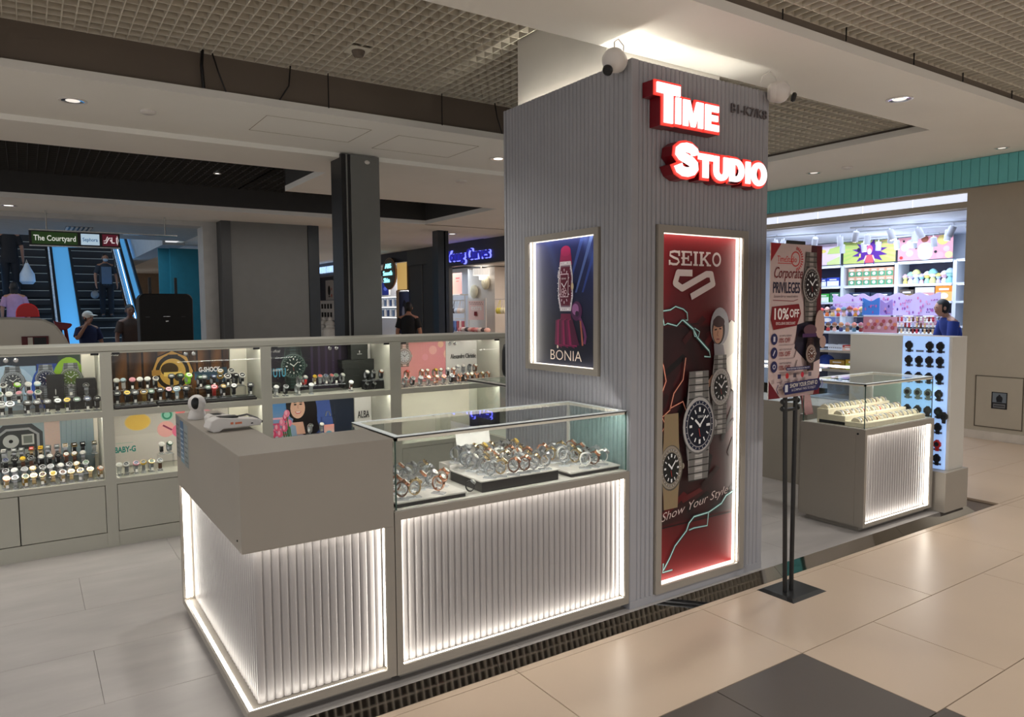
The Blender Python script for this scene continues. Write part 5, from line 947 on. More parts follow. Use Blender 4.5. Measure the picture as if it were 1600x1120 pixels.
def wallart(name, label, X, y0, y1, z0, z1, art, th=.012, m=None):
    """flat board facing the walkway (-X); art u runs from y1 towards y0"""
    t = thing(name, label, 'poster', (X, (y0+y1)/2, z0)); B('board', SHW, t, (X, y0, z0, X+th, y1, z1)); art.build('poster_print', t, (-.002, (y1-y0)/2, 0), -PI/2, m); return t
a = Art(.0004); a.rect(0, 0, .96, .39, (226, 206, 226)); rg = random.Random(2)
a.poly([(.1, 0), (.5, .0), (.6, .1), (.35, .16)], (226, 140, 120)); a.ell(.2, .28, .1, .06, (226, 100, 120)); a.ell(.6, .26, .08, .035, (226, 206, 110)); a.ell(.3, .12, .09, .05, (170, 214, 180)); a.poly([(.75, .3), (.96, .34), (.96, .2), (.7, .2)], (190, 210, 120)); a.poly([(.7, .05), (.96, .15), (.96, .0), (.7, .0)], (206, 220, 150)); a.line([(.4, .36), (.36, .2), (.44, .08)], .05, (190, 140, 220))
wallart('poster', 'pastel header panel of blobs at the shop end by the notice board', 12.64, 7.86, 8.83, 2.39, 2.785, a)
a = Art(.0004); W_ = .97; a.rect(0, 0, W_, .39, (196, 206, 116))
for k in range(5): a.poly([(.6, .18+.04*k), (W_, .02+.09*k), (W_, .07+.09*k)], (226, 190, 130)); a.poly([(.36, .18+.03*k), (0, .03+.085*k), (0, .07+.085*k)], (176, 206, 110))
a.poly([((.5+(.34 if i % 2 else .2)*math.cos(i*PI/12)), .19+(.23 if i % 2 else .14)*math.sin(i*PI/12)) for i in range(24)], (92, 44, 150)); a.ell(.5, .24, .06, .075, (230, 110, 150)); a.ell(.5, .2, .042, .055, (240, 206, 196)); a.poly([(.42, .0), (.58, 0), (.56, .14), (.44, .14)], (222, 96, 110)); a.line([(.44, .13), (.4, .03)], .025, (240, 206, 196)); a.line([(.56, .13), (.6, .03)], .025, (240, 206, 196)); a.rect(.31, .1, .34, .17, (230, 220, 120)); a.rect(.66, .2, .71, .26, (220, 190, 240)); a.ell(.3, .24, .03, .04, (40, 24, 70))
wallart('poster', 'header panel with a purple starburst and a small pink-haired figure', 12.64, 6.85, 7.80, 2.39, 2.785, a)
a = Art(.0004); W_ = .9; a.rect(0, 0, W_, .39, (230, 160, 170))
for u, v, r, c in [(.12, .22, .07, (190, 206, 236)), (.22, .28, .08, (206, 216, 240)), (.2, .12, .06, (200, 210, 236)), (.46, .17, .13, (196, 206, 240)), (.46, .1, .12, (214, 224, 244)), (.8, .16, .05, (206, 190, 236)), (.7, .06, .06, (240, 170, 190)), (.84, .06, .06, (220, 226, 150)), (.74, .31, .09, (226, 206, 120)), (.45, .34, .06, (140, 80, 60)), (.31, .2, .02, (90, 60, 60)), (.6, .24, .02, (90, 60, 60)), (.06, .05, .03, (200, 60, 60)), (.1, .33, .02, (40, 30, 40)), (.63, .12, .025, (40, 36, 50))]: a.ell(u, v, r, r*.9, c)
wallart('poster', 'pink header panel of pale blue clouds beside the beige wall', 12.64, 5.9, 6.79, 2.39, 2.785, a)
def sbox(name, label, x0, y0, y1, z0, z1, c, c2, cat='box', dx=.25, group=None):
    t = thing(name, label, cat, (x0+dx/2, (y0+y1)/2, z0), group=group); B('carton', mat('carton_%d_%d_%d' % c, c, .5, noise=.03), t, (x0, y0+.002, z0+.0006, x0+dx, y1-.002, z1))
    a = Art(.0004); w, h = y1-y0-.01, z1-z0-.01; a.rect(0, 0, w, h*.62, c2); a.ell(w*.5, h*.34, w*.26, h*.2, (244, 240, 236)); a.rect(w*.2, h*.72, w*.8, h*.86, (246, 240, 230)); a.build('front_print', t, (-.0015-dx/2, (y1-y0)/2-.005, .005), -PI/2); return t
for r in range(2):
    for k in range(6):
        y1 = 7.72-.14*k; sbox('toy_box', 'peach and green toy box, %s from the shelf upright, %s layer' % (ORD[k], ['lower', 'upper'][r]), 12.68, y1-.138, y1, 1.9905+.155*r, 1.9905+.155*(r+1)-.001, (224, 170, 140), (90, 160, 120), group='stacked peach and green toy boxes')
for k, (y0, y1, h, c, c2, l) in enumerate([(8.62, 8.80, .2, (216, 214, 226), (206, 190, 200), 'tall white box at the end of the blue box row'), (8.40, 8.60, .17, (210, 216, 226), (190, 200, 216), 'white box beside the tall one on the blue row shelf'), (8.28, 8.39, .15, (60, 90, 190), (240, 240, 246), 'blue and white box, first of the three blue ones'), (8.16, 8.275, .15, (40, 70, 170), (226, 230, 246), 'blue box, second of the three blue ones'), (7.9, 8.15, .16, (46, 74, 186), (236, 236, 246), 'wide blue box with white lettering shapes by the upright')]): sbox('toy_box', l, 12.68, y0, y1, 1.9905, 1.9905+h, c, c2)
for k, (y0, y1, z1, c, c2, l) in enumerate([(6.18, 6.5, .235, (216, 216, 228), (210, 150, 150), 'white box with a reddish picture beside the orange box'), (5.89, 6.165, .25, (240, 140, 20), (246, 190, 110), 'bright orange box at the edge of the shop opening'), (6.52, 6.76, .2, (90, 80, 70), (150, 120, 70), 'dull brown box in the shadow beside the white one'), (8.36, 8.6, .15, (210, 60, 60), (240, 230, 226), 'red box on the shelf below the blue boxes'), (8.1, 8.34, .16, (70, 180, 80), (226, 240, 226), 'bright green box next to the red one'), (7.86, 8.08, .18, (50, 110, 80), (70, 140, 100), 'dark green box behind the lilac board'), (7.3, 7.7, .17, (40, 60, 90), (80, 120, 140), 'dark blue box above the lilac board'), (6.9, 7.28, .16, (40, 56, 80), (200, 120, 110), 'dark box with a coral stripe above the lilac board')]): sbox('toy_box', l, 12.68, y0, y1, 1.6905, 1.6905+z1, c, c2)
for k, (y0, y1, c, c2, l) in enumerate([(6.45, 6.76, (150, 110, 140), (210, 180, 200), 'mauve box low on the shelf behind the charm rack'), (6.1, 6.42, (120, 70, 90), (190, 130, 150), 'dark pink box low behind the charm rack'), (5.9, 6.08, (190, 170, 190), (150, 90, 130), 'pale box low on the shelf by the wall edge'), (7.95, 8.3, (160, 180, 210), (90, 120, 180), 'pale blue box low on the shelf by the acrylic cases'), (8.35, 8.7, (200, 60, 60), (230, 200, 190), 'red carton low on the shelf by the acrylic cases')]): sbox('toy_box', l, 12.68, y0, y1, 1.2855, 1.2855+.2, c, c2)
def fig(label, x, y, z, s, c1, c2, c3=(240, 236, 232)):
    t = thing('figurine', label, 'figurine', (x, y, z+.0008)); M1, M2 = mat('toy_%d_%d_%d' % c1, c1, .4, noise=.02), mat('toy_%d_%d_%d' % c2, c2, .4, noise=.02)
    MB().lathe([(.028*s, 0), (.034*s, .02*s), (.026*s, .05*s), (.014*s, .065*s)], n=10).build('body', M1, t, local=True, smooth=True); MB().ell((0, 0, .09*s), (.034*s, .036*s, .034*s), 10, 7).build('head', mat('toy_%d_%d_%d' % c3, c3, .4, noise=.02), t, local=True, smooth=True)
    MB().lathe([(.046*s, .1*s), (.044*s, .115*s), (.026*s, .14*s), (.008*s, .15*s)], n=10).build('cap', M2, t, local=True, smooth=True)
PAS = [(236, 220, 120), (246, 240, 246), (190, 214, 240), (240, 190, 206), (170, 220, 206), (226, 226, 150), (206, 190, 240), (240, 240, 236), (150, 214, 226)]
for k in range(9): fig('pastel capsule figure, %s from the upright on the shelf above the orange box' % ORD[k], 12.78, 6.72-.092*k, 1.99, 1.15+.25*((k*7) % 3), PAS[k], PAS[(k+3) % 9], PAS[(k+5) % 9])
# acrylic cases of figurines on a gondola
gd = thing('gondola', 'grey tiered display table before the lilac board', 'table', (11.4, 6.6, 0)); B('top', SHW, gd, (11.05, 5.30, 1.165, 11.9, 7.45, 1.195)); B('shelf', SHW, gd, (11.0, 6.05, .875, 11.6, 7.4, .895)); B('shelf', SHW, gd, (10.98, 6.05, .565, 11.6, 7.4, .585)); B('back', mat('gondola_grey', (150, 150, 156), .6), gd, (11.6, 5.35, 0, 11.8, 7.4, 1.165)); B('base', SHW, gd, (10.98, 6.05, 0, 11.6, 7.4, .1))
B('price_rail', mat('tan_rail', (180, 168, 150), .5), gd, (10.975, 6.05, .86, 11.0, 7.4, .9), (10.955, 6.05, .55, 10.98, 7.4, .59))
ac = thing('acrylic_case', 'clear acrylic case of six compartments holding little figurines', 'case', (11.25, 6.92, 1.1955))
for z in (1.196, 1.44, 1.675): B('shelf_pane', ACR, ac, (11.08, 6.48, z, 11.4, 7.36, z+.008))
for y in (6.48, 6.77, 7.06, 7.352): B('divider_pane', ACR, ac, (11.08, y, 1.204, 11.4, y+.008, 1.44), (11.08, y, 1.448, 11.4, y+.008, 1.675))
B('edge_strip', SHW, ac, (11.076, 6.48, 1.44, 11.0795, 7.36, 1.449), (11.076, 6.48, 1.675, 11.0795, 7.36, 1.683))
FC = [(150, 40, 40), (230, 120, 60), (240, 200, 120), (200, 60, 60), (240, 190, 180), (60, 60, 120), (230, 150, 60), (90, 130, 150)]
for i in range(8): fig('little capped figurine, %s from the notice board in the upper acrylic row' % ORD[i], 11.2, 7.28-.1*i, 1.448, .95+.1*(i % 3), FC[i], FC[(i+3) % 8], (236, 206, 190))
for i in range(7): fig('small figurine, %s from the notice board in the lower acrylic row' % ORD[i], 11.2, 7.27-.115*i, 1.204, 1.0, FC[(i+2) % 8], [(40, 130, 140), (90, 60, 50), (150, 90, 60), (190, 130, 80), (210, 150, 150), (226, 140, 120), (200, 120, 130)][i], (206, 170, 140))
a = Art(.0004); a.grad(0, 0, .54, .25, lambda u, v: lerp((200, 130, 140), (230, 170, 190), u), 4, 2)
for i in range(14): a.ell(.05+.035*i, .08+.05*(i % 3), .03, .03, [(190, 90, 100), (230, 140, 110), (240, 200, 206), (170, 100, 90)][i % 4], 10)
wallart('display_board', 'pink picture panel below the blue board beside the acrylic case', 11.06, 6.03, 6.46, 1.2, 1.47, a)
def wavy(name, label, X, y0, y1, z0, z1, c, motifs, n=3):
    t = thing(name, label, 'display board', (X, (y0+y1)/2, z0)); k = 36
    pts = [(y0, z0), (y1, z0)]+[(y1-(y1-y0)*i/k, z1+.025*math.cos(2*PI*n*i/k)) for i in range(k+1)]
    MB().prism(pts, X, X+.012, 'x').build('board', mat(name+'_%d' % c[2], c, .5, noise=.02), t)
    a = Art(.0004); rg = random.Random(len(label))
    for i in range(motifs):
        u, v = rg.uniform(.04, y1-y0-.05), rg.uniform(.03, z1-z0-.06); q = rg.choice([(150, 90, 170), (190, 110, 180), (220, 130, 170), (90, 70, 150), (226, 160, 200)])
        if i % 3: a.ell(u, v, .014, .024, q, 8)
        else: a.poly([(u-.025, v+.014), (u, v), (u+.025, v+.014), (u+.025, v-.014), (u, v), (u-.025, v-.014)], q)
    a.build('pattern_print', t, (-.002, (y1-y0)/2, 0), -PI/2)['kind'] = 'stuff'; return t
wavy('lilac_board', 'long lilac board with a wavy top and dotted bow motifs over the charms', 11.72, 5.62, 6.6, 1.46, 1.80, (206, 186, 226), 46); wavy('lilac_board', 'lilac wavy-topped board behind the acrylic figurine case', 11.74, 6.62, 7.42, 1.46, 1.80, (198, 176, 220), 26)
t = wavy('blue_board', 'small bright blue board with a rounded crest on the acrylic case', 11.12, 6.24, 6.52, 1.475, 1.72, (70, 130, 214), 6, 1); t = wavy('violet_board', 'small violet board with white rounded border next to the blue one', 11.13, 6.04, 6.235, 1.475, 1.69, (176, 150, 226), 6, 1)
cr = thing('charm_rack', 'wire rack hung with rows of small plush charms', 'rack', (11.2, 5.68, 1.1955))
for z in (1.27, 1.36, 1.45): MB().tube([(11.18, 5.36, z), (11.18, 6.0, z)], .005, 6).build('rail', SV, cr)
for y in (5.36, 6.0): MB().tube([(11.18, y, 1.196), (11.18, y, 1.47)], .007, 6).build('post', SV, cr)
CC = [(150, 60, 50), (226, 190, 140), (240, 236, 230), (214, 70, 80), (120, 80, 60), (236, 220, 200), (180, 190, 220), (226, 160, 170)]
for r, z in enumerate((1.45, 1.36, 1.27)):
    for k in range(11):
        y = 5.97-.058*k; c = CC[(k*3+r*2) % 8]; M1 = mat('plush_%d' % c[0], c, .9, noise=.1, nscale=40); t = thing('plush_charm', '%s charm from the acrylic case on the %s rail of the wire rack' % (ORD[k], ['top', 'middle', 'bottom'][r]), 'charm', (11.168, y, z-.07), group='plush charms on the wire rack')
        MB().ell((0, 0, .02), (.018, .02, .024), 8, 6).build('body', M1, t, local=True, smooth=True); MB().ell((0, 0, .052), (.016, .018, .017), 8, 6).build('head', M1, t, local=True, smooth=True); MB().tube([(0, 0, .066), (.006, 0, .078)], .002, 5).build('loop', SV, t, local=True)
# lower gondola goods
for k, (y0, y1, z, h, c, c2, l) in enumerate([(6.16, 6.45, .5855, .16, (206, 180, 60), (226, 206, 110), 'yellow box on the bottom shelf by the watch wall'), (6.47, 6.72, .5855, .17, (214, 170, 50), (190, 200, 90), 'yellow-green box in the middle of the bottom shelf'), (6.74, 7.0, .5855, .15, (190, 150, 60), (150, 110, 40), 'brown and yellow box on the bottom shelf'), (6.6, 6.78, .8955, .09, (190, 70, 60), (236, 190, 170), 'red patterned box on the middle shelf')]): sbox('toy_box', l, 11.02, y0, y1, z, z+h, c, c2)
t = thing('basket', 'white perforated basket on the middle gondola shelf', 'basket', (11.15, 6.9, .8955)); 
for q in ((11.02, 6.78, 11.03, 7.03), (11.27, 6.78, 11.28, 7.03), (11.03, 6.78, 11.27, 6.79), (11.03, 7.02, 11.27, 7.03)): B('side', SHW, t, (q[0], q[1], .8962, q[2], q[3], .99))
B('floor_panel', SHW, t, (11.03, 6.79, .8962, 11.27, 7.02, .9))
for i in range(7): B('perforation', DARKS, t, (11.0185, 6.80+.032*i, .93, 11.0205, 6.815+.032*i, .945))
t = thing('cushion_bag', 'bright blue soft bag on the bottom gondola shelf', 'bag', (11.15, 7.14, .5855)); MB().ell((11.15, 7.14, .70), (.1, .14, .112), 14, 9).build('bag_body', mat('blue_plush', (60, 90, 190), .9), t, smooth=True)
for i, (y, c, l) in enumerate([(6.2, (190, 160, 220), 'lilac slipper at the watch wall end of the middle shelf'), (6.36, (226, 206, 206), 'pale slipper beside the lilac one'), (6.5, (210, 90, 70), 'red plush star on the middle shelf')]):
    t = thing('slipper' if i < 2 else 'plush_star', l, 'slipper' if i < 2 else 'toy', (11.12, y, .8955)); MB().ell((11.12, y, .93), (.1, .05, .034), 12, 8).build('sole' if i < 2 else 'core', mat('soft_%d' % c[1], c, .9), t, smooth=True); MB().ell((11.08, y, .965), (.05, .045, .03), 10, 7).build('upper' if i < 2 else 'spike', mat('soft2_%d' % c[1], tuple(min(255, x+20) for x in c), .9), t, smooth=True)
# ceiling track lights
def track(name, label, p0, p1, spots):
    t = thing(name, label, 'track light', ((p0[0]+p1[0])/2, (p0[1]+p1[1])/2, 2.7985)); MB().tube([(p0[0], p0[1], 2.77), (p1[0], p1[1], 2.77)], .014, 6).build('rail', SHW, t)
    for f in (.1, .9): MB().tube([(p0[0]+(p1[0]-p0[0])*f, p0[1]+(p1[1]-p0[1])*f, 2.77), (p0[0]+(p1[0]-p0[0])*f, p0[1]+(p1[1]-p0[1])*f, 2.7985)], .008, 6).build('hanger', SHW, t)
    for f, ax, ay, lit in spots:
        x, y = p0[0]+(p1[0]-p0[0])*f, p0[1]+(p1[1]-p0[1])*f; d = Vector((ax, ay, -1)).normalized(); c = Vector((x, y, 2.71))
        h = MB().tube([(x, y, 2.756), tuple(c)], .008, 6).build('stem', SHW, t); MB().lathe([(.042, 0), (.045, .01), (.045, .15), (.04, .15)], c, 12, d).build('spot_head', mat('spot_grey', (176, 178, 188), .4), t, smooth=True)
        if lit: MB().lathe([(.036, .1512), (.036, .153)], c, 12, d).build('spot_lens', LED, t)
track('track_light', 'ceiling track of tilted spotlights near the toy shop entrance', (10.3, 7.9), (11.3, 5.0), [(.03, .3, .5, 1), (.09, .2, -.3, 0), (.14, -.2, .4, 1), (.3, .5, .5, 0), (.42, .1, 0, 0), (.55, .1, .1, 1), (.66, .4, .4, 0), (.76, .0, .0, 1), (.9, .2, .2, 1)])
track('track_light', 'second ceiling track of spotlights near the beige wall', (10.2, 6.2), (10.9, 4.6), [(.05, .2, .3, 1), (.3, .1, -.3, 1), (.5, .2, -.4, 0), (.75, -.1, .4, 0), (.85, .2, -.2, 0), (.97, .0, .2, 0)])
track('track_light', 'far ceiling track of spotlights over the header panels', (12.2, 7.7), (12.2, 5.9), [(.08, .2, .1, 0), (.3, .2, .0, 1), (.45, .1, .1, 0), (.62, .2, 0, 1), (.78, .3, .1, 0), (.95, .3, 0, 0)])
# extra showcase behind the watch wall, leaning leaflet
t = thing('glass_showcase', 'bare glass showcase standing behind the watch wall', 'showcase', (5.9, 4.3, .05)); B('cabinet', LAM, t, (5.62, 3.66, .05, 6.09, 4.9, .77)); B('glass_pane', GLA, t, (5.63, 3.67, .77, 5.635, 4.89, 1.07)); B('glass_pane', GLA, t, (6.075, 3.67, .77, 6.08, 4.89, 1.07)); B('glass_top', GLA, t, (5.65, 3.69, 1.084, 6.06, 4.87, 1.09)); B('top_channel', LEDS, t, (5.62, 3.66, 1.07, 5.645, 4.9, 1.09), (6.06, 3.66, 1.07, 6.085, 4.9, 1.09), (5.645, 4.87, 1.07, 6.06, 4.9, 1.09)); B('gasket', BLK, t, (5.617, 3.66, 1.075, 5.62, 4.9, 1.083))
t = thing('leaflet_stand', 'dusky pink leaflet panel leaning on the far end of the bracelet showcase', 'stand', (4.95, 3.35, .8)); B('post', LAM, t, (4.93, 3.33, .05, 4.97, 3.37, .8)); MB().prism([(3.30, .8), (3.32, .8), (3.42, 1.25), (3.40, 1.25)], 4.90, 5.0, 'x').build('panel', mat('dusky_pink', (150, 100, 100), .5), t)
t = thing('low_cabinet', 'low white cabinet inside the kiosk between pillar and bracelet showcase', 'cabinet', (4.3, 5.2, .05)); B('body', LAMW, t, (3.95, 5.0, .05, 5.6, 5.4, .80)); B('door', LAMW, t, (3.96, 4.985, .1, 4.75, 4.999, .42), (4.76, 4.985, .1, 5.59, 4.999, .42), (3.96, 4.985, .43, 4.75, 4.999, .78), (4.76, 4.985, .43, 5.59, 4.999, .78))

# ================================================================ FAR SHOPS ALONG X 7.5
struct(B('wall_shops', DGREY, None, (7.505, 9.3, 2.50, 7.7, 13.75, 3.0), (7.505, 13.75, 0, 7.7, 14.6, 3.0), (7.505, 14.6, 2.62, 7.7, 15.56, 3.0), (7.56, 14.6, 0, 7.7, 15.56, 2.62)))
struct(B('trim_13', mat('pewter_strip', (96, 94, 92), .3), None, (7.545, 14.88, 0, 7.56, 14.91, 2.62)))
NEON = mat('blue_neon', (.16, .18, 1), .4, noise=0, emit=2.2); CYAN = mat('cyan_neon', (.35, .9, 1), .4, noise=0, emit=1.3); WNEON = mat('ice_neon', (.5, .72, 1), .4, noise=0, emit=.9); NAVY = mat('navy_fascia', (26, 32, 48), .4)
def neon(label, s, X, y1, z, h, w, m, back=None, bold=.0, hb=.045):
    t = thing('shop_sign', label, 'sign', (X, y1, z)); raised('halo', s, t, (.0, 0, 0), h, m, .02, bold+hb, -PI/2, w); raised('letters', s, t, (-.045, 0, .0), h, back or NAVY, .04, bold, -PI/2, w); return t
neon('blue glowing script shop sign on the dark fascia beside the pillar', 'Young Curves', 7.494, 13.58, 2.60, .23, 1.72, NEON, mat('deep_blue_letter', (.02, .02, .25), .4, noise=0, emit=.6))
struct(B('ceiling_lingerie', WHT, None, (7.7, 9.3, 2.62, 10.2, 15.0, 2.68), (7.7, 9.3, 0, 7.72, 9.4, 2.5))); struct(B('wall_lingerie', mat('blush_wall', (206, 192, 180), .7), None, (9.95, 9.3, 0, 10.1, 18, 2.62)))
struct(B('column_white', WHT, None, (9.3, 14.57, 0, 9.9, 15.82, 2.6)))
for y, z, r, l in [(15.43, 2.03, .17, 'round cream cushion mounted lower on the white shop pillar'), (14.89, 2.23, .17, 'round cream cushion mounted higher on the white shop pillar')]:
    t = thing('wall_cushion', l, 'cushion', (9.3, y, z)); MB().ell((9.24, y, z), (.06, r, r), 16, 10).build('pad', mat('cream_felt', (226, 220, 196), .9), t, smooth=True); MB().tube([(9.185, y+r*.25*math.cos(q*PI/4), z+r*.25*math.sin(q*PI/4)) for q in range(8)], .006, 5, True).build('piping', CREAM, t)
t = thing('pendant_lamp', 'white drum pendant light hanging in the lingerie shop', 'lamp', (9.1, 14.97, 2.47)); MB().lathe([(.2, 0), (.2, .16), (.19, .16), (.19, .0)], (9.1, 14.85, 2.4), 20).build('shade', mat('lit_shade', (1, .96, .9), .5, noise=0, emit=.6), t); MB().tube([(9.1, 14.85, 2.56), (9.1, 14.85, 2.62)], .02, 8).build('stem', WHT, t); MB().lathe([(.05, 0), (.05, .1)], (9.1, 14.85, 2.3), 12).build('bulb', LEDS, t)
a = Art(.0006); a.rect(0, 0, .8, .55, (236, 170, 150)); a.grad(0, 0, .8, .55, lambda u, v: lerp((240, 190, 160), (230, 150, 140), u), 4, 2)
for u, v in ((.22, .36), (.2, .1)): a.ell(u, v+.1, .05, .07, (90, 50, 40), 12); a.ell(u, v+.08, .03, .045, (226, 180, 160), 12); a.poly([(u-.08, v-.08), (u+.08, v-.08), (u+.06, v+.03), (u-.06, v+.03)], (236, 206, 196))
a.rect(.5, .4, .7, .43, (190, 90, 90)); a.rect(.52, .33, .66, .35, (200, 110, 100)); wallart('poster', 'peach poster of two women above the hanging lingerie', 9.3, 16.13, 16.93, 1.98, 2.53, a)
a = Art(.0006); a.rect(0, 0, .72, .46, (240, 206, 200)); a.text('extra', .12, .24, .13, (246, 240, 236), .03, w=.5)
for i in range(16): a.ell(.05+.041*i, .38 if i % 2 else .42, .014, .014, (90, 60, 60), 6)
a.rect(.28, .1, .42, .2, (120, 40, 44)); t = wallart('poster', 'pink dotted standing poster in a white frame before the shop pillar', 9.1, 14.72, 15.46, 1.34, 1.80, a); B('frame', WHT, t, (9.102, 14.66, 1.80, 9.118, 15.52, 1.86), (9.102, 15.46, 1.0, 9.118, 15.52, 1.80), (9.102, 14.66, 1.0, 9.118, 14.72, 1.80))
rk2 = random.Random(8); BC = [(236, 226, 222), (190, 196, 206), (236, 206, 196), (70, 60, 66), (200, 206, 220), (240, 216, 200)]
gr_ = thing('garment_rail', 'white two-tier garment rail hung with lingerie', 'rack', (9.2, 16.4, 0)); 
for y in (15.9, 16.95): MB().tube([(9.25, y, 0), (9.25, y, 1.97)], .014, 6).build('post', WHT, gr_)
for z in (1.82, 1.36): MB().tube([(9.25, 15.9, z), (9.25, 16.95, z)], .012, 6).build('rail', WHT, gr_)
B('shelf', WHT, gr_, (9.1, 15.88, 1.95, 9.4, 16.97, 1.98))
for k in range(7):
    y = 16.86-.15*k; c = BC[k % 6]; M1 = mat('lace_%d_%d' % (c[0], c[2]), c, .8, noise=.08, nscale=30); t = thing('bra', '%s hanging bra from the dark post on the upper rail' % ORD[k], 'bra', (9.25, y, 1.82), group='bras hung on the upper rail')
    for s in (-1, 1): MB().ell((9.2, y+s*.034, 1.56), (.05, .034, .07), 8, 6).build('cup', M1, t, smooth=True); MB().tube([(9.24, y+s*.01, 1.805), (9.2, y+s*.04, 1.63)], .006, 5).build('strap', M1, t)
    MB().tube([(9.25, y, 1.835), (9.25, y, 1.80), (9.22, y+.04, 1.78), (9.25, y, 1.80), (9.22, y-.04, 1.78)], .005, 5).build('hanger', WHT, t)
for k in range(8):
    y = 16.88-.13*k; c = [(206, 110, 110), (226, 130, 110), (90, 110, 160), (80, 96, 140), (100, 120, 170), (170, 80, 90), (236, 200, 190), (190, 90, 100)][k]; t = thing('brief', '%s hanging brief from the dark post on the lower rail' % ORD[k], 'underwear', (9.25, y, 1.36), group='briefs hung on the lower rail'); MB().prism([(y-.055, 1.30), (y+.055, 1.30), (y+.06, 1.16), (y+.015, 1.0), (y-.015, 1.0), (y-.06, 1.16)], 9.22, 9.26, 'x').build('cloth', mat('brief_%d_%d' % (c[0], c[1]), c, .8, noise=.06), t, bevel=.008); MB().tube([(9.25, y, 1.375), (9.24, y, 1.30)], .005, 5).build('hanger', WHT, t)
t = thing('display_table', 'low white table of folded pink garments in the lingerie shop', 'table', (9.0, 14.8, 0)); B('top', WHT, t, (8.7, 14.1, 1.02, 9.05, 15.5, 1.06)); B('panel', WHT, t, (8.75, 14.2, 0, 9.0, 15.4, 1.02))
for k in range(9):
    c = [(226, 160, 160), (240, 220, 216), (90, 80, 84), (236, 190, 180), (214, 130, 130)][k % 5]; y = 15.42-.15*k; tag(MB().ell((8.86, y, 1.115), (.09, .065, .055), 8, 6).build('folded_garment', mat('fold_%d' % c[1], c, .85), smooth=True), '%s folded garment from the framed poster on the low white table' % ORD[k], 'garment', 'folded garments on the low table')
for y, c, l in [(14.25, (236, 226, 110), 'yellow bra on a hanger by the slatted pillar edge'), (14.05, (240, 236, 206), 'cream bra hanging next to the yellow one')]:
    M1 = mat('lace_y_%d' % c[2], c, .8); t = thing('bra', l, 'bra', (9.25, y, 1.8))
    for s in (-1, 1): MB().ell((9.2, y+s*.05, 1.56), (.05, .052, .075), 8, 6).build('cup', M1, t, smooth=True); MB().tube([(9.24, y+s*.01, 1.805), (9.2, y+s*.055, 1.63)], .006, 5).build('strap', M1, t)
    MB().tube([(9.25, y, 1.83), (9.25, y, 1.80)], .005, 5).build('hanger', WHT, t)
gr2 = thing('garment_rail', 'short white garment rail by the slatted pillar edge', 'rack', (9.25, 14.1, 0)); MB().tube([(9.25, 13.7, 1.83), (9.25, 14.5, 1.83)], .012, 6).build('rail', WHT, gr2); MB().tube([(9.25, 13.7, 0), (9.25, 13.7, 1.83)], .012, 6).build('post', WHT, gr2)
# cosmetics shop with the round sign
struct(B('wall_cosmetics', NAVY, None, (7.505, 15.56, 2.73, 7.7, 18.6, 3.0), (7.56, 15.56, 0, 7.7, 15.62, 2.73)))
t = thing('light_box', 'golden lit panel behind the round shop sign', 'sign', (7.5, 15.9, 2.06)); B('panel', mat('gold_lit_panel', (.75, .48, .16), .5, noise=0, emit=.55), t, (7.54, 15.64, 2.08, 7.56, 16.2, 2.72)); B('frame', mat('brass_frame', (196, 160, 110), .3, .6), t, (7.53, 15.62, 2.06, 7.57, 16.2, 2.08), (7.53, 15.62, 2.08, 7.57, 15.64, 2.73))
t = thing('round_sign', 'round bronze shop sign with cyan glowing words', 'sign', (7.42, 16.35, 2.47)); MB().lathe([(.36, 0), (.38, .02), (.38, .05), (.36, .06)], (7.44, 16.35, 2.47), 32, (-1, 0, 0)).build('disc', mat('bronze_disc', (104, 88, 74), .35, .5), t); MB().tube([(7.40, 16.35+.375*math.cos(q*PI/16), 2.47+.375*math.sin(q*PI/16)) for q in range(32)], .01, 6, True).build('rim', mat('copper_rim', (206, 150, 120), .3, .7), t); MB().tube([(7.44, 16.35, 2.83), (7.52, 16.35, 2.85)], .02, 6).build('bracket', BLK, t)
for s, y, z, w in (('ABS', 16.52, 2.60, .34), ('Smooth', 16.63, 2.43, .5), ('Skin', 16.6, 2.26, .32)): raised('lettering', s, t, (7.37-7.42, y-16.35, z-2.47), .12, CYAN, .02, -.005, -PI/2, w)
cs = thing('cosmetics_shelf', 'white glowing shelves of blue and white cosmetics', 'shelf', (9.6, 20, 0)); B('back', PALE, cs, (9.9, 16.2, 0, 9.95, 23.5, 2.7))
for z in (1.98, 1.67, 1.35): B('shelf', SHW, cs, (9.5, 19.4, z, 9.9, 23.0, z+.03)); B('led_strip', LEDC, cs, (9.5, 19.4, z-.012, 9.52, 23.0, z-.002))
for r, z in enumerate((1.70, 1.38)):
    for k in range(8):
        c = [(60, 80, 120), (200, 206, 216), (90, 110, 140), (226, 226, 230)][(k+r) % 4]; y = 21.9-.2*k; t = thing('cosmetic_box', '%s cosmetic pack from the dark column on the %s glowing shelf' % (ORD[k], ['middle', 'lower'][r]), 'box', (9.6, y, z), group='cosmetic packs on the glowing shelves'); B('carton', mat('cosm_%d' % c[0], c, .5), t, (9.56, y-.05, z+.0005, 9.64, y+.05, z+.2)); B('cap', SHW, t, (9.57, y-.03, z+.2008, 9.63, y+.03, z+.23))
a = Art(.0006); a.rect(0, 0, .5, .4, (30, 44, 120)); a.ell(.25, .2, .14, .06, (70, 90, 190)); wallart('poster', 'deep blue emblem panel above the glowing cosmetics shelves', 9.5, 20.95, 21.55, 2.05, 2.4, a)
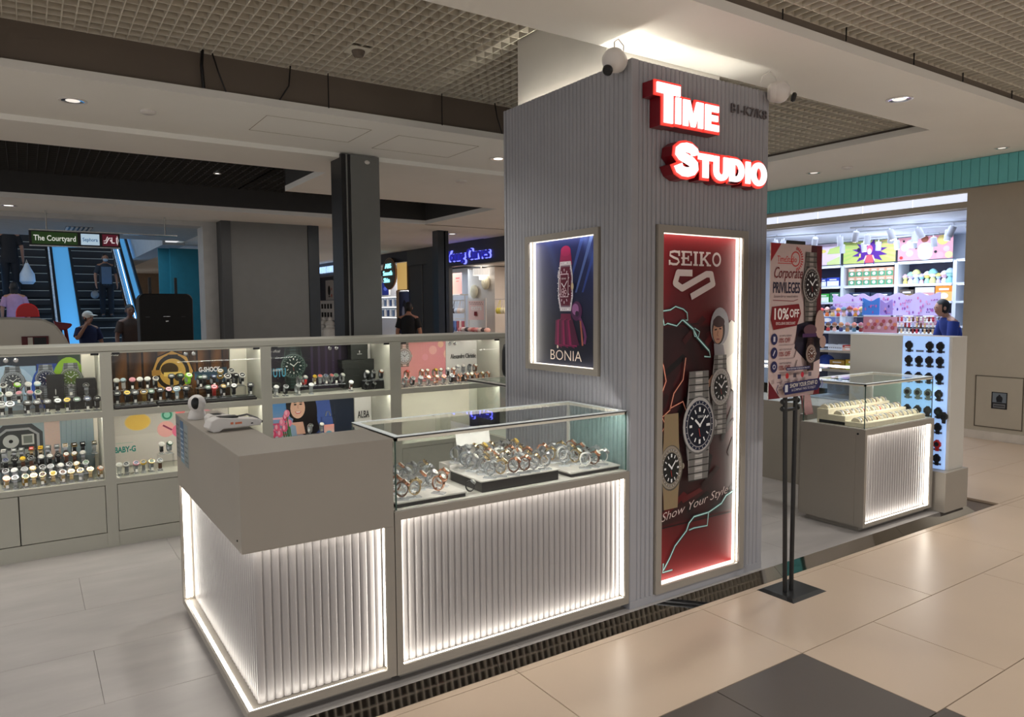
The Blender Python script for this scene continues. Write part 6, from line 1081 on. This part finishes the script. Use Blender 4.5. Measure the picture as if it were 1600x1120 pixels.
a = Art(.0006); a.grad(0, 0, .56, 1.0, lambda u, v: lerp((30, 34, 60), (90, 100, 150), v*u*1.5 if v*u < .6 else .9), 6, 8); a.ell(.3, .55, .12, .26, (20, 22, 40)); a.ell(.24, .5, .07, .16, (170, 170, 190)); wallart('poster', 'dark blue beauty poster under the golden sign panel', 7.54, 15.64, 16.12, 1.02, 2.04, a)
struct(B('trim_14', mat('tan_post', (190, 160, 130), .4), None, (7.5, 16.13, 0, 7.58, 16.19, 2.06)))
# gadget shop
struct(B('wall_gadget', mat('slate_fascia', (74, 78, 92), .5), None, (7.5, 19.3, 2.60, 7.7, 22.6, 2.98), (10.0, 16, 0, 10.1, 30, 2.9))); struct(B('ceiling_far', CEIL, None, (7.55, 15, 3.0, 12, 30, 3.05), (-6, 12.1, 2.98, 7.6, 12.9, 3.03), (2.7, 12.9, 2.98, 7.6, 30, 3.03)))
neon('pale blue glowing capital letters over the gadget shop', 'TECH HOUSE', 7.489, 21.6, 2.69, .2, 1.75, WNEON, WNEON, -.01, 0)
struct(B('wall_back', mat('tan_shop_wall', (150, 130, 110), .7), None, (2, 29.8, 0, 14, 30, 3.0)))
for k, (y, l) in enumerate([(27.4, 'packaged gadget card, first from the far column in the upper pegs'), (26.3, 'packaged gadget card with a black device, second in the upper pegs'), (25.2, 'packaged gadget card beside the black column in the upper pegs')]):
    a = Art(.001); a.rect(0, 0, .8, .75, (206, 200, 196)); a.ell(.38, .35, .14, .2, (24, 24, 26), 10); a.rect(.3, .1, .5, .14, (60, 60, 60)); a.ell(.65, .4, .06, .06, (190, 120, 110), 8); a.ell(.65, .15, .08, .07, (200, 110, 100), 8); t = thing('gadget_pack', l, 'package', (9.9, y, 2.0)); B('card', WHT, t, (9.88, y-.42, 1.98, 9.9, y+.42, 2.72)); a.build('card_print', t, (-.025, .4, -.01), -PI/2)
gp = thing('pegboard', 'white pegboard panel of small black earphone packs', 'panel', (9.6, 26.9, 1.2)); B('board', WHT, gp, (9.6, 26.2, 1.2, 9.63, 27.8, 1.95))
for r in range(2):
    for k in range(4): B('pack', BLK, gp, (9.57, 26.4+.32*k, 1.32+.32*r, 9.598, 26.52+.32*k, 1.5+.32*r))
a = Art(.001); a.rect(0, 0, .8, .6, (30, 50, 70)); a.rect(0, .45, .8, .6, (60, 150, 150)); wallart('poster', 'teal-topped display panel deep in the gadget shop', 9.6, 25.0, 25.8, 1.2, 1.85, a)
for k in range(4):
    y = 27.4-.62*k; x = 9.2; t = thing('white_bottle', '%s white bottle-shaped appliance from the far column' % ORD[k], 'appliance', (x, y, .55), group='white bottle-shaped appliances on the gadget table'); MB().lathe([(.26, 0), (.28, .08), (.27, .34), (.16, .42), (.15, .48), (.18, .52), (.16, .6), (.06, .68)], (0, 0, .0006), 16).build('body', WRES, t, local=True, smooth=True); MB().lathe([(.07, .66), (.08, .72), (.03, .79)], (0, 0, .0), 12).build('cap', WHT, t, local=True, smooth=True)
t = thing('display_table', 'white table carrying the bottle-shaped appliances', 'table', (9.2, 26.6, 0)); B('top', WHT, t, (8.85, 25.2, .5, 9.55, 27.8, .55)); B('panel', WHT, t, (8.95, 25.3, 0, 9.45, 27.7, .5))

# ================================================================ ESCALATOR HALL
struct(B('wall_hall', mat('hall_white', (190, 190, 188), .6), None, (2.32, 11.9, 0, 2.52, 12.3, 2.97), (-6, 11.9, 2.90, 2.319, 12.3, 2.97)))
TEALW = mat('teal_hall_wall', (24, 110, 128), .6); struct(B('wall_teal', TEALW, None, (2.55, 16.4, 0, 4.2, 16.6, 2.9), (2.35, 16.55, 0, 2.55, 16.6, 2.9), (3.3, 16.2, 0, 3.45, 16.4, 2.7))); struct(B('wall_hall_back', mat('hall_dark', (30, 34, 40), .7), None, (-8, 27, 0, 2.6, 27.2, 9)))
struct(B('ceiling_hall', mat('hall_ceiling', (176, 186, 192), .6), None, (-6, 12.9, 2.98, 2.7, 15.6, 3.03), (2.3, 15.6, 2.9, 2.7, 27, 2.95), (-6, 15.6, 6.2, 2.7, 27, 6.25), (-6, 15.55, 3.0, 2.7, 15.6, 3.4), (2.3, 15.6, 2.95, 2.35, 27, 6.2)))
t = thing('ceiling_grille', 'slotted air grille in the hall ceiling above the hanging sign', 'vent', (.9, 14.2, 2.975)); B('backing', BLK, t, (.62, 13.7, 2.976, 1.0, 14.9, 2.9795))
for k in range(6): B('slat', WHT, t, (.63+.065*k, 13.7, 2.965, .66+.065*k, 14.9, 2.9755))
BLUE = mat('blue_lit_glass', (.1, .42, .85), .3, noise=0, emit=.5); STEP = mat('escalator_black', (9, 9, 11), .5); NOSE = mat('step_edge', (190, 180, 160), .4)
def escalator(label, x0, x1, y0, n=22):
    t = thing('escalator', label, 'escalator', ((x0+x1)/2, y0, 0)); rise, run = .21, .364
    me = MB().box(x0, 0, -.21, x1, run+.02, 0).mesh('step', STEP); nm = MB().box(x0+.02, -.004, -.016, x1-.02, .0, -.002).mesh('step_edge', NOSE)
    for k in range(n):
        o = link('step', me, t); o.location = (-t.location.x, run*k, rise*(k+1)); link('step_edge', nm, o)
    b = MB(); b.prism([(y0-.6, 0), (y0+run*n, rise*n-.3), (y0+run*n, rise*n-.8), (y0+.8, 0)], x0, x1, 'x'); b.build('truss', STEP, t); return t
escalator('black escalator climbing behind the small red hood', -.52, .52, 16.4); escalator('black escalator beside the suitcase with a standing rider', 1.02, 1.98, 16.4)
def balustrade(label, x0, x1):
    t = thing('balustrade', label, 'balustrade', ((x0+x1)/2, 16, 0)); s = .577; n = 8.0; B('plinth', STEP, t, (x0, 15.3, 0, x1, 16.4, .1))
    MB().prism([(15.5, .05), (16.4, .1), (16.4+n, .1+n*s), (16.4+n, .85+n*s), (16.2, .85), (15.5, .8)], x0+.05, x1-.05, 'x').build('lit_panel', BLUE, t)
    MB().prism([(16.4, .5), (16.4+n, .5+n*s), (16.4+n, .53+n*s), (16.4, .53)], x0+.046, x1-.046, 'x').build('glass_highlight', LEDC, t)  # glowing strip added as a highlight along the lit glass
    for xa, xb in ((x0, x0+.05), (x1-.05, x1)): MB().prism([(15.4, .82), (16.2, .87), (16.4+n, .9+n*s), (16.4+n, .97+n*s), (16.2, .95), (15.4, .9)], xa, xb, 'x').build('handrail', BLK, t); MB().prism([(15.5, .05), (16.4, .1), (16.4+n, .1+n*s), (16.4+n, .22+n*s), (16.4, .22), (15.5, .15)], xa, xb, 'x').build('skirt', STEEL, t)
balustrade('blue-lit balustrade between the two escalators', .56, .98); balustrade('blue-lit balustrade on the far side of the second escalator', 2.0, 2.22); balustrade('blue-lit balustrade at the picture edge beside the first escalator', -.8, -.55)
t = thing('hanging_sign', 'long hanging direction sign with green, white and maroon panels', 'sign', (.66, 11.6, 2.5)); B('case', BLK, t, (.10, 11.55, 2.50, 1.16, 11.64, 2.70)); B('top_rail', STEEL, t, (.10, 11.545, 2.695, 1.9, 11.645, 2.712), (.10, 11.545, 2.49, 1.16, 11.645, 2.502)); MB().tube([(.3, 11.6, 2.71), (.3, 11.6, 2.97)], .01, 6).build('hanger', STEEL, t); MB().tube([(1.75, 11.6, 2.71), (1.75, 11.6, 2.97)], .01, 6).build('hanger', STEEL, t)
a = Art(.0008); a.rect(.03, .02, .55, .18, (36, 58, 26)); a.text('The Courtyard', .05, .065, .075, (236, 240, 230), .01, w=.48); a.rect(.59, .025, .81, .175, (190, 216, 236)); a.text('Sephora', .61, .075, .05, (40, 90, 130), .02, w=.18); a.rect(.845, .02, 1.04, .18, (86, 26, 40)); a.text('L1', .955, .06, .085, (240, 226, 230), .015, w=.07); a.line([(.86, .06), (.89, .06), (.925, .13), (.95, .13)], .014, (240, 226, 230)); a.line([(.86, .09), (.885, .09), (.91, .15)], .01, (240, 226, 230)); a.poly([(.935, .11), (.96, .1), (.945, .075)], (240, 226, 230)); a.line([(1.025, .04), (1.04, .1), (1.025, .16)], .008, (220, 220, 220))
a.build('sign_print', t, (.10-.66, 11.545-11.6, 0), 0, SCREEN)
# suitcase on its counter, white kiosk, red hood and stool
t = thing('counter_block', 'dark counter under the big black suitcase', 'counter', (1.3, 9.2, 0)); B('body', BLKM, t, (1.02, 9.0, 0, 1.68, 9.45, 1.15)); B('top', BLKM, t, (1.0, 8.98, 1.15, 1.70, 9.47, 1.18))
MBLK = mat('matte_black_shell', (7, 7, 8), .6, noise=.1)
t = thing('suitcase', 'large plain black suitcase with two raised handle rods', 'suitcase', (1.345, 9.1, 1.1805)); MB().prism([(1.07, 1.2), (1.62, 1.2), (1.625, 1.76), (1.60, 1.80), (1.57, 1.815), (1.12, 1.815), (1.09, 1.80), (1.065, 1.76)], 9.02, 9.28, 'y').build('shell', MBLK, t, bevel=.01)
for x in (1.20, 1.47): B('handle_rod', BLK, t, (x-.014, 9.14, 1.815, x+.014, 9.165, 2.0))
for x in (1.12, 1.57): MB().lathe([(.02, -.012), (.02, .012)], (x, 9.12, 1.2008), 10, (1, 0, 0)).build('wheel', BLK, t)
B('badge', STEEL, t, (1.33, 9.017, 1.50, 1.36, 9.0195, 1.51)); B('latch', STEEL, t, (1.31, 9.017, 1.555, 1.38, 9.0195, 1.56))
for q in ((1.15, 1.55), (1.52, 1.55)): B('latch', mat('dark_latch', (40, 40, 44), .3), t, (q[0]-.02, 9.016, 1.548, q[0]+.02, 9.0195, 1.56))
kx = thing('white_kiosk', 'rounded white service kiosk low beside the escalators', 'kiosk', (-.3, 8.6, 0)); WG = mat('gloss_white_shell', (206, 202, 190), .25, noise=.01)
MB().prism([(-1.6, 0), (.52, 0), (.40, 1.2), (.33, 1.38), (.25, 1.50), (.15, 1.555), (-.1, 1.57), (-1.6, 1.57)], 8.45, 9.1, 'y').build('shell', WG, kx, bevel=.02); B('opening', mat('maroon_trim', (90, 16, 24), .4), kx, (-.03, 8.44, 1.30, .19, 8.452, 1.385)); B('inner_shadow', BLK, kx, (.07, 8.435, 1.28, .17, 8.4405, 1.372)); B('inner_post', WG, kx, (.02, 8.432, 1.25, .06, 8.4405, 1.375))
t = thing('red_hood', 'bright red half-round hood on top of the white kiosk', 'hood', (.03, 8.7, 1.572)); hd = [(.085*math.cos(PI*i/12)*1.15, .135*math.sin(PI*i/12)**.7) for i in range(13)]
MB().prism([(.03+u, 1.5725+v) for u, v in hd], 8.55, 8.85, 'y').build('shell', mat('gloss_red', (214, 14, 20), .3, noise=.02, emit=.12), t, bevel=.004); MB().prism([(.03+u*.92, 1.5725+v*.92+.002) for u, v in hd], 8.543, 8.5495, 'y').build('front_plate', mat('deep_red', (170, 6, 14), .4, noise=.02, emit=.1), t)
t = thing('bar_stool', 'red padded stool with slanting legs beside the white kiosk', 'stool', (.36, 9.3, 0)); MB().prism([(.26, 1.53), (.29, 1.51), (.43, 1.49), (.42, 1.46), (.38, 1.43), (.33, 1.42), (.28, 1.45)], 9.15, 9.45, 'y').build('seat', mat('red_vinyl', (150, 24, 34), .35), t, bevel=.01)
for x0, x1, y in ((.31, .40, 9.18), (.36, .47, 9.18), (.31, .40, 9.42), (.38, .52, 9.42)): MB().tube([(x0, y, 1.43), (x1, y, 0)], .013, 6).build('leg', mat('red_steel', (120, 30, 36), .3, .4), t)

# ================================================================ PEOPLE
def skin_geo(nodes, edges, lvl=1):
    me = bpy.data.meshes.new('s'); bm = bmesh.new(); sk = bm.verts.layers.skin.verify(); V = {}
    for i, (k, (co, r)) in enumerate(nodes.items()):
        v = bm.verts.new(co); v[sk].radius = (r if isinstance(r, tuple) else (r, r)); v[sk].use_root = (i == 0); V[k] = v
    for a_, b_ in edges: bm.edges.new((V[a_], V[b_]))
    bm.to_mesh(me); bm.free(); o = bpy.data.objects.new('s', me); COL.objects.link(o); m = o.modifiers.new('k', 'SKIN'); m.use_smooth_shade = True; s = o.modifiers.new('u', 'SUBSURF'); s.levels = lvl
    dg = bpy.context.evaluated_depsgraph_get(); dg.update(); e = bpy.data.meshes.new_from_object(o.evaluated_get(dg)); g = ([tuple(v.co) for v in e.vertices], [tuple(p.vertices) for p in e.polygons])
    bpy.data.objects.remove(o); bpy.data.meshes.remove(me); bpy.data.meshes.remove(e); return g
def loft(mb, rings, n=14):
    vs = []
    for cx, cy, z, rx, ry in rings: vs += [(cx+rx*math.cos(2*PI*j/n), cy+ry*math.sin(2*PI*j/n), z) for j in range(n)]
    k = len(rings); mb.add(vs, [(i*n+j, i*n+(j+1) % n, (i+1)*n+(j+1) % n, (i+1)*n+j) for i in range(k-1) for j in range(n)]+[tuple(range(n-1, -1, -1)), tuple((k-1)*n+j for j in range(n))])
EYE = mat('eye_dark', (26, 20, 18), .3, noise=0); LIP = mat('lip', (150, 84, 78), .5, noise=0)
def person(label, loc, rz, h, skin, hair, top, bottom, shoe=(30, 30, 32), arms=(((.23, .02, 1.13), (.24, -.04, .88)), ((-.23, .02, 1.13), (-.24, -.04, .88))), legs=((.1, -.0), (-.1, .0)), hairlen=0, cap=None, mask=None, skirt=None, bend=0., headrot=0., apron=None):
    """local frame faces -Y, 1.7 m tall before scaling; arms: ((elbow, wrist) at +x, then -x)"""
    s = h/1.7; t = thing('person', label, 'person', loc, rz); SK = mat('skin_%d' % skin[0], skin, .55, noise=.03); bt = Matrix.Rotation(bend, 4, 'X'); P0 = Vector((0, 0, .95))
    def up(p): return tuple((bt @ (Vector(p)-P0))+P0)
    N = {'pel': ((0, 0, .95), (.13, .1)), 'sp': (up((0, .01, 1.12)), (.115, .09)), 'ch': (up((0, .01, 1.32)), (.14, .1)), 'nk': (up((0, .01, 1.46)), .055), 'hd': (up((0, -.005, 1.55)), .05)}; E = [('pel', 'sp'), ('sp', 'ch'), ('ch', 'nk'), ('nk', 'hd')]
    for i, sx in enumerate((1, -1)):
        el, wr = arms[i]; fx, fy = legs[i]; q = 'ab'[i]
        N['s'+q] = (up((.165*sx, .01, 1.39)), .06); N['e'+q] = (up(el), .042); N['w'+q] = (up(wr), .028); E += [('ch', 's'+q), ('s'+q, 'e'+q), ('e'+q, 'w'+q)]
        d = (Vector(wr)-Vector(el)).normalized(); hp = Vector(wr)+d*.075; N['p'+q] = (up(tuple(hp)), (.034, .018)); E.append(('w'+q, 'p'+q))
        N['h'+q] = ((.09*sx, 0, .88), .085); N['k'+q] = ((fx, fy*.5-.02, .5), .056); N['n'+q] = ((fx, fy+.02, .09), .038); N['t'+q] = ((fx+.01*sx, fy-.13, .03), .03); E += [('pel', 'h'+q), ('h'+q, 'k'+q), ('k'+q, 'n'+q), ('n'+q, 't'+q)]
    b = MB(); b.add(*skin_geo(N, E))
    for i, sx in enumerate((1, -1)):                                    # fingers and thumb, rooted inside the palm
        el, wr = arms[i]; d = (Vector(wr)-Vector(el)).normalized(); p0 = Vector(wr)+d*.07; w = Vector((0, 1, 0)); w = (w-d*w.dot(d)).normalized(); c = Vector((-sx, 0, 0))
        for j, l in enumerate((.068, .078, .072, .056)): o = w*(.026-.0175*j)*-1; b.tube([up(p0+o), up(p0+o+d*l*.6+c*.004), up(p0+o+d*l+c*.018)], [.0088, .0082, .006], 6)
        b.tube([up(Vector(wr)+d*.035), up(Vector(wr)+d*.06-w*.034), up(Vector(wr)+d*.095-w*.042+c*.01)], [.011, .01, .0075], 6)
    hz = Matrix.Rotation(headrot, 4, 'Z'); hc = Vector(up((0, -.015, 1.60))); R = lambda p: tuple(hc+hz @ Vector(p))
    hm = MB(); hm.ell((0, 0, 0), (.074, .092, .115), 16, 12); hm.v = [R((x*(1-.22*max(0, -z/.115)), y, z)) for x, y, z in hm.v]; b.add(hm.v, hm.f)
    b.add([R(p) for p in ((-.012, -.088, -.012), (.012, -.088, -.012), (0, -.113, -.018), (0, -.09, .022))], [(0, 2, 3), (1, 3, 2), (0, 1, 2)])
    for sx in (1, -1): e = MB(); e.ell((.076*sx, .008, 0), (.01, .02, .03), 8, 6); b.add([R(p) for p in e.v], e.f)
    b.m = 1
    for sx in (1, -1): e = MB(); e.ell((.03*sx, -.083, .012), (.012, .007, .007), 8, 5); b.add([R(p) for p in e.v], e.f)
    b.m = 2; e = MB(); e.ell((0, -.083, -.052), (.022, .008, .006), 8, 5); b.add([R(p) for p in e.v], e.f)
    o = b.build('body', [SK, EYE, LIP], t, local=True, smooth=True)
    hh = MB(); hr = MB(); hr.ell((0, .012, .018), (.083, .096, .112), 14, 10); keep = [i for i, v in enumerate(hr.v) if not (v[1] < -.045 and v[2] < .05) and v[2] > -.075-hairlen*.2]; ks = set(keep); mp = {k: n for n, k in enumerate(keep)}
    hh.add([R(hr.v[k]) for k in keep], [tuple(mp[i] for i in f) for f in hr.f if all(i in ks for i in f)])
    if hairlen: loft(hh, [(*R((0, .045, -.02-hairlen))[:2], R((0, 0, -.02-hairlen))[2], .075, .03), (*R((0, .04, .03))[:2], R((0, 0, .03))[2], .08, .05)], 10)
    hh.build('hair', mat('hair_%d' % hair[0], hair, .6, noise=.1, nscale=60), t, local=True, smooth=True)
    if cap: k = MB(); e = MB(); e.ell((0, .005, .035), (.086, .1, .095), 14, 10); k.add([R(v) for v in e.v if v[2] >= -.2], e.f); k.add([R(p) for p in ((-.07, -.08, .05), (.07, -.08, .05), (.05, -.17, .035), (-.05, -.17, .035), (-.07, -.08, .058), (.07, -.08, .058), (.05, -.17, .043), (-.05, -.17, .043))], [(0, 1, 2, 3), (7, 6, 5, 4), (0, 4, 5, 1), (1, 5, 6, 2), (2, 6, 7, 3), (3, 7, 4, 0)]); k.build('cap', mat('cap_cloth', cap, .8), t, local=True, smooth=True)
    if mask: k = MB(); e = MB(); e.ell((0, -.05, -.05), (.062, .052, .05), 12, 8); k.add([R(v) for v in e.v], e.f); k.build('face_mask', mat('mask_cloth', mask, .8), t, local=True, smooth=True)
    TM = mat('cloth_%d_%d_%d' % top, top, .85, noise=.07, nscale=14); g = MB(); hem = .86
    loft(g, [(0, 0, hem, .168, .118), (0, .003, .98, .162, .115), (*up((0, .01, 1.12)), .152, .11), (*up((0, .01, 1.3)), .178, .12), (*up((0, .01, 1.40)), .165, .1), (*up((0, .01, 1.455)), .075, .066)], 16)
    for i, sx in enumerate((1, -1)): el = Vector(arms[i][0]); a0 = Vector((.15*sx, .01, 1.385)); g.tube([up(a0), up(a0.lerp(el, .3)), up(a0.lerp(el, .75))], [.075, .072, .07], 10)
    g.build('shirt', TM, t, local=True, smooth=True)
    if apron: B('bib', mat('bib_cloth', apron, .8), t, (-.12, -.128, .9, .12, -.118, 1.36), local=True)
    BM_ = mat('cloth_%d_%d_%d' % bottom, bottom, .85, noise=.07, nscale=14); g = MB()
    if skirt: loft(g, [(0, 0, skirt, .22, .17), (0, 0, .7, .195, .15), (0, 0, .95, .155, .11)], 16)
    else:
        loft(g, [(0, 0, .80, .16, .11), (0, 0, .9, .17, .118), (0, 0, .985, .155, .11)], 14)
        for i, sx in enumerate((1, -1)): fx, fy = legs[i]; g.tube([(.088*sx, 0, .9), (fx*.98, fy*.5-.02, .5), (fx, fy+.02, .1)], [.1, .075, .066], 10)
    g.build('skirt' if skirt else 'trousers', BM_, t, local=True, smooth=True)
    for i, sx in enumerate((1, -1)): fx, fy = legs[i]; e = MB(); e.ell((fx+.005*sx, fy-.06, .035), (.045, .13, .042), 12, 8); e.v = [(x, y, max(z, .0)) for x, y, z in e.v]; e.build('shoe', mat('shoe_%d' % shoe[0], shoe, .6), t, local=True, smooth=True)
    t.scale = (s, s, s); return t
DKC = (16, 17, 20)
person('person in black T-shirt seen from behind before the far shops', (6.62, 13.7, 0), PI-.6, 1.74, (176, 128, 104), (16, 14, 14), (15, 17, 20), (24, 26, 32))
person('person with face mask and grey bib riding the escalator down', (1.57, 18.76, 1.471), .1, 1.42, (150, 112, 92), (20, 18, 18), (40, 50, 62), (18, 20, 26), mask=(150, 176, 196), apron=(84, 108, 136), arms=(((.25, .0, 1.12), (.25, -.1, .9)), ((-.25, .0, 1.12), (-.26, -.12, .9))))
t = thing('shopping_bag', 'small grey bag held by the masked escalator rider', 'bag', (1.33, 18.6, 1.95)); MB().ell((1.33, 18.6, 1.98), (.08, .06, .09), 12, 8).build('bag_body', GRY, t, smooth=True); MB().tube([(1.29, 18.6, 2.05), (1.33, 18.6, 2.13), (1.37, 18.6, 2.05)], .008, 5).build('strap', BLK, t)
person('person in a pale cap and navy shirt with a hand raised to the face', (.93, 14.85, 0), .5, 1.60, (160, 116, 96), (24, 20, 18), (24, 34, 74), (24, 26, 34), cap=(222, 218, 212), arms=(((.25, .0, 1.13), (.26, -.06, .9)), ((-.26, -.06, 1.2), (-.14, -.17, 1.46))), headrot=.3)
person('person in a brown top and patterned skirt walking by the suitcase', (1.66, 15.4, 0), .15, 1.72, (128, 90, 74), (18, 15, 14), (70, 52, 44), (150, 146, 150), skirt=.45, legs=((.1, -.12), (-.1, .12)), arms=(((.24, .06, 1.13), (.27, .0, .9)), ((-.24, -.02, 1.13), (-.25, -.12, .9))))
person('person in a lilac top standing low on the first escalator', (-.14, 17.55, .63), PI, 1.56, (176, 132, 116), (22, 18, 18), (176, 140, 176), (28, 28, 34), hairlen=.12)
person('person in black higher up the first escalator carrying white bags', (-.2, 19.35, 1.89), PI, 1.68, (150, 110, 92), (16, 14, 14), (22, 24, 30), (20, 22, 28))
t = thing('carrier_bag', 'white plastic carrier bag held by the rider in black', 'bag', (.13, 19.3, 2.25)); MB().lathe([(.1, 0), (.15, .06), (.14, .22), (.07, .36), (.03, .46)], (.1, 19.28, 2.22), 12).build('bag_body', mat('white_poly', (200, 214, 226), .5), t, smooth=True); MB().tube([(.08, 19.28, 2.66), (.1, 19.28, 2.76), (.12, 19.28, 2.66)], .008, 5).build('handle', WRES, t)
person('person in a blue shirt bending over goods in the toy shop', (10.9, 4.98, .0), -PI/2-.7, 1.72, (196, 150, 128), (20, 18, 18), (44, 66, 150), (30, 34, 50), bend=.32, arms=(((.22, -.12, 1.15), (.16, -.3, .98)), ((-.22, -.12, 1.15), (-.16, -.3, .98))))
